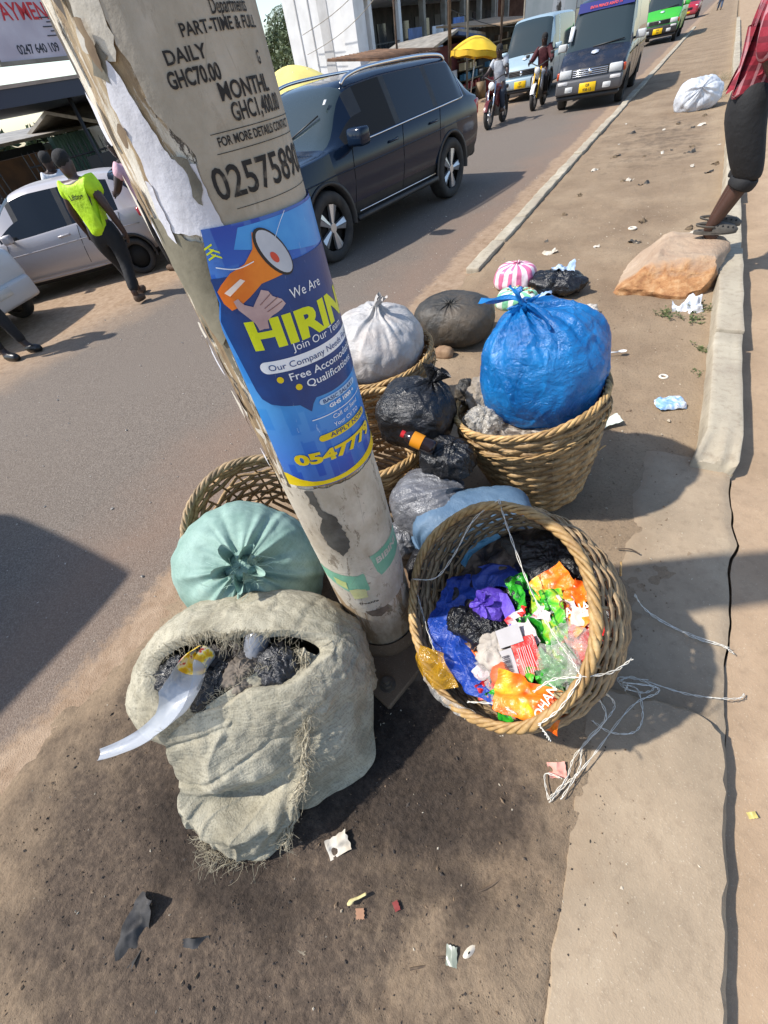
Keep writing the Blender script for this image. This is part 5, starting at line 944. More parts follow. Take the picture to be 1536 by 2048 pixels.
tag(obj('shell', xf(([(0.022 * math.cos(a) * k, 0.009 * math.sin(a) * k, 0.012 * (1 - k) + 0.004) for k in (1, .8, .5, .2) for a in [i * PI / 6 for i in range(12)]], [(r * 12 + i, r * 12 + (i + 1) % 12, (r + 1) * 12 + (i + 1) % 12, (r + 1) * 12 + i) for r in range(3) for i in range(12)]), Matrix.Translation((0.072, -0.167, gz(.07, -.17))) @ Matrix.Rotation(1.1, 4, 'Z')), plain('shell_white', srgb('d9cfbd'), 0.6)), 'white oval shell beside the plastic shard', 'shell')
for (x, y, a, lab) in [(-0.368, -0.423, 0.4, 'withered grey leaf with three points on the front soil'), (-0.30, -0.56, 1.2, 'small yellowish leaf at the bottom edge of the dark soil')]:
    scrap('leaf', lab, 'leaf', x, y, (0.06, 0.022), a, mat('dry_leaf', srgb('8d8371'), srgb('6b6151'), 30, 0.8), 0.012, x * 9, 0.1, lift=0.008, edge=0.3)
M_STK = mat('dead_twig', srgb('6b5a48'), srgb('3f342a'), 40, 0.85)
for pts, lab in [([(0.02, -0.06, 0.012), (0.07, -0.02, 0.03), (0.12, 0.05, 0.035), (0.155, 0.09, 0.02)], 'thin dark twig curving on the soil in front of the slab'), ([(0.22, 1.395, 0.02), (0.27, 1.405, 0.03), (0.31, 1.40, 0.022)], 'short black stick on the concrete behind the tipped basket'), ([(-0.06, -0.28, 0.01), (0.10, -0.16, 0.012), (0.0, -0.22, 0.014)], 'flattened twig near the white shell')]:
    tag(obj('twig', tube(spline(pts, 6), 0.0035, 5), M_STK), lab, 'twig')
# sachet of drinking water
ws = thing('water_sachet', 'blue and white water sachet on the sand near the low wall', 'sachet', (0.336, 2.642, 0))
def pil(u, v):
    x, y = (u - .5) * .17, (v - .5) * .12; e = (1 - (2 * u - 1) ** 4) * (1 - (2 * v - 1) ** 4); return (x * (1 - .12 * (2 * v - 1) ** 2), y * (1 - .1 * (2 * u - 1) ** 2), gz(.3, 2.6) + 0.012 + 0.03 * math.sqrt(max(0, e)) + 0.012 * fbm(x * 22, y * 22, 3, 3))
so = obj('pouch', grid(28, 22, pil), wrapmat('water_sachet_film', [(0.40, c('7ea6d2')), (0.52, c('b4cbe4')), (0.60, c('e4e9ee')), (0.66, c('5b7fc0'))], 16, 0.25), ws); so.rotation_euler = (0, 0, R(25))
scrap('plastic_scrap', 'white plastic wrap crumpled among weeds below the rock', 'plastic', 0.335, 3.99, (0.20, 0.16), 0.4, m_film('white_wrap', 'cfd3da', 'e9ecf0', 0.3, 0.7, 18, 0.5), 0.09, 4.0, 0.1, 9, 0.05, n=(30, 26))
scrap('paper_scrap', 'pale folded paper just right of the blue bag basket', 'paper', 0.035, 2.36, (0.13, 0.08), 0.6, plain('pale_green_paper', srgb('ccd2c4'), 0.7), 0.02, 7.0, 0.4, 9, 0.03)
t_ = thing('plastic_spoon', 'white plastic spoon on the sand behind the blue bag', 'spoon', (-0.06, 3.19, 0))
obj('handle', tube([(-0.09, -0.05, 0.03), (-0.02, -0.012, 0.035), (0.02, 0.01, 0.03)], 0.005, 6, flat=0.5), plain('white_plastic', (0.78, 0.77, 0.74), 0.35), t_)
obj('bowl', xf(lathe([(1e-4, 0.0), (0.012, 0.002), (0.018, 0.008)], 16), Matrix.Translation((0.045, 0.025, 0.026)) @ Matrix.Rotation(R(30), 4, 'Z') @ Matrix.Diagonal((1.7, 1, 1, 1))), plain('white_plastic', (0.78, 0.77, 0.74), 0.35), t_)
# small striped bags by the kerb
def m_stripe(name, a, b, n):
    t = NT(name); g_ = t.node('TexGradient', gradient_type='RADIAL'); t.l.new(t.tc(), g_.inputs[0]); s = t.math('SINE', t.math('ADD', t.math('MULTIPLY', g_.outputs['Fac'], 6.2832 * n), t.math('MULTIPLY', t.noise(4, 3), 2.0)))
    return t.fin(t.mix(t.ramp(t.math('ADD', t.math('MULTIPLY', s, 0.5), 0.5), [(0.45, 0.0), (0.55, 1.0)]), srgb(a), srgb(b)), 0.35, t.bump(t.noise(24, 5), 0.4, 0.01))
bag('carrier_bag', 'pink and white striped bag tied on the sand near the kerb', (-1.13, 4.33, 0.10), (0.20, 0.15, 0.125), (0, 0.1, 1), m_stripe('pink_stripe', 'd46f95', 'ecd9dd', 11), 'bag', dict(r0=0.01, r1=0.03, h=0.03, lobes=5, seed=5.0), nu=90, nv=60, pleat=0.03, npl=11, pw_=0.7, crump=0.03, cs=2.2, seed=6.0, floor=0.0, p=2.8)
g2 = bag('carrier_bag', 'green and white striped bag open with peelings inside', (-1.0, 3.93, 0.06), (0.185, 0.135, 0.085), (0.05, 0, 1), m_stripe('green_stripe', '7fc59a', 'e2ebe0', 9), 'bag', nu=90, nv=60, pleat=0.02, npl=9, crump=0.03, cs=2.2, seed=16.0, floor=0.0, dent=0.25, p=3.0)
rng_ = random.Random(3)
L_ = []
for k in range(30):
    x, y = -1.0 + rng_.gauss(0.0, .055), 3.95 + rng_.gauss(0, .03)
    L_.append(tube(spline([(x, y, 0.125), (x + .02, y + .012, 0.135 + rng_.uniform(0, .015)), (x + .03 * rng_.uniform(-1, 1), y + .03, 0.125)], 3), 0.008, 5, flat=.5))
tag(obj('peelings', merge(*L_), mat('peeling', srgb('b89a72'), srgb('6d4f35'), 20, .8)), 'heap of brown peelings in the green striped bag', 'peelings', kind='stuff')
bag('rubbish_bag', 'crushed black bag with pale blue plastic beside the pink bag', (-0.72, 4.27, 0.085), (0.26, 0.16, 0.10), (0.1, 0.1, 1), MF_BLACK, 'bag', nu=110, nv=70, pleat=0.03, npl=9, crump=0.10, cs=2.4, seed=26.0, floor=0.0)
scrap('plastic_scrap', 'pale blue plastic sheet on top of the crushed black bag', 'plastic', -0.70, 4.34, (0.20, 0.12), 0.3, m_film('pale_blue_film', '8fa9c6', 'c6d4e4', 0.3, 0.7, 18, 0.5), 0.05, 14.0, 0.1, 9, 0.185, n=(26, 20))
scrap('plastic_scrap', 'pale blue plastic corner under the crushed black bag', 'plastic', -0.80, 4.10, (0.15, 0.08), 0.1, m_film('pale_blue_film2', '7f9fc6', 'b6c8e0', 0.3, 0.7, 18, 0.5), 0.04, 15.0, 0.2, 9, 0.05, n=(22, 16))
bag('rubbish_bag', 'white plastic bag lying far along the verge', (-0.11, 13.75, 0.20), (0.42, 0.34, 0.30), (0.1, -0.6, 0.3), m_film('bright_white_film', 'b9bdc4', 'dfe2e6', 0.35, 0.6, 5, 0.5, tr=.1), 'bag', nu=90, nv=60, pleat=0.05, npl=9, pw_=1.0, crump=0.05, cs=2.2, seed=36.0, floor=0.0)
bag('plastic_wad', 'clear crumpled plastic wad on the sand behind the blue bag', (-0.36, 3.86, 0.035), (0.075, 0.06, 0.04), (0, 0, 1), m_clear('clear_wad', 'd8d2c8', 0.45), 'plastic', nu=50, nv=32, crump=0.14, cs=2.6, seed=46.0, pleat=0)
# quarry rock with a broken orange face
def m_rock():
    t = NT('orange_rock'); n = t.noise(2.2, 8, 0.65, t.map((1, 1, 2.2)), 0.8); n2 = t.noise(14, 7, 0.7); ge = t.node('NewGeometry'); X, Y, Z = t.sep(ge.outputs['Normal'])
    warm = t.ramp(n2, [(0.35, srgb('8c5e3a')), (0.5, srgb('ab7c50')), (0.68, srgb('c09a70'))]); pale = t.ramp(n, [(0.3, srgb('9a806a')), (0.55, srgb('af9880')), (0.75, srgb('bda992'))])
    pos = t.sep(); k = t.ramp(t.math('ADD', t.math('MULTIPLY', pos[1], -1.0), t.math('MULTIPLY', t.math('SUBTRACT', n, 0.5), 0.5)), [(0.20, 0.0), (0.30, 1.0)])
    return t.fin(t.mix(k, pale, warm), 0.85, t.bump(t.math('ADD', n2, n), 0.8, 0.03))
def rock(radii, seed, sub=4, p=3.2, cut=()):
    bm = bmesh.new(); bmesh.ops.create_icosphere(bm, subdivisions=sub, radius=1)
    for v in bm.verts:
        d = v.co.normalized(); r = (abs(d.x) ** p + abs(d.y) ** p + abs(d.z) ** p) ** (-1 / p); q = Vector((d.x * r, d.y * r, d.z * r))
        for n_, dd in cut:
            nn = Vector(n_).normalized(); e = q.dot(nn) - dd
            if e > 0: q -= nn * e * 0.94
        q *= 1 + 0.10 * fbm(d.x * 1.6 + seed, d.y * 1.6, d.z * 1.6, 3) - 0.05 * abs(nz(d.x * 5, d.y * 5 + seed, d.z * 5)) + 0.012 * fbm(d.x * 14, d.y * 14, d.z * 14 + seed, 2)
        v.co = Vector((q.x * radii[0], q.y * radii[1], q.z * radii[2]))
    me = bpy.data.meshes.new('rock'); bm.to_mesh(me); bm.free(); return me
ro = obj('rock', rock((0.38, 0.44, 0.21), 2.0, 5, 5.0, [((0.05, -0.95, 0.55), 0.80), ((-0.9, -0.1, 0.55), 0.62), ((-0.12, -0.25, 1), 0.84)]), m_rock(), smooth=True, sharp=32); ro.location = (0.14, 4.66, 0.07); ro.rotation_euler = (0.0, 0.0, R(-8)); tag(ro, 'large orange brown quarry rock beside the low wall', 'rock')
st_ = obj('rock', rock((0.075, 0.05, 0.05), 7.0, 3), mat('brown_stone', srgb('a08468'), srgb('7c6048'), 12, .85, .5, 60)); st_.location = (-1.30, 2.93, 0.03); tag(st_, 'small brown stone in front of the dusty grey bag', 'stone')
# weeds
def weed(label, x, y, s, n, seed):
    rng = random.Random(seed); t = thing('weed', label, 'weed', (x, y, 0)); L = []
    stems = []
    for i in range(n):
        a = rng.uniform(0, 6.28); l = s * rng.uniform(.5, 1.1); p0 = Vector((rng.gauss(0, s * .25), rng.gauss(0, s * .25), 0)); p1 = p0 + Vector((math.cos(a) * l * .5, math.sin(a) * l * .5, l * .35)); stems.append(tube([p0, (p0 + p1) / 2 + Vector((0, 0, .01)), p1], .0014, 3))
        for k in range(7):
            q = p0.lerp(p1, rng.uniform(.2, 1.05)); b = rng.uniform(0, 6.28); d = Vector((math.cos(b), math.sin(b), rng.uniform(-.1, .6))).normalized() * rng.uniform(.012, .026); sd = d.cross(Vector((0, 0, 1))).normalized() * .006
            L.append(([q, q + d * .5 + sd, q + d, q + d * .5 - sd], [(0, 1, 2, 3)]))
    obj('stems', merge(*stems), mat('weed_stem', srgb('6f7048'), srgb('5a5a38'), 20), t)['kind'] = 'stuff'; obj('leaves', merge(*L), mat('weed_leaf', srgb('5f6e3c'), srgb('434f2a'), 30, .7), t)['kind'] = 'stuff'
weed('small green weed left of the white wrap', 0.20, 3.90, .13, 16, 1); weed('leafy weed between the white wrap and the low wall', 0.43, 4.02, .16, 22, 2); weed('low weed in front of the white wrap', 0.40, 3.82, .13, 18, 3); weed('thin weed rooted against the low wall', 0.47, 3.36, .11, 12, 4); weed('tiny weed further along the low wall base', 0.475, 3.05, .07, 6, 5)
weed('long green weed patch by the wall far up the verge', 0.30, 17.5, .5, 40, 6); weed('second green weed patch further up the wall', 0.28, 14.8, .35, 30, 7)
# loose grit: countless crumbs of charcoal, stone and shell
def grit(name, label, n, area, size, m, seed, dens=None):
    rng = random.Random(seed); V, F = [], []
    while n > 0:
        x, y = rng.uniform(area[0], area[1]), rng.uniform(area[2], area[3])
        if dens and rng.random() > dens(x, y): n -= 0.3; continue
        n -= 1; s = size * math.exp(rng.gauss(0, .5)); z = (gz(x, y) if area[4] else ROADZ + 0.004) + s * .25; k = len(V); a = rng.uniform(0, 6.28)
        pts = [(1, 0, 0), (0, 1, 0), (-1, 0, 0), (0, -1, 0), (0, 0, .8), (0, 0, -.8)]
        for (px, py, pz) in pts:
            j = rng.uniform(.6, 1.3); px2, py2 = px * math.cos(a) - py * .6 * math.sin(a), px * math.sin(a) + py * .6 * math.cos(a); V.append((x + px2 * s * j, y + py2 * s * j, z + pz * s * j * .8))
        F += [(k, k + 1, k + 4), (k + 1, k + 2, k + 4), (k + 2, k + 3, k + 4), (k + 3, k, k + 4), (k + 1, k, k + 5), (k + 2, k + 1, k + 5), (k + 3, k + 2, k + 5), (k, k + 3, k + 5)]
    o = obj(name, (V, F), m, smooth=False); return tag(o, label, None, None, 'stuff')
soot = lambda x, y: min(1, 1.3 * math.exp(-(((x + .6) / .8) ** 2 + ((y + .2) / .6) ** 2)) + .12)
grit('charcoal_crumbs', 'black charcoal crumbs trodden into the soil round the sack', 6000, (-1.6, .35, -1.0, .75, True), .0021, mat('charcoal', srgb('3a3430'), srgb('4d443c'), 50, .9), 1, soot)
grit('soil_crumbs', 'brown crumbs of soil over the verge', 4200, (-1.6, .45, -1.0, 4.5, True), .0028, mat('crumb', srgb('8a7560'), srgb('66543f'), 50, .95), 2)
grit('pale_gravel', 'pale pebbles and bits of shell scattered over the verge', 900, (-1.6, .62, -.9, 7.0, True), .0036, mat('pale_pebble', srgb('cfc4b0'), srgb('a89a84'), 30, .8), 3)
grit('road_grit', 'pale chips scattered over the tarmac', 1600, (-6.5, -1.85, -.4, 9.0, False), .0042, mat('road_chip', srgb('c9c2b6'), srgb('9a9288'), 30, .8), 4)
rng_ = random.Random(11); kinds = [('leaf', 'dry curled leaf among the litter up the verge', mat('dead_leaf', srgb('7d6a50'), srgb('4d3f30'), 20, .85)), ('paper_scrap', 'pale paper scrap among the litter up the verge', MS_PAPER), ('plastic_scrap', 'dark plastic scrap among the litter up the verge', MF_DUSTB)]
XZ = [(-1.45, -.95, 'on the kerb side'), (-.7, -.2, 'mid verge'), (-.05, .42, 'on the wall side')]; YZ = [(5.3, 6.8, 'just behind the rock'), (7.2, 9.0, 'short of the sooty patch'), (9.6, 11.2, 'inside the sooty patch'), (11.4, 13.0, 'near the far white bag')]
k = 0
for nm, lb_, m_ in kinds:
    for xa, xb, xn in XZ:
        for ya, yb, yn in YZ:
            k += 1; s = rng_.uniform(.035, .10); x, y = rng_.uniform(xa, xb), rng_.uniform(ya, yb)
            scrap(nm, '%s %s, %s' % (lb_.split(' among')[0], xn, yn), nm.split('_')[0] if nm != 'plastic_scrap' else 'plastic', x, y, (s * 1.6, s), rng_.uniform(0, 3), m_, s * .5, k * 1.3, .1, 16, .012, 'litter up the verge', .15, (8, 6))
for (x, y, s, lab, m_) in [(0.274, 2.969, .022, 'small white bottle ring on the sand', plain('ring_white', srgb('d9d2c4'), .6)), (-0.30, 6.05, .035, 'round pale shell on the sand left of the rock', plain('shell_white', srgb('d9cfbd'), .6))]:
    tag(obj('ring', xf(grid(20, 6, lambda u, v: ((s + s * .35 * math.cos(6.283 * v)) * math.cos(6.283 * u), (s + s * .35 * math.cos(6.283 * v)) * math.sin(6.283 * u), s * .3 * math.sin(6.283 * v)), True, True), Matrix.Translation((x, y, gz(x, y) + s * .3))), m_), lab, 'ring')
scrap('plastic_scrap', 'yellow wrapper scrap on the walkway at the right edge', 'plastic', 0.735, 0.533, (.024, .018), .5, plain('yellow_scrap', srgb('c4b468'), .5), .01, 33.0, .2, 20, .012)
# ================================================================ VEHICLES
def paint(name, c1, rough=0.28, metal=0.0, dust=0.25, spec=0.5):
    t = NT(name); X, Y, Z = t.sep(); n = t.noise(3.5, 6, 0.65)
    d = t.math('MULTIPLY', t.ramp(t.math('ADD', Z, t.math('MULTIPLY', n, 0.5)), [(0.45, 1.0), (1.1, 0.0)]), dust)
    d = t.math('ADD', d, t.math('MULTIPLY', t.ramp(n, [(0.5, 0.0), (0.8, 1.0)]), dust * 0.5))
    return t.fin(t.mix(d, c1, srgb('8a7660')), t.math('ADD', rough, t.math('MULTIPLY', d, 0.4)), None, Metallic=metal, Specular_IOR_Level=spec, Coat_Weight=0.15 if spec > 0.4 else 0.0, Coat_Roughness=0.08)
M_GLASS = plain('tinted_glass', (0.012, 0.014, 0.016), 0.04); M_WSCR = plain('windscreen_glass', (0.03, 0.045, 0.05), 0.04); M_TRIM = mat('black_trim', (0.022, 0.022, 0.024), (0.035, 0.033, 0.03), 10, 0.55); M_TYRE = mat('tyre_rubber', (0.022, 0.021, 0.02), (0.05, 0.045, 0.04), 8, 0.85, 0.3, 80)
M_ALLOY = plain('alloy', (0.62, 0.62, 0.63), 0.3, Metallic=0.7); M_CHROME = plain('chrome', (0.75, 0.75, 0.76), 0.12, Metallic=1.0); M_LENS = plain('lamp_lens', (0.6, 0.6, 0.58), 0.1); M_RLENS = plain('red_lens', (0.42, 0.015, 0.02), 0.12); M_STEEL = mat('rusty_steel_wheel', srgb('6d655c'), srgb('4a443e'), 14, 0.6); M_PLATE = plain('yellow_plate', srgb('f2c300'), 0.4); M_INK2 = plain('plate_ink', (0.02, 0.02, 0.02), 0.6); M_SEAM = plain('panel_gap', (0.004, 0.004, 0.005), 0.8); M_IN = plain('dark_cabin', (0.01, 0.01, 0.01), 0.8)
def crs(keys, x):
    n = len(keys)
    for i in range(n - 1):
        if x <= keys[i + 1][0] or i == n - 2:
            a, b = keys[i], keys[i + 1]; h = b[0] - a[0]; t = 0 if h == 0 else max(0, min(1, (x - a[0]) / h)); out = []
            for k in range(1, len(a)):
                def slope(j):
                    if j <= 0 or j >= n - 1: return 0.0
                    p, q, r = keys[j - 1], keys[j], keys[j + 1]; s1 = (q[k] - p[k]) / max(1e-6, q[0] - p[0]); s2 = (r[k] - q[k]) / max(1e-6, r[0] - q[0])
                    return 0.0 if s1 * s2 <= 0 else 2 * s1 * s2 / (s1 + s2)
                m0, m1 = slope(i) * h, slope(i + 1) * h; out.append((2 * t ** 3 - 3 * t ** 2 + 1) * a[k] + (t ** 3 - 2 * t ** 2 + t) * m0 + (-2 * t ** 3 + 3 * t ** 2) * b[k] + (t ** 3 - t ** 2) * m1)
            return out
def shell(keys, xs, matfn):
    """closed car shell. keys: x, zb, wb, zm, wm, zs, ws, zt, wt"""
    secs = []
    for x in xs:
        zb, wb, zm, wm, zs, ws, zt, wt = crs(keys, x); k = min(0.07, (zt - zs) * 0.35)
        secs.append([(0, zb), (wb * 0.9, zb), (wb, zb + 0.06), (lerp(wb, wm, .75), lerp(zb + .06, zm, .5)), (wm, zm), (lerp(wm, ws, .45), lerp(zm, zs, .55)), (ws, zs), (ws - 0.018, zs + min(0.025, k)), (lerp(ws, wt, .52), lerp(zs, zt - k, .52)), (wt, zt - k), (wt - 0.05, zt - k * 0.35), (wt * 0.72, zt), (wt * 0.36, zt + 0.012), (0, zt + 0.016)])
    K = len(secs[0]); V, F, MI = [], [], []; n = len(xs); W = 2 * K - 2
    for i, s in enumerate(secs):
        full = s + [(-y, z) for y, z in reversed(s[1:-1])]
        for (y, z) in full: V.append((xs[i], y, z))
    for i in range(n - 1):
        for j in range(W):
            j2 = (j + 1) % W; kk = j if j < K - 1 else W - 1 - j
            F.append((i * W + j, (i + 1) * W + j, (i + 1) * W + j2, i * W + j2)); MI.append(matfn((xs[i] + xs[i + 1]) / 2, kk))
    F.append(tuple(range(W))); MI.append(0); F.append(tuple(reversed(range((n - 1) * W, n * W)))); MI.append(0)
    return V, F, MI
def carve(vf, cutters):
    me = bpy.data.meshes.new('shell'); me.from_pydata(vf[0], [], vf[1]); me.update()
    nm = max(vf[2]) + 1
    for i in range(nm): me.materials.append(bpy.data.materials[0])
    me.polygons.foreach_set('material_index', vf[2]); o = bpy.data.objects.new('shell', me); COL.objects.link(o); fixn(o); cs = []
    for (x, z, r, y0, y1) in cutters:
        c_ = obj('cut', xf(cyl(r, y0, y1, 40), Matrix.Translation((x, 0, z)) @ Matrix.Rotation(R(-90), 4, 'X')), bpy.data.materials[0], None, False); fixn(c_); cs.append(c_)
        b = o.modifiers.new('b', 'BOOLEAN'); b.operation = 'DIFFERENCE'; b.solver = 'EXACT'; b.object = c_
    bpy.context.view_layer.update(); dg = bpy.context.evaluated_depsgraph_get(); me2 = bpy.data.meshes.new_from_object(o.evaluated_get(dg))
    for q in [o] + cs: bpy.data.objects.remove(q)
    return me2
def parts_by_mat(me, names, mats, parent, sharp=38):
    bm = bmesh.new(); bm.from_mesh(me); bm.faces.ensure_lookup_table(); seen = set()
    for f in bm.faces:
        if f.index in seen: continue
        mi = f.material_index; st = [f]; isl = []; seen.add(f.index)
        while st:
            g = st.pop(); isl.append(g)
            for e in g.edges:
                for h in e.link_faces:
                    if h.index not in seen and h.material_index == mi: seen.add(h.index); st.append(h)
        ix = {}; V = []; F = []
        for g in isl:
            F.append(tuple(ix.setdefault(v.index, len(ix)) for v in g.verts))
        V = [None] * len(ix)
        for g in isl:
            for v in g.verts: V[ix[v.index]] = tuple(v.co)
        if len(isl) < 2 and mi == 0: pass
        obj(names[mi], (V, F), mats[mi], parent, True, sharp)
    bm.free()
def wheel(r, w, style, parent, x, y, proto={}):
    key = (r, w, style)
    if key not in proto:
        rt = empty('wheel'); s = r * 0.69
        obj('tyre', xf(lathe([(s, -w / 2), (r * .93, -w / 2), (r * .985, -w * .38), (r, -w * .2), (r, w * .2), (r * .985, w * .38), (r * .93, w / 2), (s, w / 2), (s * .96, w * .3)], 40), Matrix.Rotation(R(90), 4, 'X')), M_TYRE, rt)
        m = M_ALLOY if style != 'steel' else M_STEEL; L = [xf(lathe([(s * 1.02, -w * .45), (s * .95, -w * .40), (s * .93, w * .1)], 40), Matrix.Rotation(R(90), 4, 'X'))]
        if style == 'steel':
            L += [xf(lathe([(s * .93, -w * .05), (s * .8, -w * .12), (s * .62, -w * .3), (s * .35, -w * .22), (s * .12, -w * .2), (1e-3, -w * .2)], 32), Matrix.Rotation(R(90), 4, 'X'))]
        else:
            for k in range(5):
                for sg in (-1, 1):
                    a = 2 * PI * k / 5; b0, b1 = a + sg * .10, a + sg * .27
                    P = lambda rr, an, d: (rr * math.cos(an), d, rr * math.sin(an))
                    L.append(([P(s * .14, a, -w * .40), P(s * .16, b0 + sg * .3, -w * .36), P(s * .94, b1, -w * .36), P(s * .94, a + sg * .02, -w * .44), P(s * .14, a, -w * .2), P(s * .16, b0 + sg * .3, -w * .2), P(s * .94, b1, -w * .2), P(s * .94, a, -w * .2)], [(0, 1, 2, 3), (1, 5, 6, 2), (0, 3, 7, 4), (3, 2, 6, 7)]))
            L.append(xf(cyl(s * .2, w * .2, w * .42, 20), Matrix.Rotation(R(90), 4, 'X')))
        obj('rim', merge(*L), m, rt, True, 30)
        obj('brake', xf(cyl(s * .93, -w * .05, w * .1, 24), Matrix.Rotation(R(90), 4, 'X')), M_IN, rt)
        proto[key] = rt; rt.parent = parent; o = rt
    else: o = dup(proto[key], parent)
    o.location = (x, y, r); o.rotation_euler = (0, 0, PI if y > 0 else 0)
    return o
def at_side(keys, x, k, out=0.004):
    zb, wb, zm, wm, zs, ws, zt, wt = crs(keys, x)
    q = min(0.07, (zt - zs) * 0.35)
    P = [(wb, zb + .06), (lerp(wb, wm, .75), lerp(zb + .06, zm, .5)), (wm, zm), (lerp(wm, ws, .45), lerp(zm, zs, .55)), (ws, zs), (ws - .018, zs + min(.025, q)), (lerp(ws, wt, .52), lerp(zs, zt - q, .52)), (wt, zt - q)]
    i = min(len(P) - 2, int(k)); y = lerp(P[i][0], P[i + 1][0], k - i) + out; z = lerp(P[i][1], P[i + 1][1], k - i); return (x, y, z)
def strip(name, pts, r, m, parent, sides=4, flat=1.0):
    for s in (1, -1): obj(name, tube([(x, y * s, z) for x, y, z in pts], r, sides, flat=flat), m, parent)
def vehicle(name, label, cat, loc, head, keys, matfn, nst, wheels, wst, body, scale=1.0, glass=M_GLASS, cut=0.05, names=('body', 'window', 'windscreen', 'lower_trim', 'rear_window', 'open_window_shade'), extra=None, trim=M_TRIM):
    ang = math.atan2(head[1], head[0]); t = thing(name, label, cat, loc, ang); t.scale = (scale,) * 3
    x0, x1 = keys[0][0], keys[-1][0]; xs = sorted(set([round(x0 + (x1 - x0) * i / nst, 4) for i in range(nst + 1)] + [k[0] for k in keys]))
    r, w, fx, rx, ty = wheels; W = max(k[4] for k in keys)
    me = carve(shell(keys, xs, matfn), [(x, r, r + cut, s * (W - .32), s * (W + .3)) for x in (fx, rx) for s in (1, -1)])
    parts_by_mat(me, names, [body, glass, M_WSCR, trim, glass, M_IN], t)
    for x in (fx, rx):
        for s in (1, -1):
            wheel(r, w, wst, t, x, s * ty)
            obj('wheel_arch', xf(lathe([(r + cut + .01, -.002), (r + cut + .035, -.002), (r + cut + .035, .014), (r + cut - .005, .014), (r + cut - .005, -.12)], 24, R(-8), R(188)), Matrix.Translation((x, s * (crs(keys, x)[3] - .006), r)) @ (Matrix.Rotation(R(90), 4, 'X') if s < 0 else Matrix.Rotation(R(90), 4, 'X') @ Matrix.Diagonal((1, 1, -1, 1)))), trim, t)
    if extra: extra(t)
    return t
def door_lines(t, keys, xs, hand, k0=0.5, k1=4.0, body=None):
    for x in xs: strip('door_gap', [at_side(keys, x - 0.02 * q, lerp(k0, k1, q / 6), 0.001) for q in range(7)], 0.005, M_SEAM, t)
    for x in hand: strip('door_handle', [at_side(keys, x - .10, 3.35, .004), at_side(keys, x - .08, 3.35, .03), at_side(keys, x + .08, 3.35, .03), at_side(keys, x + .10, 3.35, .004)], 0.014, body or M_TRIM, t, 6)
def mirror(t, x, y, z, m, s=1.0):
    for q in (1, -1):
        o = obj('door_mirror', xf(bevel(box(-.07 * s, .09 * s, -.11 * s, .11 * s, -.07 * s, .08 * s), .03 * s, 2), Matrix.Translation((x, q * (y + .10 * s), z))), m, t); obj('mirror_arm', tube([(x - .01, q * (y - .06), z - .05), (x, q * (y + .05), z - .04)], .025, 6), M_TRIM, t)
# ---------------- dark blue SUV
KS = [(-2.50, .50, .70, .70, .84, .98, .80, 1.02, .72), (-2.46, .40, .80, .72, .91, 1.06, .87, 1.12, .76), (-2.40, .36, .84, .74, .945, 1.11, .905, 1.20, .76), (-2.02, .32, .88, .76, .975, 1.15, .93, 1.53, .68), (-1.80, .30, .90, .76, .985, 1.155, .94, 1.635, .705), (-1.2, .27, .91, .75, .99, 1.14, .95, 1.66, .71), (-0.3, .27, .91, .74, .985, 1.115, .95, 1.675, .71), (0.35, .27, .91, .73, .985, 1.095, .95, 1.655, .695), (0.60, .27, .91, .73, .985, 1.09, .95, 1.615, .68), (1.28, .28, .91, .73, .985, 1.09, .945, 1.13, .84), (1.42, .28, .90, .73, .985, 1.075, .94, 1.105, .82), (2.0, .30, .88, .72, .97, 1.03, .90, 1.06, .74), (2.34, .34, .84, .70, .92, .95, .83, .98, .66), (2.45, .38, .78, .66, .86, .86, .78, .88, .6), (2.49, .42, .7, .62, .8, .74, .7, .76, .55)]
def mf_suv(x, k):
    if k <= 2: return 3
    if 7 <= k <= 8:
        if (-0.10 < x < 0.46) or (0.30 < x < 0.98 and k == 7): return 5  # open front window: near-black panel paints in the shade of the cabin
        for a, b in ((-1.98, -1.22), (-1.14, -0.18), (-0.10, 0.46)):
            if a < x < b: return 1
        if -2.1 < x < .7: return 3
    if k >= 9 and 0.62 < x < 1.27: return 2
    if k >= 9 and -2.39 < x < -2.04: return 4
    return 0
PT_SUV = paint('navy_paint', (0.008, 0.017, 0.036), 0.10, 0.0, 0.02, 0.3)
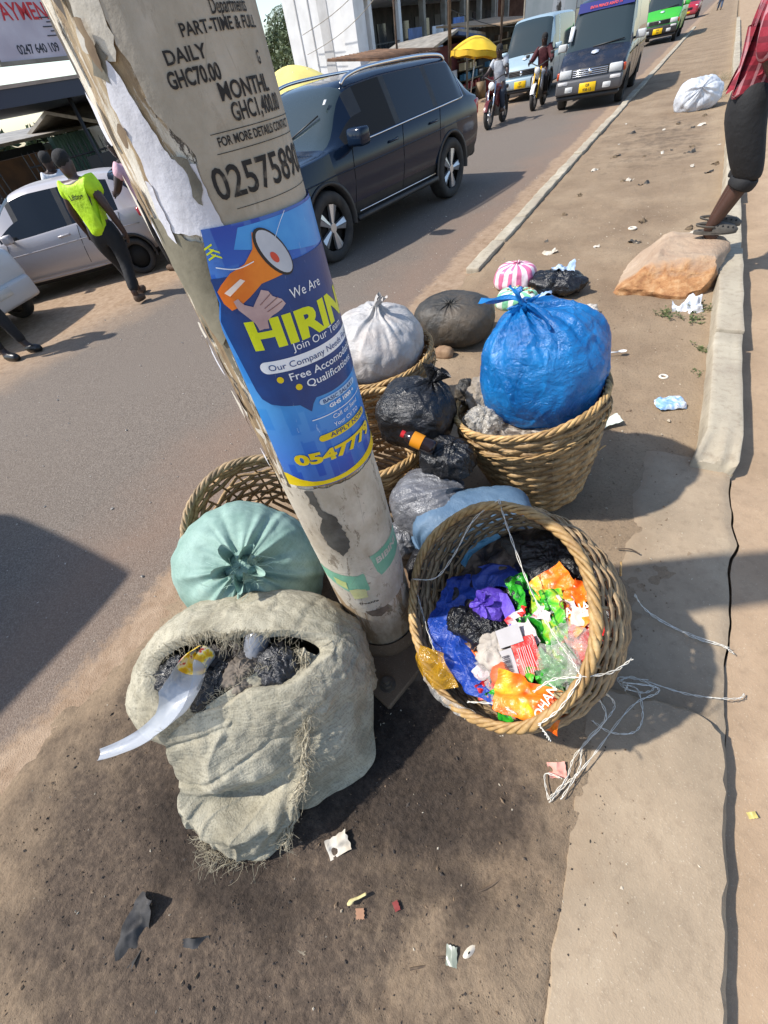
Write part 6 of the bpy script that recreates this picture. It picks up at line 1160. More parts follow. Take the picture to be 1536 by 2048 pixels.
def ex_suv(t):
    door_lines(t, KS, [0.98, -0.13, -1.10], [0.02, -1.0], .6, 4.0, PT_SUV)
    strip('window_chrome', [at_side(KS, x, 4.35, .004) for x in arange(-1.85, 0.85, .15)] , .011, M_CHROME, t)
    strip('window_chrome', [at_side(KS, -1.85, 4.35, .004), at_side(KS, -1.94, 5.0, .004), at_side(KS, -1.99, 6.3, .004)], .011, M_CHROME, t)
    strip('roof_rail', spline([(-1.82, .66, 1.60), (-1.65, .67, 1.66), (-1.0, .685, 1.70), (0.0, .68, 1.71), (.42, .66, 1.675), (.55, .64, 1.615)], 6), .020, M_CHROME, t, 8)
    strip('side_skirt', [(x, .99, .36) for x in arange(-1.0, 1.0, .25)], .035, M_TRIM, t, 6); strip('sill_chrome', [(x, .995, .43) for x in arange(-.95, .95, .3)], .009, M_CHROME, t)
    strip('shoulder_crease', [at_side(KS, x, 2.75, .002) for x in arange(-2.2, 2.1, .2)], .009, PT_SUV, t)
    mirror(t, 0.86, .97, 1.16, PT_SUV, 1.15)
    for s in (1, -1):
        obj('tail_light', xf(bevel(box(-.09, .09, -.05, .05, -.10, .10), .02), Matrix.Translation((-2.38, s * .87, 1.0))), M_RLENS, t); obj('headlight', xf(bevel(box(-.16, .10, -.13, .13, -.07, .07), .03), Matrix.Translation((2.33, s * .74, .86))), M_LENS, t)
    obj('grille', bevel(box(2.40, 2.50, -.5, .5, .62, .86), .02), M_CHROME, t); obj('bumper', bevel(box(2.36, 2.52, -.8, .8, .32, .55), .04), M_TRIM, t); obj('rear_bumper', bevel(box(-2.53, -2.36, -.84, .84, .38, .62), .04), M_TRIM, t)
    obj('wiper', tube([(1.16, .1, 1.21), (0.95, .55, 1.40)], .01, 4), M_TRIM, t); obj('roof_sticker', xf(box(-.03, .03, -.02, .02, 0, .004), Matrix.Translation((.86, .62, 1.50)) @ Matrix.Rotation(R(40), 4, 'Y')), plain('sticker_white', (.7, .7, .7), .5), t)
    obj('steering_wheel', xf(grid(20, 6, lambda u, v: ((.19 + .015 * math.cos(6.28 * v)) * math.cos(6.28 * u), (.19 + .015 * math.cos(6.28 * v)) * math.sin(6.28 * u), .015 * math.sin(6.28 * v)), True, True), Matrix.Translation((.7, .4, 1.05)) @ Matrix.Rotation(R(60), 4, 'Y')), M_IN, t)
# near wheels stand at (-3.75,5.10) and (-3.30,8.04)
hd = Vector((-0.151, -0.988)); nl = Vector((-hd.y, hd.x)); fc = Vector((-3.75, 5.10)) - nl * 0.97; ctr = fc - hd * 1.49
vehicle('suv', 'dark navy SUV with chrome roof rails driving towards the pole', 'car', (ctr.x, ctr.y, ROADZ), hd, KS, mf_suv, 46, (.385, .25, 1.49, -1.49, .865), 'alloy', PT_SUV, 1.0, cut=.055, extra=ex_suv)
# ---------------- silver hatchback
KH = [(-1.80, .45, .58, .62, .72, .85, .70, .92, .62), (-1.75, .34, .66, .64, .79, .92, .75, 1.02, .62), (-1.66, .30, .70, .66, .81, .95, .77, 1.14, .61), (-1.30, .24, .74, .66, .825, .96, .785, 1.44, .57), (-0.9, .22, .75, .65, .83, .94, .79, 1.49, .57), (0.0, .20, .75, .63, .83, .90, .79, 1.50, .57), (0.35, .20, .75, .62, .83, .885, .785, 1.46, .56), (1.08, .21, .75, .61, .825, .87, .78, .93, .70), (1.2, .22, .75, .61, .825, .86, .775, .89, .68), (1.6, .26, .72, .58, .79, .78, .72, .81, .58), (1.78, .30, .64, .54, .72, .66, .66, .68, .5), (1.82, .36, .56, .5, .64, .56, .58, .58, .45)]
def mf_hatch(x, k):
    if k <= 1: return 3
    if 7 <= k <= 8:
        if .28 < x < .80 and k == 7: return 1
        for a, b in ((-1.22, -.42), (-.34, .40)):
            if a < x < b: return 1
        if -.45 < x < .42: return 3
    if k >= 9 and .38 < x < 1.06: return 2
    if k >= 9 and -1.68 < x < -1.32: return 4
    return 0
def ex_hatch(body, plate=False):
    def f(t):
        door_lines(t, KH, [.86, -.38, -1.12], [-.22, -.98], .6, 4.0, body); mirror(t, .62, .80, .95, body, .8)
        strip('sill_line', [(x, .815, .30) for x in arange(-.7, .85, .25)], .012, body, t); strip('side_crease', [at_side(KH, x, 2.6, .002) for x in arange(-1.5, 1.4, .2)], .008, body, t)
        for s in (1, -1):
            obj('tail_light', xf(bevel(box(-.05, .13, -.03, .04, -.11, .10), .02), Matrix.Translation((-1.66, s * .755, .86))), M_RLENS, t); obj('headlight', xf(bevel(box(-.2, .08, -.1, .1, -.06, .06), .03), Matrix.Translation((1.66, s * .60, .70))), M_LENS, t)
            obj('reflector', xf(bevel(box(-.02, .02, -.03, .03, -.035, .035), .008), Matrix.Translation((-1.79, s * .60, .47))), M_RLENS, t)
        obj('rear_bumper', bevel(box(-1.86, -1.66, -.72, .72, .32, .62), .05, 2), body, t); obj('front_bumper', bevel(box(1.66, 1.86, -.66, .66, .26, .50), .05, 2), body, t); obj('grille', bevel(box(1.70, 1.845, -.35, .35, .53, .66), .02), M_TRIM, t); obj('number_plate', bevel(box(1.86, 1.875, -.24, .24, .34, .45), .004), M_PLATE, t); obj('rear_plate', bevel(box(-1.875, -1.86, -.24, .24, .48, .59), .004), M_PLATE if not plate else M_LENS, t)
    return f
PT_SIL = paint('silver_mauve_paint', srgb('bdb7b6'), 0.3, 0.15, 0.22); hd = Vector((-.72, -.69)).normalized(); nl = Vector((-hd.y, hd.x)); rw = Vector((-7.31, 4.53)) - nl * .64; ctr = rw + hd * 1.04
vehicle('hatchback', 'dented silver hatchback parked at an angle behind the pole', 'car', (ctr.x, ctr.y, ROADZ), hd, KH, mf_hatch, 40, (.285, .17, 1.2, -1.2, .735), 'steel', PT_SIL, 0.87, extra=ex_hatch(PT_SIL))
PT_WHT = paint('white_paint', (.62, .62, .62), .3, 0, .3); hd = Vector((-.93, -.37)).normalized(); nl = Vector((-hd.y, hd.x)); rw = Vector((-8.06, 2.76)) + nl * .65; ctr = rw + hd * 1.05
vehicle('hatchback', 'white car cut off by the left edge, its rear bumper showing', 'car', (ctr.x, ctr.y, ROADZ), hd, KH, mf_hatch, 40, (.285, .17, 1.2, -1.2, .735), 'steel', PT_WHT, 0.88, extra=ex_hatch(PT_WHT, True))
PT_RED = paint('red_paint', (.38, .02, .04), .25, 0, .15)
vehicle('hatchback', 'small red car far up the road', 'car', (-3.2, 63.0, ROADZ), (0, -1), KH, mf_hatch, 30, (.285, .17, 1.2, -1.2, .735), 'steel', PT_RED, 1.05, extra=ex_hatch(PT_RED))
# ---------------- minibuses
KV = [(-2.35, .50, .70, .7, .78, 1.0, .78, 1.80, .66), (-2.30, .36, .78, .7, .83, 1.05, .82, 1.92, .68), (-1.9, .30, .80, .7, .845, 1.06, .83, 1.96, .69), (0.0, .28, .80, .7, .845, 1.06, .83, 1.97, .69), (1.0, .28, .80, .7, .845, 1.04, .83, 1.95, .68), (1.22, .28, .80, .7, .845, 1.03, .83, 1.90, .66), (1.85, .30, .80, .68, .84, 1.02, .82, 1.10, .76), (1.95, .30, .79, .66, .835, .99, .81, 1.06, .74), (2.30, .32, .77, .62, .82, .84, .78, .90, .68), (2.40, .36, .74, .56, .79, .72, .74, .76, .62), (2.43, .42, .68, .52, .72, .6, .68, .63, .56)]
def mf_van(x, k):
    if k <= 1: return 3
    if 7 <= k <= 8:
        if .98 < x < 1.5 and k == 7: return 1
        for a, b in ((-2.2, -1.3), (-1.22, -.35), (-.27, .42), (.52, 1.12)):
            if a < x < b: return 1
    if k >= 9 and 1.22 < x < 1.84: return 2
    if k >= 9 and x < -2.31: return 4
    return 0
def ex_van(body, lower, plate, stripe=None, banner=None, grille=M_CHROME):
    def f(t):
        door_lines(t, KV, [1.42, .47, -.31], [.6], .6, 4.0); mirror(t, 1.35, .84, 1.18, M_LENS if banner else body, 1.0)
        obj('front_bumper', bevel(box(2.24, 2.52, -.80, .80, .34, .62), .05, 2), lower, t); obj('lower_bumper', bevel(box(2.20, 2.46, -.76, .76, .24, .335), .03), M_TRIM, t)
        for k in range(4): obj('grille_bar', bevel(box(2.38, 2.455, -.42, .42, .655 + .035 * k, .675 + .035 * k), .006), grille, t)
        obj('grille_back', box(2.36, 2.425, -.44, .44, .64, .80), M_TRIM, t)
        for s in (1, -1):
            obj('headlight', xf(bevel(box(-.12, .06, -.15, .15, -.08, .08), .02), Matrix.Translation((2.385, s * .60, .725))), M_LENS, t); obj('indicator', xf(bevel(box(-.16, .02, -.04, .04, -.07, .07), .015), Matrix.Translation((2.345, s * .785, .71))), plain('amber_lens', srgb('b8431c'), .15), t)
            obj('fog_lamp', bevel(box(2.515, 2.535, s * .46 - .09, s * .46 + .09, .40, .50), .01), M_LENS, t); obj('bumper_reflector', bevel(box(2.515, 2.53, s * .63 - .12, s * .63 + .12, .545, .61), .01), plain('white_reflector', (.7, .68, .66), .4), t)
        p = obj('number_plate', bevel(box(2.522, 2.54, -.20, .20, .36, .54), .005), M_PLATE, t)
        for q, ln in enumerate(plate):
            tv = textmesh(ln, .055, .02, align='CENTER'); obj('plate_lettering', ([(2.543, x, y + (.465 if q == 0 else .385)) for x, y, _ in tv[0]], tv[1]), M_INK2, p)
        obj('badge', xf(cyl(.05, 0, .01, 16), Matrix.Translation((2.455, 0, .73)) @ Matrix.Rotation(R(90), 4, 'Y')), M_CHROME, t); obj('wiper', tube([(1.84, -.1, 1.13), (1.80, .62, 1.18)], .014, 4), M_TRIM, t)
        if stripe: strip('side_stripe', [at_side(KV, x, 3.2, .003) for x in arange(-2.2, 1.9, .3)], .035, stripe, t, 4, .1)
        if banner:
            bn = obj('windscreen_banner', grid(12, 3, lambda u, v: (lerp(1.27, 1.40, v) + .02, (u - .5) * 1.30, lerp(1.885, 1.725, v) + .012)), plain('banner_blue', srgb('16206a'), .4), t)
            tv = textmesh(banner, .06, .02, align='CENTER'); n_ = Vector((.75, 0, .6)).normalized(); obj('banner_lettering', ([(1.36 - (y - .03) * .62 + .03, x * .82, 1.785 + (y - .03) * .78 + .02) for x, y, _ in tv[0]], tv[1]), plain('banner_red', srgb('d8402c'), .5), bn)
            st = obj('windscreen_sticker', xf(box(-.002, .002, -.05, .05, -.16, .16), Matrix.Translation((1.66, -.70, 1.42)) @ Matrix.Rotation(R(-38), 4, 'Y')), plain('sticker_white', (.7, .7, .7), .5), t)
        obj('bonnet_emblem', xf(cyl(.10, 0, .008, 6), Matrix.Translation((2.06, 0, 1.045)) @ Matrix.Rotation(R(18), 4, 'Y')), plain('emblem_white', (.55, .6, .7), .4), t)
    return f
PT_V1 = paint('slate_blue_paint', (.018, .024, .04), .25, .2, .5); PT_V2 = paint('pale_blue_paint', srgb('9fb4bd'), .3, .1, .2); PT_V3 = paint('green_paint', srgb('3fae3a'), .3, 0, .15); YS = plain('stripe_yellow', srgb('d9b34a'), .5)
vehicle('minibus', 'dark slate blue minibus with a red banner across its windscreen', 'van', (-2.80, 18.5, ROADZ), (0.03, -1), KV, mf_van, 40, (.32, .19, 1.62, -1.35, .735), 'steel', PT_V1, 1.0, extra=ex_van(PT_V1, paint('grey_bumper', (.06, .065, .075), .5, 0, .2), ['GR', '938-12'], YS, 'ENYA PRINCE ASAFO TV'))
vehicle('minibus', 'pale blue minibus behind the two motorbikes', 'van', (-5.72, 22.6, ROADZ), (0.02, -1), KV, mf_van, 40, (.32, .19, 1.62, -1.35, .735), 'steel', PT_V2, .98, extra=ex_van(PT_V2, PT_V2, ['GT', '2201'], None, None, M_TRIM))
vehicle('minibus', 'bright green minibus behind the slate blue one', 'van', (-3.1, 39.5, ROADZ), (0, -1), KV, mf_van, 40, (.32, .19, 1.62, -1.35, .735), 'steel', PT_V3, 1.1, extra=ex_van(PT_V3, M_TRIM, ['GW', '440'], YS, None, M_TRIM))
# minibus standing just out of the frame on the left: only its shadow reaches the tarmac in view
vehicle('minibus', 'slate minibus outside the left edge whose shadow falls on the near tarmac', 'van', (-4.07, -2.87, ROADZ), (0.03, -1), KV, mf_van, 40, (.32, .19, 1.62, -1.35, .735), 'steel', PT_V1, 1.0, extra=ex_van(PT_V1, PT_V1, ['GN', '71'], None, None, M_TRIM))
# ---------------- motorbikes
def motorbike(label, loc, ang, tank, lamp, plate=True):
    t = thing('motorbike', label, 'motorbike', loc, ang); T = Matrix.Rotation(R(90), 4, 'X'); rim = lambda r, w: grid(28, 8, lambda u, v: ((r + w * math.cos(6.283 * v)) * math.cos(6.283 * u), w * 1.1 * math.sin(6.283 * v), (r + w * math.cos(6.283 * v)) * math.sin(6.283 * u)), True, True)
    for x in (.64, -.62):
        wh = empty('wheel', (x, 0, .30), 0, t); obj('tyre', rim(.255, .062), M_TYRE, wh)
        obj('rim', merge(rim(.215, .014), *[tube([(0, 0, 0), (.21 * math.cos(a), 0, .21 * math.sin(a))], .012, 4) for a in [k * PI / 3 for k in range(6)]], xf(cyl(.05, -.05, .05, 14), T)), M_ALLOY, wh)
    obj('fork', merge(*[tube([(.64, s * .075, .30), (.50, s * .085, .62), (.36, s * .085, .98)], .024, 6) for s in (1, -1)]), M_CHROME, t)
    obj('front_mudguard', xf(lathe([(.33, -.06), (.345, 0), (.33, .06)], 16, R(20), R(170)), Matrix.Translation((.64, 0, .30)) @ T), tank, t)
    obj('handlebar', tube(spline([(.22, .38, 1.06), (.30, .25, 1.08), (.36, 0, 1.0), (.30, -.25, 1.08), (.22, -.38, 1.06)], 5), .014, 6), M_TRIM, t)
    for s in (1, -1): obj('wing_mirror', merge(tube([(.30, s * .30, 1.07), (.33, s * .36, 1.22)], .007, 4), xf(bevel(box(-.012, .012, -.06, .06, -.035, .035), .01), Matrix.Translation((.33, s * .38, 1.25)))), M_TRIM, t)
    obj('headlamp', xf(lathe([(1e-3, .07), (.06, .065), (.088, .03), (.09, 0), (.06, -.09), (1e-3, -.10)], 20), Matrix.Translation((.46, 0, .90)) @ Matrix.Rotation(R(90), 4, 'Y')), lamp, t)
    [obj('leg_shield', xf(bevel(box(-.16, .16, -.02, .02, -.16, .14), .015), Matrix.Translation((.30, q * .14, .62)) @ Matrix.Rotation(R(-20), 4, 'Y')), tank, t) for q in (1, -1)]; obj('tank', xf(bagmesh((.27, .17, .13), (0, 0, 1), 30, 20, crump=0, pleat=0), Matrix.Translation((.12, 0, .80))), tank, t); obj('seat', xf(bevel(box(-.36, .36, -.12, .12, -.04, .05), .035, 2), Matrix.Translation((-.36, 0, .78))), M_TRIM, t)
    obj('engine', merge(bevel(box(-.24, .26, -.15, .15, .24, .56), .04), xf(cyl(.085, 0, .22, 14), Matrix.Translation((.10, 0, .48)) @ Matrix.Rotation(R(20), 4, 'Y'))), M_STEEL, t); obj('frame', merge(tube([(.36, 0, .92), (.22, 0, .45), (-.1, 0, .30), (-.62, 0, .30)], .022, 6), tube([(.30, 0, .86), (-.25, 0, .74), (-.75, 0, .78)], .02, 6), *[tube([(-.5, s * .1, .75), (-.62, s * .1, .30)], .02, 6) for s in (1, -1)]), M_TRIM, t)
    obj('exhaust', tube([(.18, -.10, .36), (-.2, -.15, .26), (-.85, -.17, .40)], [.022, .026, .04], 8), M_CHROME, t); obj('rear_mudguard', xf(lathe([(.33, -.07), (.345, 0), (.33, .07)], 16, R(30), R(160)), Matrix.Translation((-.62, 0, .30)) @ T), M_TRIM, t); obj('footrest', tube([(.02, .26, .32), (.02, -.26, .32)], .014, 5), M_TRIM, t)
    return t
MB1 = motorbike('motorbike with a bright round headlamp ridden by the man in pale grey', (-5.0, 15.55, ROADZ), R(-92), plain('maroon_tank', (.12, .02, .02), .25), plain('lit_lamp', (.9, .9, .85), .1)); MB1.scale = (.92,) * 3
MB2 = motorbike('motorbike with yellow forks ridden by the man in maroon', (-4.48, 18.1, ROADZ), R(-90), plain('white_tank', (.6, .6, .6), .25), M_LENS); MB2.scale = (.92,) * 3
for o in MB2.children:
    if o.name.startswith('fork'): o.data = o.data.copy(); o.data.materials[0] = plain('yellow_fork', srgb('d9a818'), .3)
# ================================================================ PEOPLE
def skinmesh(J, E, rad, root, sub=2):
    """J joint name -> position, rad name -> radius (or pair); grown as one surface"""
    ks = list(J); ix = {k: i for i, k in enumerate(ks)}
    me = bpy.data.meshes.new('figure'); me.from_pydata([tuple(J[k]) for k in ks], [(ix[a], ix[b]) for a, b in E], []); me.update()
    o = bpy.data.objects.new('figure', me); COL.objects.link(o); m = o.modifiers.new('s', 'SKIN'); m.use_smooth_shade = True; m.branch_smoothing = 0.3
    for k in ks:
        r = rad[k]; s = me.skin_vertices[0].data[ix[k]]; s.radius = r if isinstance(r, tuple) else (r, r); s.use_root = (k == root)
    o.modifiers.new('u', 'SUBSURF').levels = sub; o.modifiers['u'].render_levels = sub
    bpy.context.view_layer.update(); m2 = bpy.data.meshes.new_from_object(o.evaluated_get(bpy.context.evaluated_depsgraph_get())); bpy.data.objects.remove(o); return m2
def m_skin(name, c): return mat(name, c, tuple(x * .8 for x in c), 14, 0.45, 0.15, 90)
SK1 = m_skin('skin_dark', srgb('4a3228')); SK2 = m_skin('skin_darker', srgb('38261f'))
M_HAIR = mat('short_black_hair', (.008, .007, .007), (.02, .018, .017), 80, .9, .8, 220)
BASE = dict(pel=(0, 0, .93), wai=(0, 0, 1.08), che=(0.01, 0, 1.28), nec=(0, 0, 1.46), hea=(.015, 0, 1.52), fac=(.03, 0, 1.595), top=(.01, 0, 1.68),
            lsh=(0, .17, 1.40), lel=(-.02, .24, 1.13), lwr=(.06, .26, .90), lhd=(.08, .26, .82), rsh=(0, -.17, 1.40), rel=(-.02, -.24, 1.13), rwr=(.06, -.26, .90), rhd=(.08, -.26, .82),
            lhi=(0, .09, .90), lkn=(.03, .10, .50), lan=(0, .10, .09), lto=(.14, .11, .03), rhi=(0, -.09, .90), rkn=(.03, -.10, .50), ran=(0, -.10, .09), rto=(.14, -.11, .03))
RAD = dict(pel=(.16, .125), wai=(.15, .115), che=(.18, .13), nec=.072, hea=.09, fac=.112, top=.08, lsh=.085, lel=.056, lwr=.038, lhd=(.045, .026), rsh=.085, rel=.056, rwr=.038, rhd=(.045, .026), lhi=.11, lkn=.075, lan=.047, lto=.04, rhi=.11, rkn=.075, ran=.047, rto=.04)
EDG = [('pel', 'wai'), ('wai', 'che'), ('che', 'nec'), ('nec', 'hea'), ('hea', 'fac'), ('fac', 'top'), ('che', 'lsh'), ('lsh', 'lel'), ('lel', 'lwr'), ('lwr', 'lhd'), ('che', 'rsh'), ('rsh', 'rel'), ('rel', 'rwr'), ('rwr', 'rhd'), ('pel', 'lhi'), ('lhi', 'lkn'), ('lkn', 'lan'), ('lan', 'lto'), ('pel', 'rhi'), ('rhi', 'rkn'), ('rkn', 'ran'), ('ran', 'rto')]
def person(label, loc, ang, pose, skin, shirt=None, trousers=None, shoes=None, scale=1.0, sleeve=.62, leg=1.0, loose=1.25, hair=True, extra=None):
    t = thing('person', label, 'person', loc, ang); t.scale = (scale,) * 3
    J = {k: Vector(v) for k, v in BASE.items()}
    for k, v in pose.items(): J[k] = Vector(v)
    JJ, EE, RR = dict(J), list(EDG), dict(RAD)
    for s in 'lr':                                  # five unequal, slightly curled fingers on each hand
        w_, h_ = J[s + 'wr'], J[s + 'hd']; d = (h_ - w_).normalized(); sd = d.cross(Vector((0, 1, 0.3))).normalized(); pn = d.cross(sd); sg = 1 if s == 'l' else -1
        for q, (o_, l_) in enumerate([(-.030, .055), (-.012, .072), (.008, .078), (.026, .068)]):
            a = s + 'f%d' % q; JJ[a] = h_ + sd * o_ + d * .018; JJ[a + 'b'] = JJ[a] + d * l_ * .55 + pn * .008 * sg; JJ[a + 'c'] = JJ[a + 'b'] + d * l_ * .35 + pn * .02 * sg; RR[a] = RR[a + 'b'] = .0095; RR[a + 'c'] = .007; EE += [(s + 'hd', a), (a, a + 'b'), (a + 'b', a + 'c')]
        a = s + 'th'; JJ[a] = w_ + (h_ - w_) * .5 - sd * .04; JJ[a + 'b'] = JJ[a] + d * .04 - sd * .018; RR[a] = .012; RR[a + 'b'] = .009; EE += [(s + 'hd', a), (a, a + 'b')]
    obj('body', skinmesh(JJ, EE, RR, 'pel', 1), skin, t)
    fd = (J['fac'] - J['hea']); hx = Vector((1, 0, 0)); f0 = J['fac']
    obj('nose', xf(lathe([(1e-3, .03), (.010, .015), (.016, 0)], 8), Matrix.Translation(f0 + hx * .075) @ Matrix.Rotation(R(90), 4, 'Y')), skin, t)
    for s in (1, -1):
        obj('ear', xf(lathe([(1e-3, .012), (.02, .008), (.028, -.006)], 10), Matrix.Translation(f0 + Vector((-.005, s * .084, -.005))) @ Matrix.Rotation(R(-90 * s), 4, 'X')), skin, t)
        obj('eye', xf(lathe([(1e-3, .010), (.007, .007), (.011, 0)], 8), Matrix.Translation(f0 + Vector((.076, s * .032, .012))) @ Matrix.Rotation(R(90), 4, 'Y')), plain('eye', (.25, .22, .2), .2), t)
    obj('mouth', xf(box(-.004, .004, -.022, .022, -.006, .006), Matrix.Translation(f0 + Vector((.072, 0, -.055)))), plain('lip', (.10, .03, .028), .5), t)
    if hair:
        hp = f0 + Vector((-.012, 0, .022)); obj('hair', xf(bagmesh((.104, .094, .092), (0, 0, 1), 36, 22, crump=.01, pleat=0), Matrix.Translation(hp) @ Matrix.Rotation(R(-22), 4, 'Y') @ Matrix.Translation((0, 0, .012))), M_HAIR, t)
    if shirt:
        K = dict(wa0=J['pel'] * 1.7 - J['wai'] * .7, wai=J['wai'], che=J['che'], col=J['che'] * .35 + J['nec'] * .65, lsh=J['lsh'], rsh=J['rsh']); RS = dict(wa0=(.195, .155), wai=(.19, .15), che=(.21, .155), col=.10, lsh=.112, rsh=.112); ES = [('wa0', 'wai'), ('wai', 'che'), ('che', 'col'), ('che', 'lsh'), ('che', 'rsh')]
        for s in 'lr':
            K[s + 's1'] = J[s + 'sh'].lerp(J[s + 'el'], min(1, sleeve)); RS[s + 's1'] = .092; ES.append((s + 'sh', s + 's1'))
            if sleeve > 1: K[s + 's2'] = J[s + 'el'].lerp(J[s + 'wr'], sleeve - 1); RS[s + 's1'] = .078; RS[s + 's2'] = .058; ES.append((s + 's1', s + 's2'))
        obj('shirt', skinmesh(K, ES, RS, 'wai', 2), shirt, t)
    if trousers:
        K = dict(top=J['pel'] * .1 + J['wai'] * .9, pel=J['pel']); RS = dict(top=(.185, .145), pel=(.19, .155)); ES = [('top', 'pel')]
        for s in 'lr':
            K[s + 'hi'] = J[s + 'hi'] + Vector((0, .03 if s == 'l' else -.03, -.12)); K[s + 'kn'] = J[s + 'kn']; RS[s + 'hi'] = min(.135, .115 * loose); RS[s + 'kn'] = .078 * loose * 1.04; ES += [('pel', s + 'hi'), (s + 'hi', s + 'kn')]
            if leg > .05: K[s + 'an'] = J[s + 'kn'].lerp(J[s + 'an'], leg); RS[s + 'an'] = lerp(.078, .058, leg) * loose; ES.append((s + 'kn', s + 'an'))
        obj('trousers', skinmesh(K, ES, RS, 'pel', 2), trousers, t)
    if shoes:
        for s in 'lr':
            a, b = J[s + 'an'], J[s + 'to']; d = Vector((b.x - a.x, b.y - a.y, 0)).normalized(); K = dict(h=a + Vector((0, 0, -.045)) - d * .03, m=a.lerp(b, .5) + Vector((0, 0, -.012)), t=b + d * .06 + Vector((0, 0, .008))); obj('shoe', skinmesh(K, [('h', 'm'), ('m', 't')], dict(h=.06, m=.058, t=.046), 'm', 1), shoes, t)
    if extra: extra(t, J)
    return t
def cloth(name, c, rough=.8): return mat(name, c, tuple(x * .75 for x in c), 7, rough, .35, 22, .02)
C_NEON = cloth('neon_yellow_jersey', srgb('c6f012'), .6); C_BLK = cloth('black_cloth', (.012, .012, .013)); C_PINK = cloth('pink_shirt', srgb('d9aab4')); C_WHT = cloth('white_shirt', srgb('d6d8dc')); C_GRY = cloth('pale_grey_shirt', srgb('b4b8be')); C_MAR = cloth('maroon_shirt', srgb('4a161c')); C_JEAN = cloth('dark_jeans', (.03, .04, .06)); C_BRN = cloth('brown_sandal', srgb('5a4636'))
# man in the neon shirt, walking away past the silver car
def back_print(t, J):
    tv = textmesh('Lifting', .055, .02, align='CENTER'); c0 = J['che']
    obj('back_lettering', ([(c0.x - .178 - .02 * abs(x) * 0 + .35 * x * x * 2, -x, c0.z - .02 + y) for x, y, _ in tv[0]], tv[1]), plain('print_black_cloth', (.02, .02, .02), .8), t)
person('person in a neon yellow T-shirt and black trousers walking by the silver car', (-6.27, 3.58, ROADZ), R(118), dict(che=(.03, 0, 1.28), fac=(.05, .02, 1.60), lan=(.20, .09, .09), lkn=(.14, .10, .49), lto=(.34, .10, .04), ran=(-.22, -.08, .13), rkn=(-.02, -.09, .50), rto=(-.10, -.09, .04), rwr=(.02, -.27, .86), rhd=(.03, -.27, .78)), SK1, C_NEON, C_BLK, C_BRN, .945, .62, .93, 1.15, extra=back_print)
person('person in a pink shirt leaning on the back of the silver car', (-6.70, 4.74, ROADZ), R(185), dict(wai=(.04, 0, 1.08), che=(.10, 0, 1.27), nec=(.14, 0, 1.46), hea=(.17, 0, 1.54), fac=(.20, 0, 1.61), top=(.18, 0, 1.68), lsh=(.10, .17, 1.38), lel=(.22, .26, 1.16), lwr=(.40, .20, 1.10), lhd=(.47, .18, 1.10), rsh=(.10, -.17, 1.38), rel=(.22, -.26, 1.16), rwr=(.40, -.20, 1.10), rhd=(.47, -.18, 1.10)), SK2, C_PINK, C_BLK, C_BRN, .95, .62)
person('person in a white shirt standing behind the silver car with the back turned', (-9.5, 5.16, ROADZ), R(150), dict(), SK2, C_WHT, C_JEAN, C_BRN, .93, 1.5)
person('person in a pale shirt at the left edge beyond the parked cars', (-9.6, 4.12, ROADZ), R(200), dict(), SK2, C_GRY, C_JEAN, C_BRN, .80, 1.4)
person('person in black trousers and black shoes half out of frame on the left', (-6.62, 1.88, ROADZ), R(12), dict(lan=(.16, .10, .09), lkn=(.08, .11, .50), lto=(.31, .11, .03), ran=(.02, -.12, .09), rkn=(-.04, -.12, .50), rto=(.18, -.13, .03), pel=(-.12, 0, .93), wai=(-.14, 0, 1.08), che=(-.15, 0, 1.28), nec=(-.16, 0, 1.47), hea=(-.15, 0, 1.56), fac=(-.14, 0, 1.63), top=(-.15, 0, 1.70), lhi=(-.12, .09, .90), rhi=(-.12, -.09, .90), lsh=(-.15, .17, 1.40), rsh=(-.15, -.17, 1.40), lel=(-.17, .24, 1.13), lwr=(-.1, .26, .9), lhd=(-.08, .26, .82), rel=(-.17, -.24, 1.13), rwr=(-.1, -.26, .9), rhd=(-.08, -.26, .82)), SK2, C_GRY, C_BLK, plain('black_shoe', (.01, .01, .01), .35), .95, .7, .95, 1.0)
# riders
RIDE = dict(pel=(-.22, 0, .86), wai=(-.20, 0, 1.02), che=(-.13, 0, 1.22), nec=(-.10, 0, 1.40), hea=(-.08, 0, 1.49), fac=(-.06, 0, 1.56), top=(-.08, 0, 1.63), lsh=(-.12, .18, 1.34), lel=(.02, .30, 1.14), lwr=(.20, .36, 1.08), lhd=(.26, .36, 1.07), rsh=(-.12, -.18, 1.34), rel=(.02, -.30, 1.14), rwr=(.20, -.36, 1.08), rhd=(.26, -.36, 1.07), lhi=(-.20, .10, .84), lkn=(.20, .20, .74), lan=(.02, .20, .38), lto=(.15, .21, .34), rhi=(-.20, -.10, .84), rkn=(.20, -.20, .74), ran=(.02, -.20, .38), rto=(.15, -.21, .34))
person('person in a pale grey T-shirt riding the nearer motorbike', (-5.0, 15.55, ROADZ), R(-92), RIDE, SK2, C_GRY, C_JEAN, C_BRN, .92, .62)
person('person in a maroon shirt riding the motorbike beside the minibus', (-4.48, 18.1, ROADZ), R(-90), RIDE, SK2, C_MAR, C_BLK, C_BRN, .92, 1.7)
person('person in dark jeans far up the verge near the red car', (-0.9, 67.5, 0), R(100), dict(lan=(.2, .1, .09), ran=(-.2, -.1, .12), lto=(.34, .1, .03), rto=(-.08, -.1, .03)), SK2, C_WHT, cloth('blue_jeans', srgb('46566e')), C_BRN, 1.0)
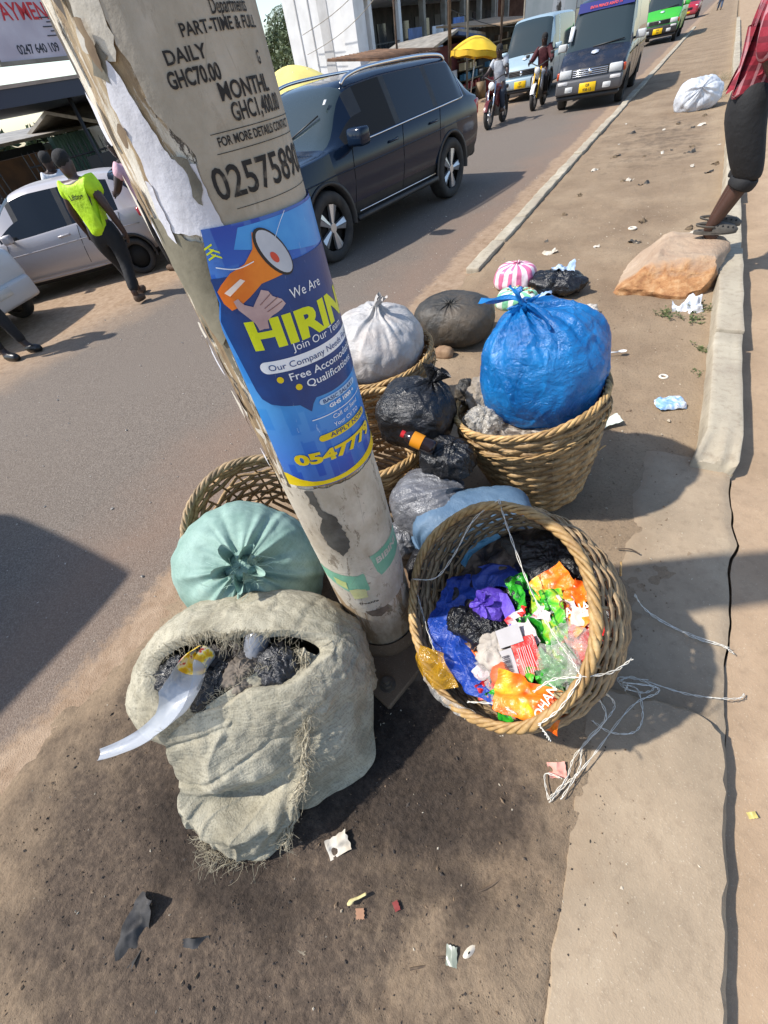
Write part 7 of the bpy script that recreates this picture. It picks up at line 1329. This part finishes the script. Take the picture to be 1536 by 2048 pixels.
# person standing on the rock, cut off by the right edge
def m_plaid():
    t = NT('red_plaid'); X, Y, Z = t.sep(); w1 = t.math('SINE', t.math('MULTIPLY', Z, 95.0)); w2 = t.math('SINE', t.math('MULTIPLY', t.math('ADD', X, Y), 95.0)); col = t.mix(t.ramp(w1, [(0.2, 0.0), (0.35, .55)]), srgb('8c1f30'), srgb('4a1420')); col = t.mix(t.ramp(w2, [(0.5, 0.0), (0.7, .55)]), col, srgb('d2a0a4'))
    return t.fin(col, .8, t.bump(t.noise(12, 5), .5, .02))
C_CLOG = mat('grey_foam_clog', srgb('5b564e'), srgb('48443d'), 20, .7)
def clogs(t, J):
    for s in 'lr':
        a, b = J[s + 'an'], J[s + 'to']; d = Vector((b.x - a.x, b.y - a.y, 0)).normalized(); sd = Vector((-d.y, d.x, 0)); o0 = a - d * .07; zf = a.z - .098
        def up(u, v):
            x = lerp(.10, .285, v); w_ = interp(v, [(0, .052), (.5, .060), (.85, .045), (1, .012)]); h = interp(v, [(0, .075), (.4, .062), (.8, .042), (1, .016)]); an = PI * u
            return tuple(o0 + d * x + sd * (math.cos(an) * w_) + Vector((0, 0, zf + .014 + math.sin(an) ** .7 * h)))
        obj('clog_upper', grid(15, 12, up), C_CLOG, t)
        sole = [(math.cos(q) * .155 + .13, math.sin(q) * (.05 if math.cos(q) < 0 else .058)) for q in [k * PI / 14 for k in range(28)]]
        so = extrude2d(sole, 0, .024, 'z'); obj('clog_sole', ([tuple(o0 + d * x + sd * y + Vector((0, 0, zf + z))) for x, y, z in so[0]], so[1]), C_CLOG, t, True, 40)
        obj('clog_strap', tube([tuple(o0 + d * x + sd * y + Vector((0, 0, zf + z))) for x, y, z in spline([(.11, .052, .055), (.04, .05, .06), (-.02, 0, .065), (.04, -.05, .06), (.11, -.052, .055)], 5)], .011, 6, flat=.4), C_CLOG, t)
        for k in range(4):
            p = Vector(up(.22, .15 + .2 * k)); obj('clog_hole', xf(cyl(.007, -.002, .003, 10), rotto(Vector((-sd.x, -sd.y, .5)) * -1 if 0 else Vector((sd.x, sd.y, .6)), p)), M_IN, t); p2 = Vector(up(.78, .15 + .2 * k)); obj('clog_hole', xf(cyl(.007, -.002, .003, 10), rotto(Vector((-sd.x, -sd.y, .6)), p2)), M_IN, t)
    for s in 'lr':
        k0 = J[s + 'kn'].lerp(J[s + 'an'], .12); ax = (J[s + 'an'] - J[s + 'kn']).normalized(); obj('rolled_cuff', xf(grid(28, 9, lambda u, v: ((.084 + .014 * math.cos(6.283 * v) + .006 * math.sin(u * 19)) * math.cos(6.283 * u), (.084 + .014 * math.cos(6.283 * v) + .006 * math.sin(u * 19)) * math.sin(6.283 * u), .038 * math.sin(6.283 * v)), True, True), rotto(ax, k0)), C_BLK, t)
    obj('undershirt', skinmesh(dict(a=J['pel'] + Vector((0, 0, .02)), b=J['wai']), [('a', 'b')], dict(a=(.20, .165), b=(.195, .155)), 'a', 2), C_WHT, t)
    for (y0, sgn) in ((.13, 1), (-.13, -1)):     # loose shirt tails
        obj('shirt_tail', patch([[(-.13, y0 * .6, 1.16), (-.02, y0 * 1.15, 1.15), (.12, y0 * .9, 1.14)], [(-.17, y0 * .6, 1.07), (-.03, y0 * 1.3, 1.07), (.13, y0 * 1.0, 1.09)], [(-.20, y0 * .5, .95), (-.07, y0 * 1.3, 1.03), (.10, y0 * 1.0, 1.06)]], 18, 18, lambda u, v, p: Vector((0, .015 * sgn * math.sin(u * 13), 0))), m_plaid_, t)
m_plaid_ = m_plaid()
person('person in black rolled trousers and grey clogs standing on the rock', (0.33, 4.86, 0.215), R(2), dict(pel=(-.03, 0, .95), wai=(-.05, 0, 1.10), che=(-.06, 0, 1.30), nec=(-.04, 0, 1.49), hea=(-.02, 0, 1.58), fac=(0, 0, 1.65), top=(-.02, 0, 1.72), lhi=(-.03, .09, .92), rhi=(-.03, -.09, .92), lkn=(.13, .10, .50), rkn=(.13, -.07, .48), lan=(.02, .055, .105), ran=(0, -.06, .095), lto=(.11, .055, .062), rto=(.10, -.055, .055), lsh=(-.06, .18, 1.42), rsh=(-.06, -.18, 1.42), lel=(-.10, .27, 1.16), rel=(-.06, -.27, 1.16), lwr=(.04, .28, .96), rwr=(.08, -.26, .98), lhd=(.09, .27, .90), rhd=(.13, -.24, .92)), SK1, m_plaid_, C_BLK, None, 1.0, 1.3, .06, 1.3, extra=clogs)
# ================================================================ BUILDINGS, STALLS, SIGNS
M_WALLW = mat('white_render', srgb('e8e8e7'), srgb('d6d5d2'), 1.5, .85); M_GREYB = mat('grey_render', srgb('c6c5c3'), srgb('b4b2af'), 2, .85); M_SHOP = mat('dim_shopfront', srgb('4b4642'), srgb('2c2a29'), 2.5, .8); M_CONW = mat('aged_concrete', srgb('9c968b'), srgb('7d776c'), 3, .9); M_WOOD = mat('weathered_board', srgb('8f8266'), srgb('6b5f48'), 8, .85); M_RUST = mat('rusty_sheet', srgb('7a5b44'), srgb('4f3a2c'), 3, .8, .3, 12); M_ROOFG = mat('grey_sheet', srgb('a39c90'), srgb('7d766b'), 3, .6); M_GRN = mat('green_sheet', srgb('4b6e60'), srgb('33514a'), 2, .6); M_IRON = plain('black_iron', (.02, .02, .022), .5); M_NAVYB = plain('navy_fascia', srgb('2b3448'), .5); M_MARW = mat('maroon_board', srgb('6b2622'), srgb('4a1a18'), 3, .8); M_TIMB = mat('pole_timber', srgb('6d5a4a'), srgb('4c3e33'), 8, .85)
def bobj(name, vf, m, t, smooth=False): return obj(name, vf, m, t, smooth)
def bx(t, name, m, x0, x1, y0, y1, z0, z1): return obj(name, box(x0, x1, y0, y1, z0, z1), m, t, False)
# white block with the shop gallery along the road; near corner at (-14, 23.5)
t = thing('shop_building', 'white two storey building with a shop gallery above the stalls', 'building', (-14, 23.5, 0))
bx(t, 'end_wall', M_WALLW, -3.6, -.05, 0, .70, -.1, 9.0); bx(t, 'main_wall', M_WALLW, -3.55, -2.45, .70, 27, -.1, 9.0)
for k, x in enumerate((-2.95, -2.25)): bx(t, 'groove', M_GREYB, x, x + .05, -.03, 0, 0, 9.0)
bx(t, 'grey_band', M_GREYB, -1.75, -1.25, -.025, 0, 0, 9.0); bx(t, 'corner_pier', M_WALLW, -.55, .12, -.10, .7, -.1, 9.0)
bx(t, 'parapet_band', M_WALLW, -2.4, .10, 0.72, 26, 3.55, 4.6); bx(t, 'upper_wall', M_WALLW, -2.4, -.3, 0.72, 26, 4.6, 9.0); bx(t, 'gallery_floor', M_CONW, -2.4, .10, 0.72, 26, 1.22, 1.42); bx(t, 'gallery_back', M_SHOP, -2.4, -2.2, 0.72, 26, 1.42, 3.55); bx(t, 'gallery_side', M_WALLW, -2.2, .06, 0.70, .92, 1.42, 3.55); bx(t, 'ground_floor', M_SHOP, -2.4, -.25, 0.72, 26, -.1, 1.22)
for k in range(8):
    y = 1.3 + 2.9 * k; bx(t, 'column', M_WALLW if k < 2 else M_CONW, -.22, .06, y, y + .28, 1.42, 3.55)
    d = bx(t, 'shop_door', M_IRON, -2.2, -2.16, y + .7, y + 1.6, 1.42, 3.1)
    w_ = bx(t, 'window', plain('shop_glass', (.05, .06, .07), .1), -2.2, -2.15, y + 1.75, y + 2.7, 1.9, 3.0); bx(w_, 'window_frame', M_CONW, -2.15, -2.13, y + 1.7, y + 2.75, 1.84, 1.90)
    for q in range(9): bx(t, 'railing_bar', M_IRON, -.02, .0, y + .3 + .28 * q, y + .32 + .28 * q, 1.42, 2.2)
    bx(t, 'railing_rail', M_IRON, -.03, .01, y + .28, y + 2.9, 2.2, 2.24)
pm = [('poster_panel', srgb('4a5f86')), ('poster_panel', srgb('b9bcc0')), ('poster_panel', srgb('2f5c9a')), ('poster_panel', srgb('a63038')), ('poster_panel', srgb('d0c8b6'))]
for k, (y, z, w_, h_) in enumerate([(5.0, 1.55, 1.6, 1.0), (8.0, 1.55, 1.5, .95), (11.0, 1.6, 1.7, 1.1), (5.2, .75, 1.3, .5), (16.3, 1.5, 2.4, .7)]):
    o = obj(pm[k][0], box(.10, .14, y, y + w_, z, z + h_), mat('gallery_poster_%d' % k, pm[k][1], tuple(min(1, x * 1.8) for x in pm[k][1]), 2.5, .6, detail=2), t, False)
# second building further along: brown front, awning roof
t = thing('shop_building', 'brown fronted shop row further up the road beyond the gallery', 'building', (-12.5, 51, 0))
bx(t, 'wall', mat('brick_brown', srgb('8c6a58'), srgb('6b4c3e'), 2, .85), -8, 0, 0, 40, -.1, 6.0); bx(t, 'fascia', M_CONW, -.05, .3, 0, 40, 3.1, 4.0)
for k in range(9): w_ = bx(t, 'window', plain('shop_glass', (.05, .06, .07), .1), 0, .05, 1 + 4.2 * k, 3.6 + 4.2 * k, .8, 2.6); bx(w_, 'window_frame', M_CONW, .05, .08, 1 + 4.2 * k, 3.6 + 4.2 * k, 2.6, 2.72)
# billboards up the road
def billboard(label, loc, w_, h_, z, ang, cols, posts=2, text=(), post=M_IRON, name='billboard'):
    t = thing(name, label, 'sign', loc, ang); bx(t, 'panel', cols, -.03, .03, 0, w_, z, z + h_)
    fr = merge(box(-.04, .04, -.04, 0, z - .04, z + h_ + .04), box(-.04, .04, w_, w_ + .04, z - .04, z + h_ + .04), box(-.04, .04, 0, w_, z - .04, z), box(-.04, .04, 0, w_, z + h_, z + h_ + .04)); obj('frame', fr, M_CONW, t, False)
    for k in range(posts): y = w_ * (k + .5) / posts if posts != 1 else w_ * .97; obj('post', tube([(-.05, y, -.1), (-.05, y, z + h_)], .05, 8), post, t)
    for (s, y, zz, cap, m, b) in text:
        tv = textmesh(s, cap, b); obj('lettering', ([(.034, y + x, zz + q) for x, q, _ in tv[0]], tv[1]), m, t, False)
    return t
bb = billboard('tall pale billboard with a figure in white beyond the pale blue minibus', (-8.6, 30.5, 0), 3.6, 3.4, .9, R(-28), mat('advert_pale', srgb('d8d8d2'), srgb('b9beb8'), .8, .6))
obj('printed_figure', merge(flat([(0, 0)] * 3) if 0 else ([(.036, 2.2 + .35 * math.cos(a), 3.3 + .45 * math.sin(a)) for a in [k * PI / 8 for k in range(16)]], [tuple(range(16))]), ([(.036, 1.8, 1.3), (.036, 2.7, 1.3), (.036, 2.75, 2.6), (.036, 2.4, 2.95), (.036, 1.9, 2.6)], [(0, 1, 2, 3, 4)])), mat('advert_figure', srgb('4a4038'), srgb('e8e4de'), 1.4, .6, lo=.48, hi=.52), bb, False)
obj('printed_band', ([(.036, .1, .95), (.036, 3.5, .95), (.036, 3.5, 1.5), (.036, .1, 1.9)], [(0, 1, 2, 3)]), mat('advert_green', srgb('4d6b3a'), srgb('7d8c5a'), 1, .6), bb, False)
billboard('long low hoarding over the brown shop row', (-8.3, 38, 0), 12, 1.3, 2.0, R(-8), mat('advert_white', srgb('c9c4c0'), srgb('a39ea6'), .8, .6), 4)
# sign at top left
MR = plain('sign_red', srgb('c8202c'), .5); MB = plain('sign_ink', srgb('2a2c3c'), .5); MBL = plain('sign_blue', srgb('3a3f7c'), .5)
tl = billboard('white street sign with red VISA PAYMENT lettering at the top left', (-9.0, 5.05, 0), 1.66, 1.15, 2.52, R(6), mat('sign_white', srgb('cbc3cc'), srgb('b7adb8'), 2, .6), 1, [
    ('& TRAVEL & TOUR', .22, 3.50, .085, MBL, .012), ('VISA', .26, 3.14, .20, MR, .02), ('PAYMENT', .28, 2.90, .17, MR, .015), ('BEFORE', .88, 3.18, .08, MB, .02), ('AFTER', 1.22, 3.16, .075, MR, .01), ('PAYMENT', 1.20, 3.05, .075, MR, .01), ('0247 640 109', .36, 2.575, .095, MB, .02)])
for k in range(5): obj('small_print', box(.031, .035, .98 + .1 * (k % 2), 1.62, 2.73 + .045 * k, 2.742 + .045 * k), MB, tl, False)
# ---------------- kiosk with navy canopy on the far left
t = thing('kiosk', 'roadside kiosk under a flat navy canopy behind the silver car', 'kiosk', (-12, 3.0, 0))
bx(t, 'canopy', M_NAVYB, -3.0, .9, 1.6, 7.6, 2.17, 2.40); bx(t, 'canopy_top', mat('pale_trim', srgb('a99c90'), srgb('8f8378'), 3, .8), -3.02, .92, 1.58, 7.62, 2.40, 2.45)
for y in (1.9, 4.3, 7.2): obj('post', tube([(.7, y, -.1), (.7, y, 2.17)], .04, 8), M_IRON, t)
bx(t, 'back_wall', M_WALLW, -3.0, -2.8, 0, 3.3, -.1, 1.6); bx(t, 'brown_counter', mat('brown_board', srgb('5d4028'), srgb('44301f'), 3, .8), -2.6, -2.2, 3.0, 5.0, -.1, 1.5); bx(t, 'dark_back', M_IN, -3.0, -2.8, 3.3, 5.2, -.1, 1.65); bx(t, 'green_wall', M_GRN, -2.3, -2.1, 5.1, 6.4, -.1, 1.7)
for k in range(14): bx(t, 'wall_rib', M_GRN, -2.1, -2.08, 5.12 + .09 * k, 5.15 + .09 * k, -.1, 1.7)
bx(t, 'white_room', M_WALLW, -2.9, -1.9, 6.4, 7.8, -.1, 1.72)
t = thing('shed', 'low shed with a grey sheet roof behind the navy canopy', 'shed', (-15.5, 5, 0)); bx(t, 'wall', M_WALLW, -3, 0, 0, 6, -.1, 1.6); obj('roof', extrude2d([(-3.2, 1.95), (.7, 1.72), (.7, 1.78), (-3.2, 2.01)], -.4, 6.6), M_ROOFG, t, False)
t = thing('shed', 'dark grey pitched shed roof right of the navy canopy', 'shed', (-13.4, 9.2, 0)); bx(t, 'wall', M_WALLW, -2.5, 0, 0, 3.2, -.1, 1.7); obj('roof', extrude2d([(-2.8, 1.75), (-1.2, 2.1), (.8, 1.72), (.8, 1.79), (-1.2, 2.17), (-2.8, 1.82)], -.6, 4.0), M_ROOFG, t, False)
def fence(label, p0, p1, h, n, spike=True, m=M_IRON):
    t = thing('iron_fence', label, 'fence', (p0[0], p0[1], 0)); d = Vector((p1[0] - p0[0], p1[1] - p0[1])); bar = tube([(0, 0, 0), (0, 0, h), (0, 0, h + .08)], [.012, .012, .001], 5); mm = None
    for k in range(n):
        if mm is None: o = obj('bar', bar, m, t, False); mm = o.data
        else: o = bpy.data.objects.new('bar', mm); COL.objects.link(o); o.parent = t
        o.location = (d.x * k / (n - 1), d.y * k / (n - 1), -.05)
    for z in (.25, h - .2): obj('rail', tube([(0, 0, z), (d.x, d.y, z)], .016, 5), m, t)
fence('black spiked railings in front of the kiosk at the far left', (-11.4, 2.2), (-11.4, 5.2), 1.55, 26); fence('black spiked railings between the green wall and the pole', (-11.6, 5.9), (-11.2, 9.4), 1.55, 30)
t = thing('sign_board', 'small dark board hung on the railings behind the neon shirt', 'sign', (-11.3, 7.0, 0)); bx(t, 'board', plain('dark_board', (.015, .017, .022), .5), -.02, .02, 0, .9, .85, 1.3); obj('leg', tube([(-.04, .1, -.05), (-.04, .1, .9)], .02, 5), M_IRON, t)
t = thing('concrete_post', 'pale leaning concrete post at the left edge', 'post', (-9.7, 2.9, 0)); obj('shaft', tube([(0, 0, -.1), (-.05, .05, 1.65)], .09, 10), M_CONW, t)
# ---------------- stalls along the far verge
t = thing('market_stall', 'board stall with a rusty sheet roof behind the SUV', 'stall', (-9.3, 17.4, 0))
for k in range(7): bx(t, 'board', M_WOOD, -1.6, 0, .2, 2.6, .25 * k - .1, .25 * k + .14)
obj('roof', extrude2d([(-2.1, 1.95), (.5, 1.62), (.5, 1.67), (-2.1, 2.0)], -.35, 3.2), M_RUST, t, False)
for k in range(13): obj('roof_rib', tube([(-2.1, -.3 + .28 * k, 2.01), (.5, -.3 + .28 * k, 1.685)], .02, 4), M_RUST, t)
t = thing('market_stall', 'low stall with a brown roof below the yellow parasol', 'stall', (-9.6, 12.9, 0)); bx(t, 'counter', M_WOOD, -1.2, 0, .2, 2.0, -.1, .9); obj('roof', extrude2d([(-1.6, 1.42), (.4, 1.30), (.4, 1.34), (-1.6, 1.46)], -.1, 2.6), M_RUST, t, False)
t = thing('market_stall', 'maroon boarded stall with a pale pitched roof edge', 'stall', (-10.2, 21.4, 0)); bx(t, 'maroon_wall', M_MARW, -2, 0, .4, 5.6, .9, 1.7); bx(t, 'white_skirt', M_WALLW, -2, .06, .4, 4.2, -.1, .9)
obj('roof', extrude2d([(0.2, 1.62), (3.0, 2.02), (6.4, 1.75), (6.4, 1.83), (3.0, 2.10), (0.2, 1.70)], -2.3, .6, 'x'), M_ROOFG, t, False); obj('blue_edge', extrude2d([(3.0, 1.92), (6.4, 1.65), (6.4, 1.745), (3.0, 2.015)], .45, .62, 'x'), plain('blue_trim', srgb('3b5680'), .6), t, False)
for k in range(5): bx(t, 'shelf', M_WOOD, -.3, .5, 4.4, 6.4, .15 + .32 * k, .19 + .32 * k)
t = thing('market_stall', 'dim stall with striped awning and goods on shelves beside the parasol', 'stall', (-9.6, 27.5, 0)); bx(t, 'back', M_SHOP, -2, -.2, 0, 8, -.1, 2.0); obj('roof', extrude2d([(-2.2, 2.3), (.9, 1.9), (.9, 1.95), (-2.2, 2.36)], -.3, 8.3), mat('tan_sheet', srgb('a58a6a'), srgb('7c6448'), 2, .7), t, False)
for k in range(4): bx(t, 'shelf', M_WOOD, -.2, .3, .2, 7.8, .3 + .38 * k, .34 + .38 * k)
rng_ = random.Random(21); GC = [srgb(h) for h in ('a8433a', '3f6f86', 'c9b48a', '5b4a3c', 'd8d4cc', '6d7a52', '2f2f34')]
CN = ('brick red', 'teal', 'tan', 'brown', 'white', 'olive', 'black'); LV = ('lowest', 'second', 'third', 'top')
for k in range(42):
    st_ = k % 2; lev = (k // 2) % 4; ci = (k // 2 + k // 8 * 3) % 7; j = k // 8; y = (25.7 + .36 * j) if st_ else (27.9 + 1.3 * j); z = (.19 + .32 * lev) if st_ else (.34 + .38 * lev); s = .08 + .012 * ((k * 7) % 6)
    g_ = obj('goods_box', bevel(box(-s, s, -s, s, 0, s * 1.7), .01), plain('goods_%d' % ci, GC[ci], .6), None, False); g_.location = (-9.9 if st_ else -9.5, y, z + .002)
    tag(g_, '%s box, %s from the near end of the %s shelf of the %s stall' % (CN[ci], ('first', 'second', 'third', 'fourth', 'fifth', 'sixth')[j], LV[lev], 'maroon' if st_ else 'dim'), 'box', 'goods on the stall shelves')
# parasols
def parasol(label, loc, r, h, c1, c2, tilt=(0, 0)):
    t = thing('parasol', label, 'parasol', loc); t.rotation_euler = (tilt[0], tilt[1], 0); obj('pole', tube([(0, 0, -.05), (0, 0, h + .25)], .022, 8), M_ALLOY, t)
    m1 = mat('parasol_' + label[:12], c1, tuple(x * .85 for x in c1), 3, .7); ca = obj('canopy', grid(32, 9, lambda u, v: (r * v * math.cos(6.283 * u) * (1 - .035 * abs(math.sin(u * 25.13))), r * v * math.sin(6.283 * u) * (1 - .035 * abs(math.sin(u * 25.13))), h + .25 - .42 * r * v ** 1.7 + .02 * v * abs(math.cos(u * 25.13))), closeu=True), m1, t)
    for k in range(8):
        a = k * PI / 4; obj('rib', tube([(0, 0, h + .22), (r * .5 * math.cos(a), r * .5 * math.sin(a), h + .12), (r * math.cos(a), r * math.sin(a), h + .23 - .42 * r)], .008, 4), M_ALLOY, t)
        obj('valance', grid(5, 4, lambda u, v: (r * math.cos(a + u * PI / 4) * 1.0, r * math.sin(a + u * PI / 4), h + .25 - .42 * r - .17 * v * (1 - .25 * abs(2 * u - 1)))), mat('valance_' + label[:12], c2, tuple(x * .8 for x in c2), 3, .7), ca)
    return t
parasol('pale yellow parasol with an amber frill behind the SUV', (-9.0, 11.75, 0), 1.08, 1.72, srgb('e8d67a'), srgb('b98a2c')); parasol('deep yellow parasol tilted over the goods stall', (-8.2, 22.0, 0), .95, 1.55, srgb('e6bd2a'), srgb('d6a81c'), (R(-6), R(8))); parasol('cream parasol peeping over the SUV roof', (-9.3, 14.1, 0), .7, 1.42, srgb('d8cfb8'), srgb('c4b898'))
# utility poles and cables
for k, (x, y, h, r) in enumerate([(-9.2, 22.4, 8, .075), (-9.0, 23.8, 8, .05), (-8.6, 26.9, 8, .06), (-8.2, 33.5, 7, .06), (-10.4, 20.2, 6, .045)]):
    t = thing('wooden_pole', ['brown pole nearest the rusty roofed stall', 'thin pole just right of the brown pole', 'thin pale pole beside the maroon stall', 'thin pole in front of the dim stall', 'slender post at the corner of the white building'][k], 'pole', (x, y, 0)); obj('shaft', tube([(0, 0, -.1), (.1, .1, h)], [r, r * .8], 8), M_TIMB if k % 2 == 0 else M_CONW, t)
for k, (a, b, sg) in enumerate([((-16.6, 23.2, 3.0), (-9.2, 22.4, 5.6), .5), ((-16.6, 23.3, 2.4), (-9.2, 22.4, 5.2), .6), ((-10.4, 20.2, 3.2), (-9.0, 23.8, 6), .3), ((-9.2, 22.4, 2.6), (-8.2, 33.5, 1.9), .4)]):
    P = [Vector(a).lerp(Vector(b), i / 12) - Vector((0, 0, sg * math.sin(PI * i / 12))) for i in range(13)]; tag(obj('cable', tube(P, .014, 4), M_CONW if k < 2 else M_IRON), ['upper sagging cable across the white end wall', 'lower sagging cable across the white end wall', 'cable between the slender post and the thin pole', 'cable running along in front of the gallery'][k], 'cable')
# small street clutter on the far verge
rng_ = random.Random(4)
for k in range(9):
    y = 13.5 + 2.6 * k; t_ = obj('stool' if k % 2 else 'water_barrel', bevel(box(-.18, .18, -.18, .18, 0, .45), .03) if k % 2 else lathe([(1e-3, 0), (.2, 0), (.22, .25), (.2, .5), (1e-3, .5)], 16), plain('clutter_%d' % (k % 3), [srgb('4f7f92'), srgb('7a6448'), srgb('a33a32')][k % 3], .6)); t_.location = (-8.7 + .3 * math.sin(k * 2), y, ROADZ); tag(t_, ('square stool' if k % 2 else 'round barrel') + ' set out on the far verge, number %d from the SUV' % (k + 1) if 0 else ['round blue barrel behind the SUV bonnet', 'brown square stool behind the SUV', 'round red barrel beyond the SUV roof', 'blue square stool beside the brown pole', 'round brown barrel under the deep yellow parasol', 'red square stool beside the deep yellow parasol', 'round blue barrel in front of the shelves', 'brown square stool before the dim stall', 'round red barrel before the dim stall'][k], 'stool' if k % 2 else 'barrel')
# ---------------- trees
def tree(name, label, loc, h, crown, n, ls, m, seed, trunk=.16):
    rng = random.Random(seed); t = thing(name, label, 'tree', loc); L = []; br = []
    top = Vector((0, 0, h * .55)); br.append(tube(spline([(0, 0, -.1), (rng.gauss(0, .1), rng.gauss(0, .1), h * .3), top], 4), [trunk * (1 - .06 * k) for k in range(9)], 7)); cl = []
    for k in range(16):
        a = rng.uniform(0, 6.28); rr = math.sqrt(rng.random()); c_ = Vector((crown[0] * rr * math.cos(a), crown[1] * rr * math.sin(a), h * .62 + crown[2] * rng.uniform(-.8, .9) * math.sqrt(1 - rr * rr * .7))); cl.append((c_, rng.uniform(.28, .5) * crown[0])); br.append(tube([top * rng.uniform(.6, 1), top.lerp(c_, .5) + Vector((0, 0, .1)), c_], [trunk * .4, trunk * .25, trunk * .08], 5))
    for i in range(n):
        c_, r_ = cl[rng.randrange(len(cl))]; d = Vector((rng.gauss(0, 1), rng.gauss(0, 1), rng.gauss(0, .8))).normalized() * (r_ * rng.uniform(.55, 1.05)); p = c_ + d; a = Vector((rng.gauss(0, 1), rng.gauss(0, 1), rng.gauss(0, .6))).normalized() * ls * rng.uniform(.6, 1.3); b = a.cross(Vector((rng.gauss(0, 1), rng.gauss(0, 1), rng.gauss(0, 1)))).normalized() * ls * .38
        L.append(([p - a, p + b, p + a, p - b], [(0, 1, 2, 3)]))
    obj('trunk', merge(*br), M_TIMB, t); obj('crown', merge(*L), m, t, False)
M_LF = mat('leaf_green', srgb('4a5c34'), srgb('2f3d22'), 3, .6, rnd=.1); M_LF2 = mat('leaf_olive', srgb('5d6a44'), srgb('3d4a2c'), 3, .6)
tree('broadleaf_tree', 'bushy tree just left of the white building', (-24.5, 30.5, 0), 3.6, (2.6, 2.6, 1.6), 5200, .16, M_LF2, 1); tree('broadleaf_tree', 'darker tree behind the bushy one by the white building', (-29, 40, 0), 5.2, (3.0, 3.0, 1.8), 4200, .2, M_LF, 2)
tree('broadleaf_tree', 'dark tree above the navy canopy at the left', (-21, 9.0, 0), 2.5, (1.5, 1.5, .7), 3000, .16, M_LF, 3); tree('broadleaf_tree', 'dark tree between the canopy and the pole', (-19, 11.6, 0), 2.3, (1.2, 1.2, .6), 2600, .16, M_LF, 4); tree('broadleaf_tree', 'leafy tree behind the railings by the pole', (-15, 11.3, 0), 2.3, (.8, .8, .9), 2600, .12, M_LF, 5); tree('broadleaf_tree', 'tree far up the road beyond the brown shops', (-18, 95, 0), 11, (6, 6, 3.5), 4000, .5, M_LF, 6, .4)
def palm(label, loc, h, seed):
    rng = random.Random(seed); t = thing('palm_tree', label, 'tree', loc); obj('trunk', tube(spline([(0, 0, -.1), (.2, .1, h * .5), (.1, .2, h)], 6), .14, 8), M_TIMB, t); L = []
    for k in range(15):
        a = k * 2.4; l = rng.uniform(1.6, 2.3); up = rng.uniform(-.1, .8); P = [Vector((.1 + math.cos(a) * l * q, .2 + math.sin(a) * l * q, h + l * (up * q - 1.1 * q * q))) for q in [i / 10 for i in range(11)]]
        for i in range(10):
            d = (P[i + 1] - P[i]).normalized(); s = d.cross(Vector((0, 0, 1))).normalized()
            for sg in (1, -1):
                for e in (0, .5): q = P[i].lerp(P[i + 1], e); tip = q + s * sg * .38 * (1 - .06 * i) + d * .22 - Vector((0, 0, .20)); L.append(([q, q + d * .06, tip], [(0, 1, 2)]))
    obj('crown', merge(*L), M_LF, t, False)
palm('palm tree peeping out left of the white building', (-24.0, 32.5, 0), 4.6, 2)
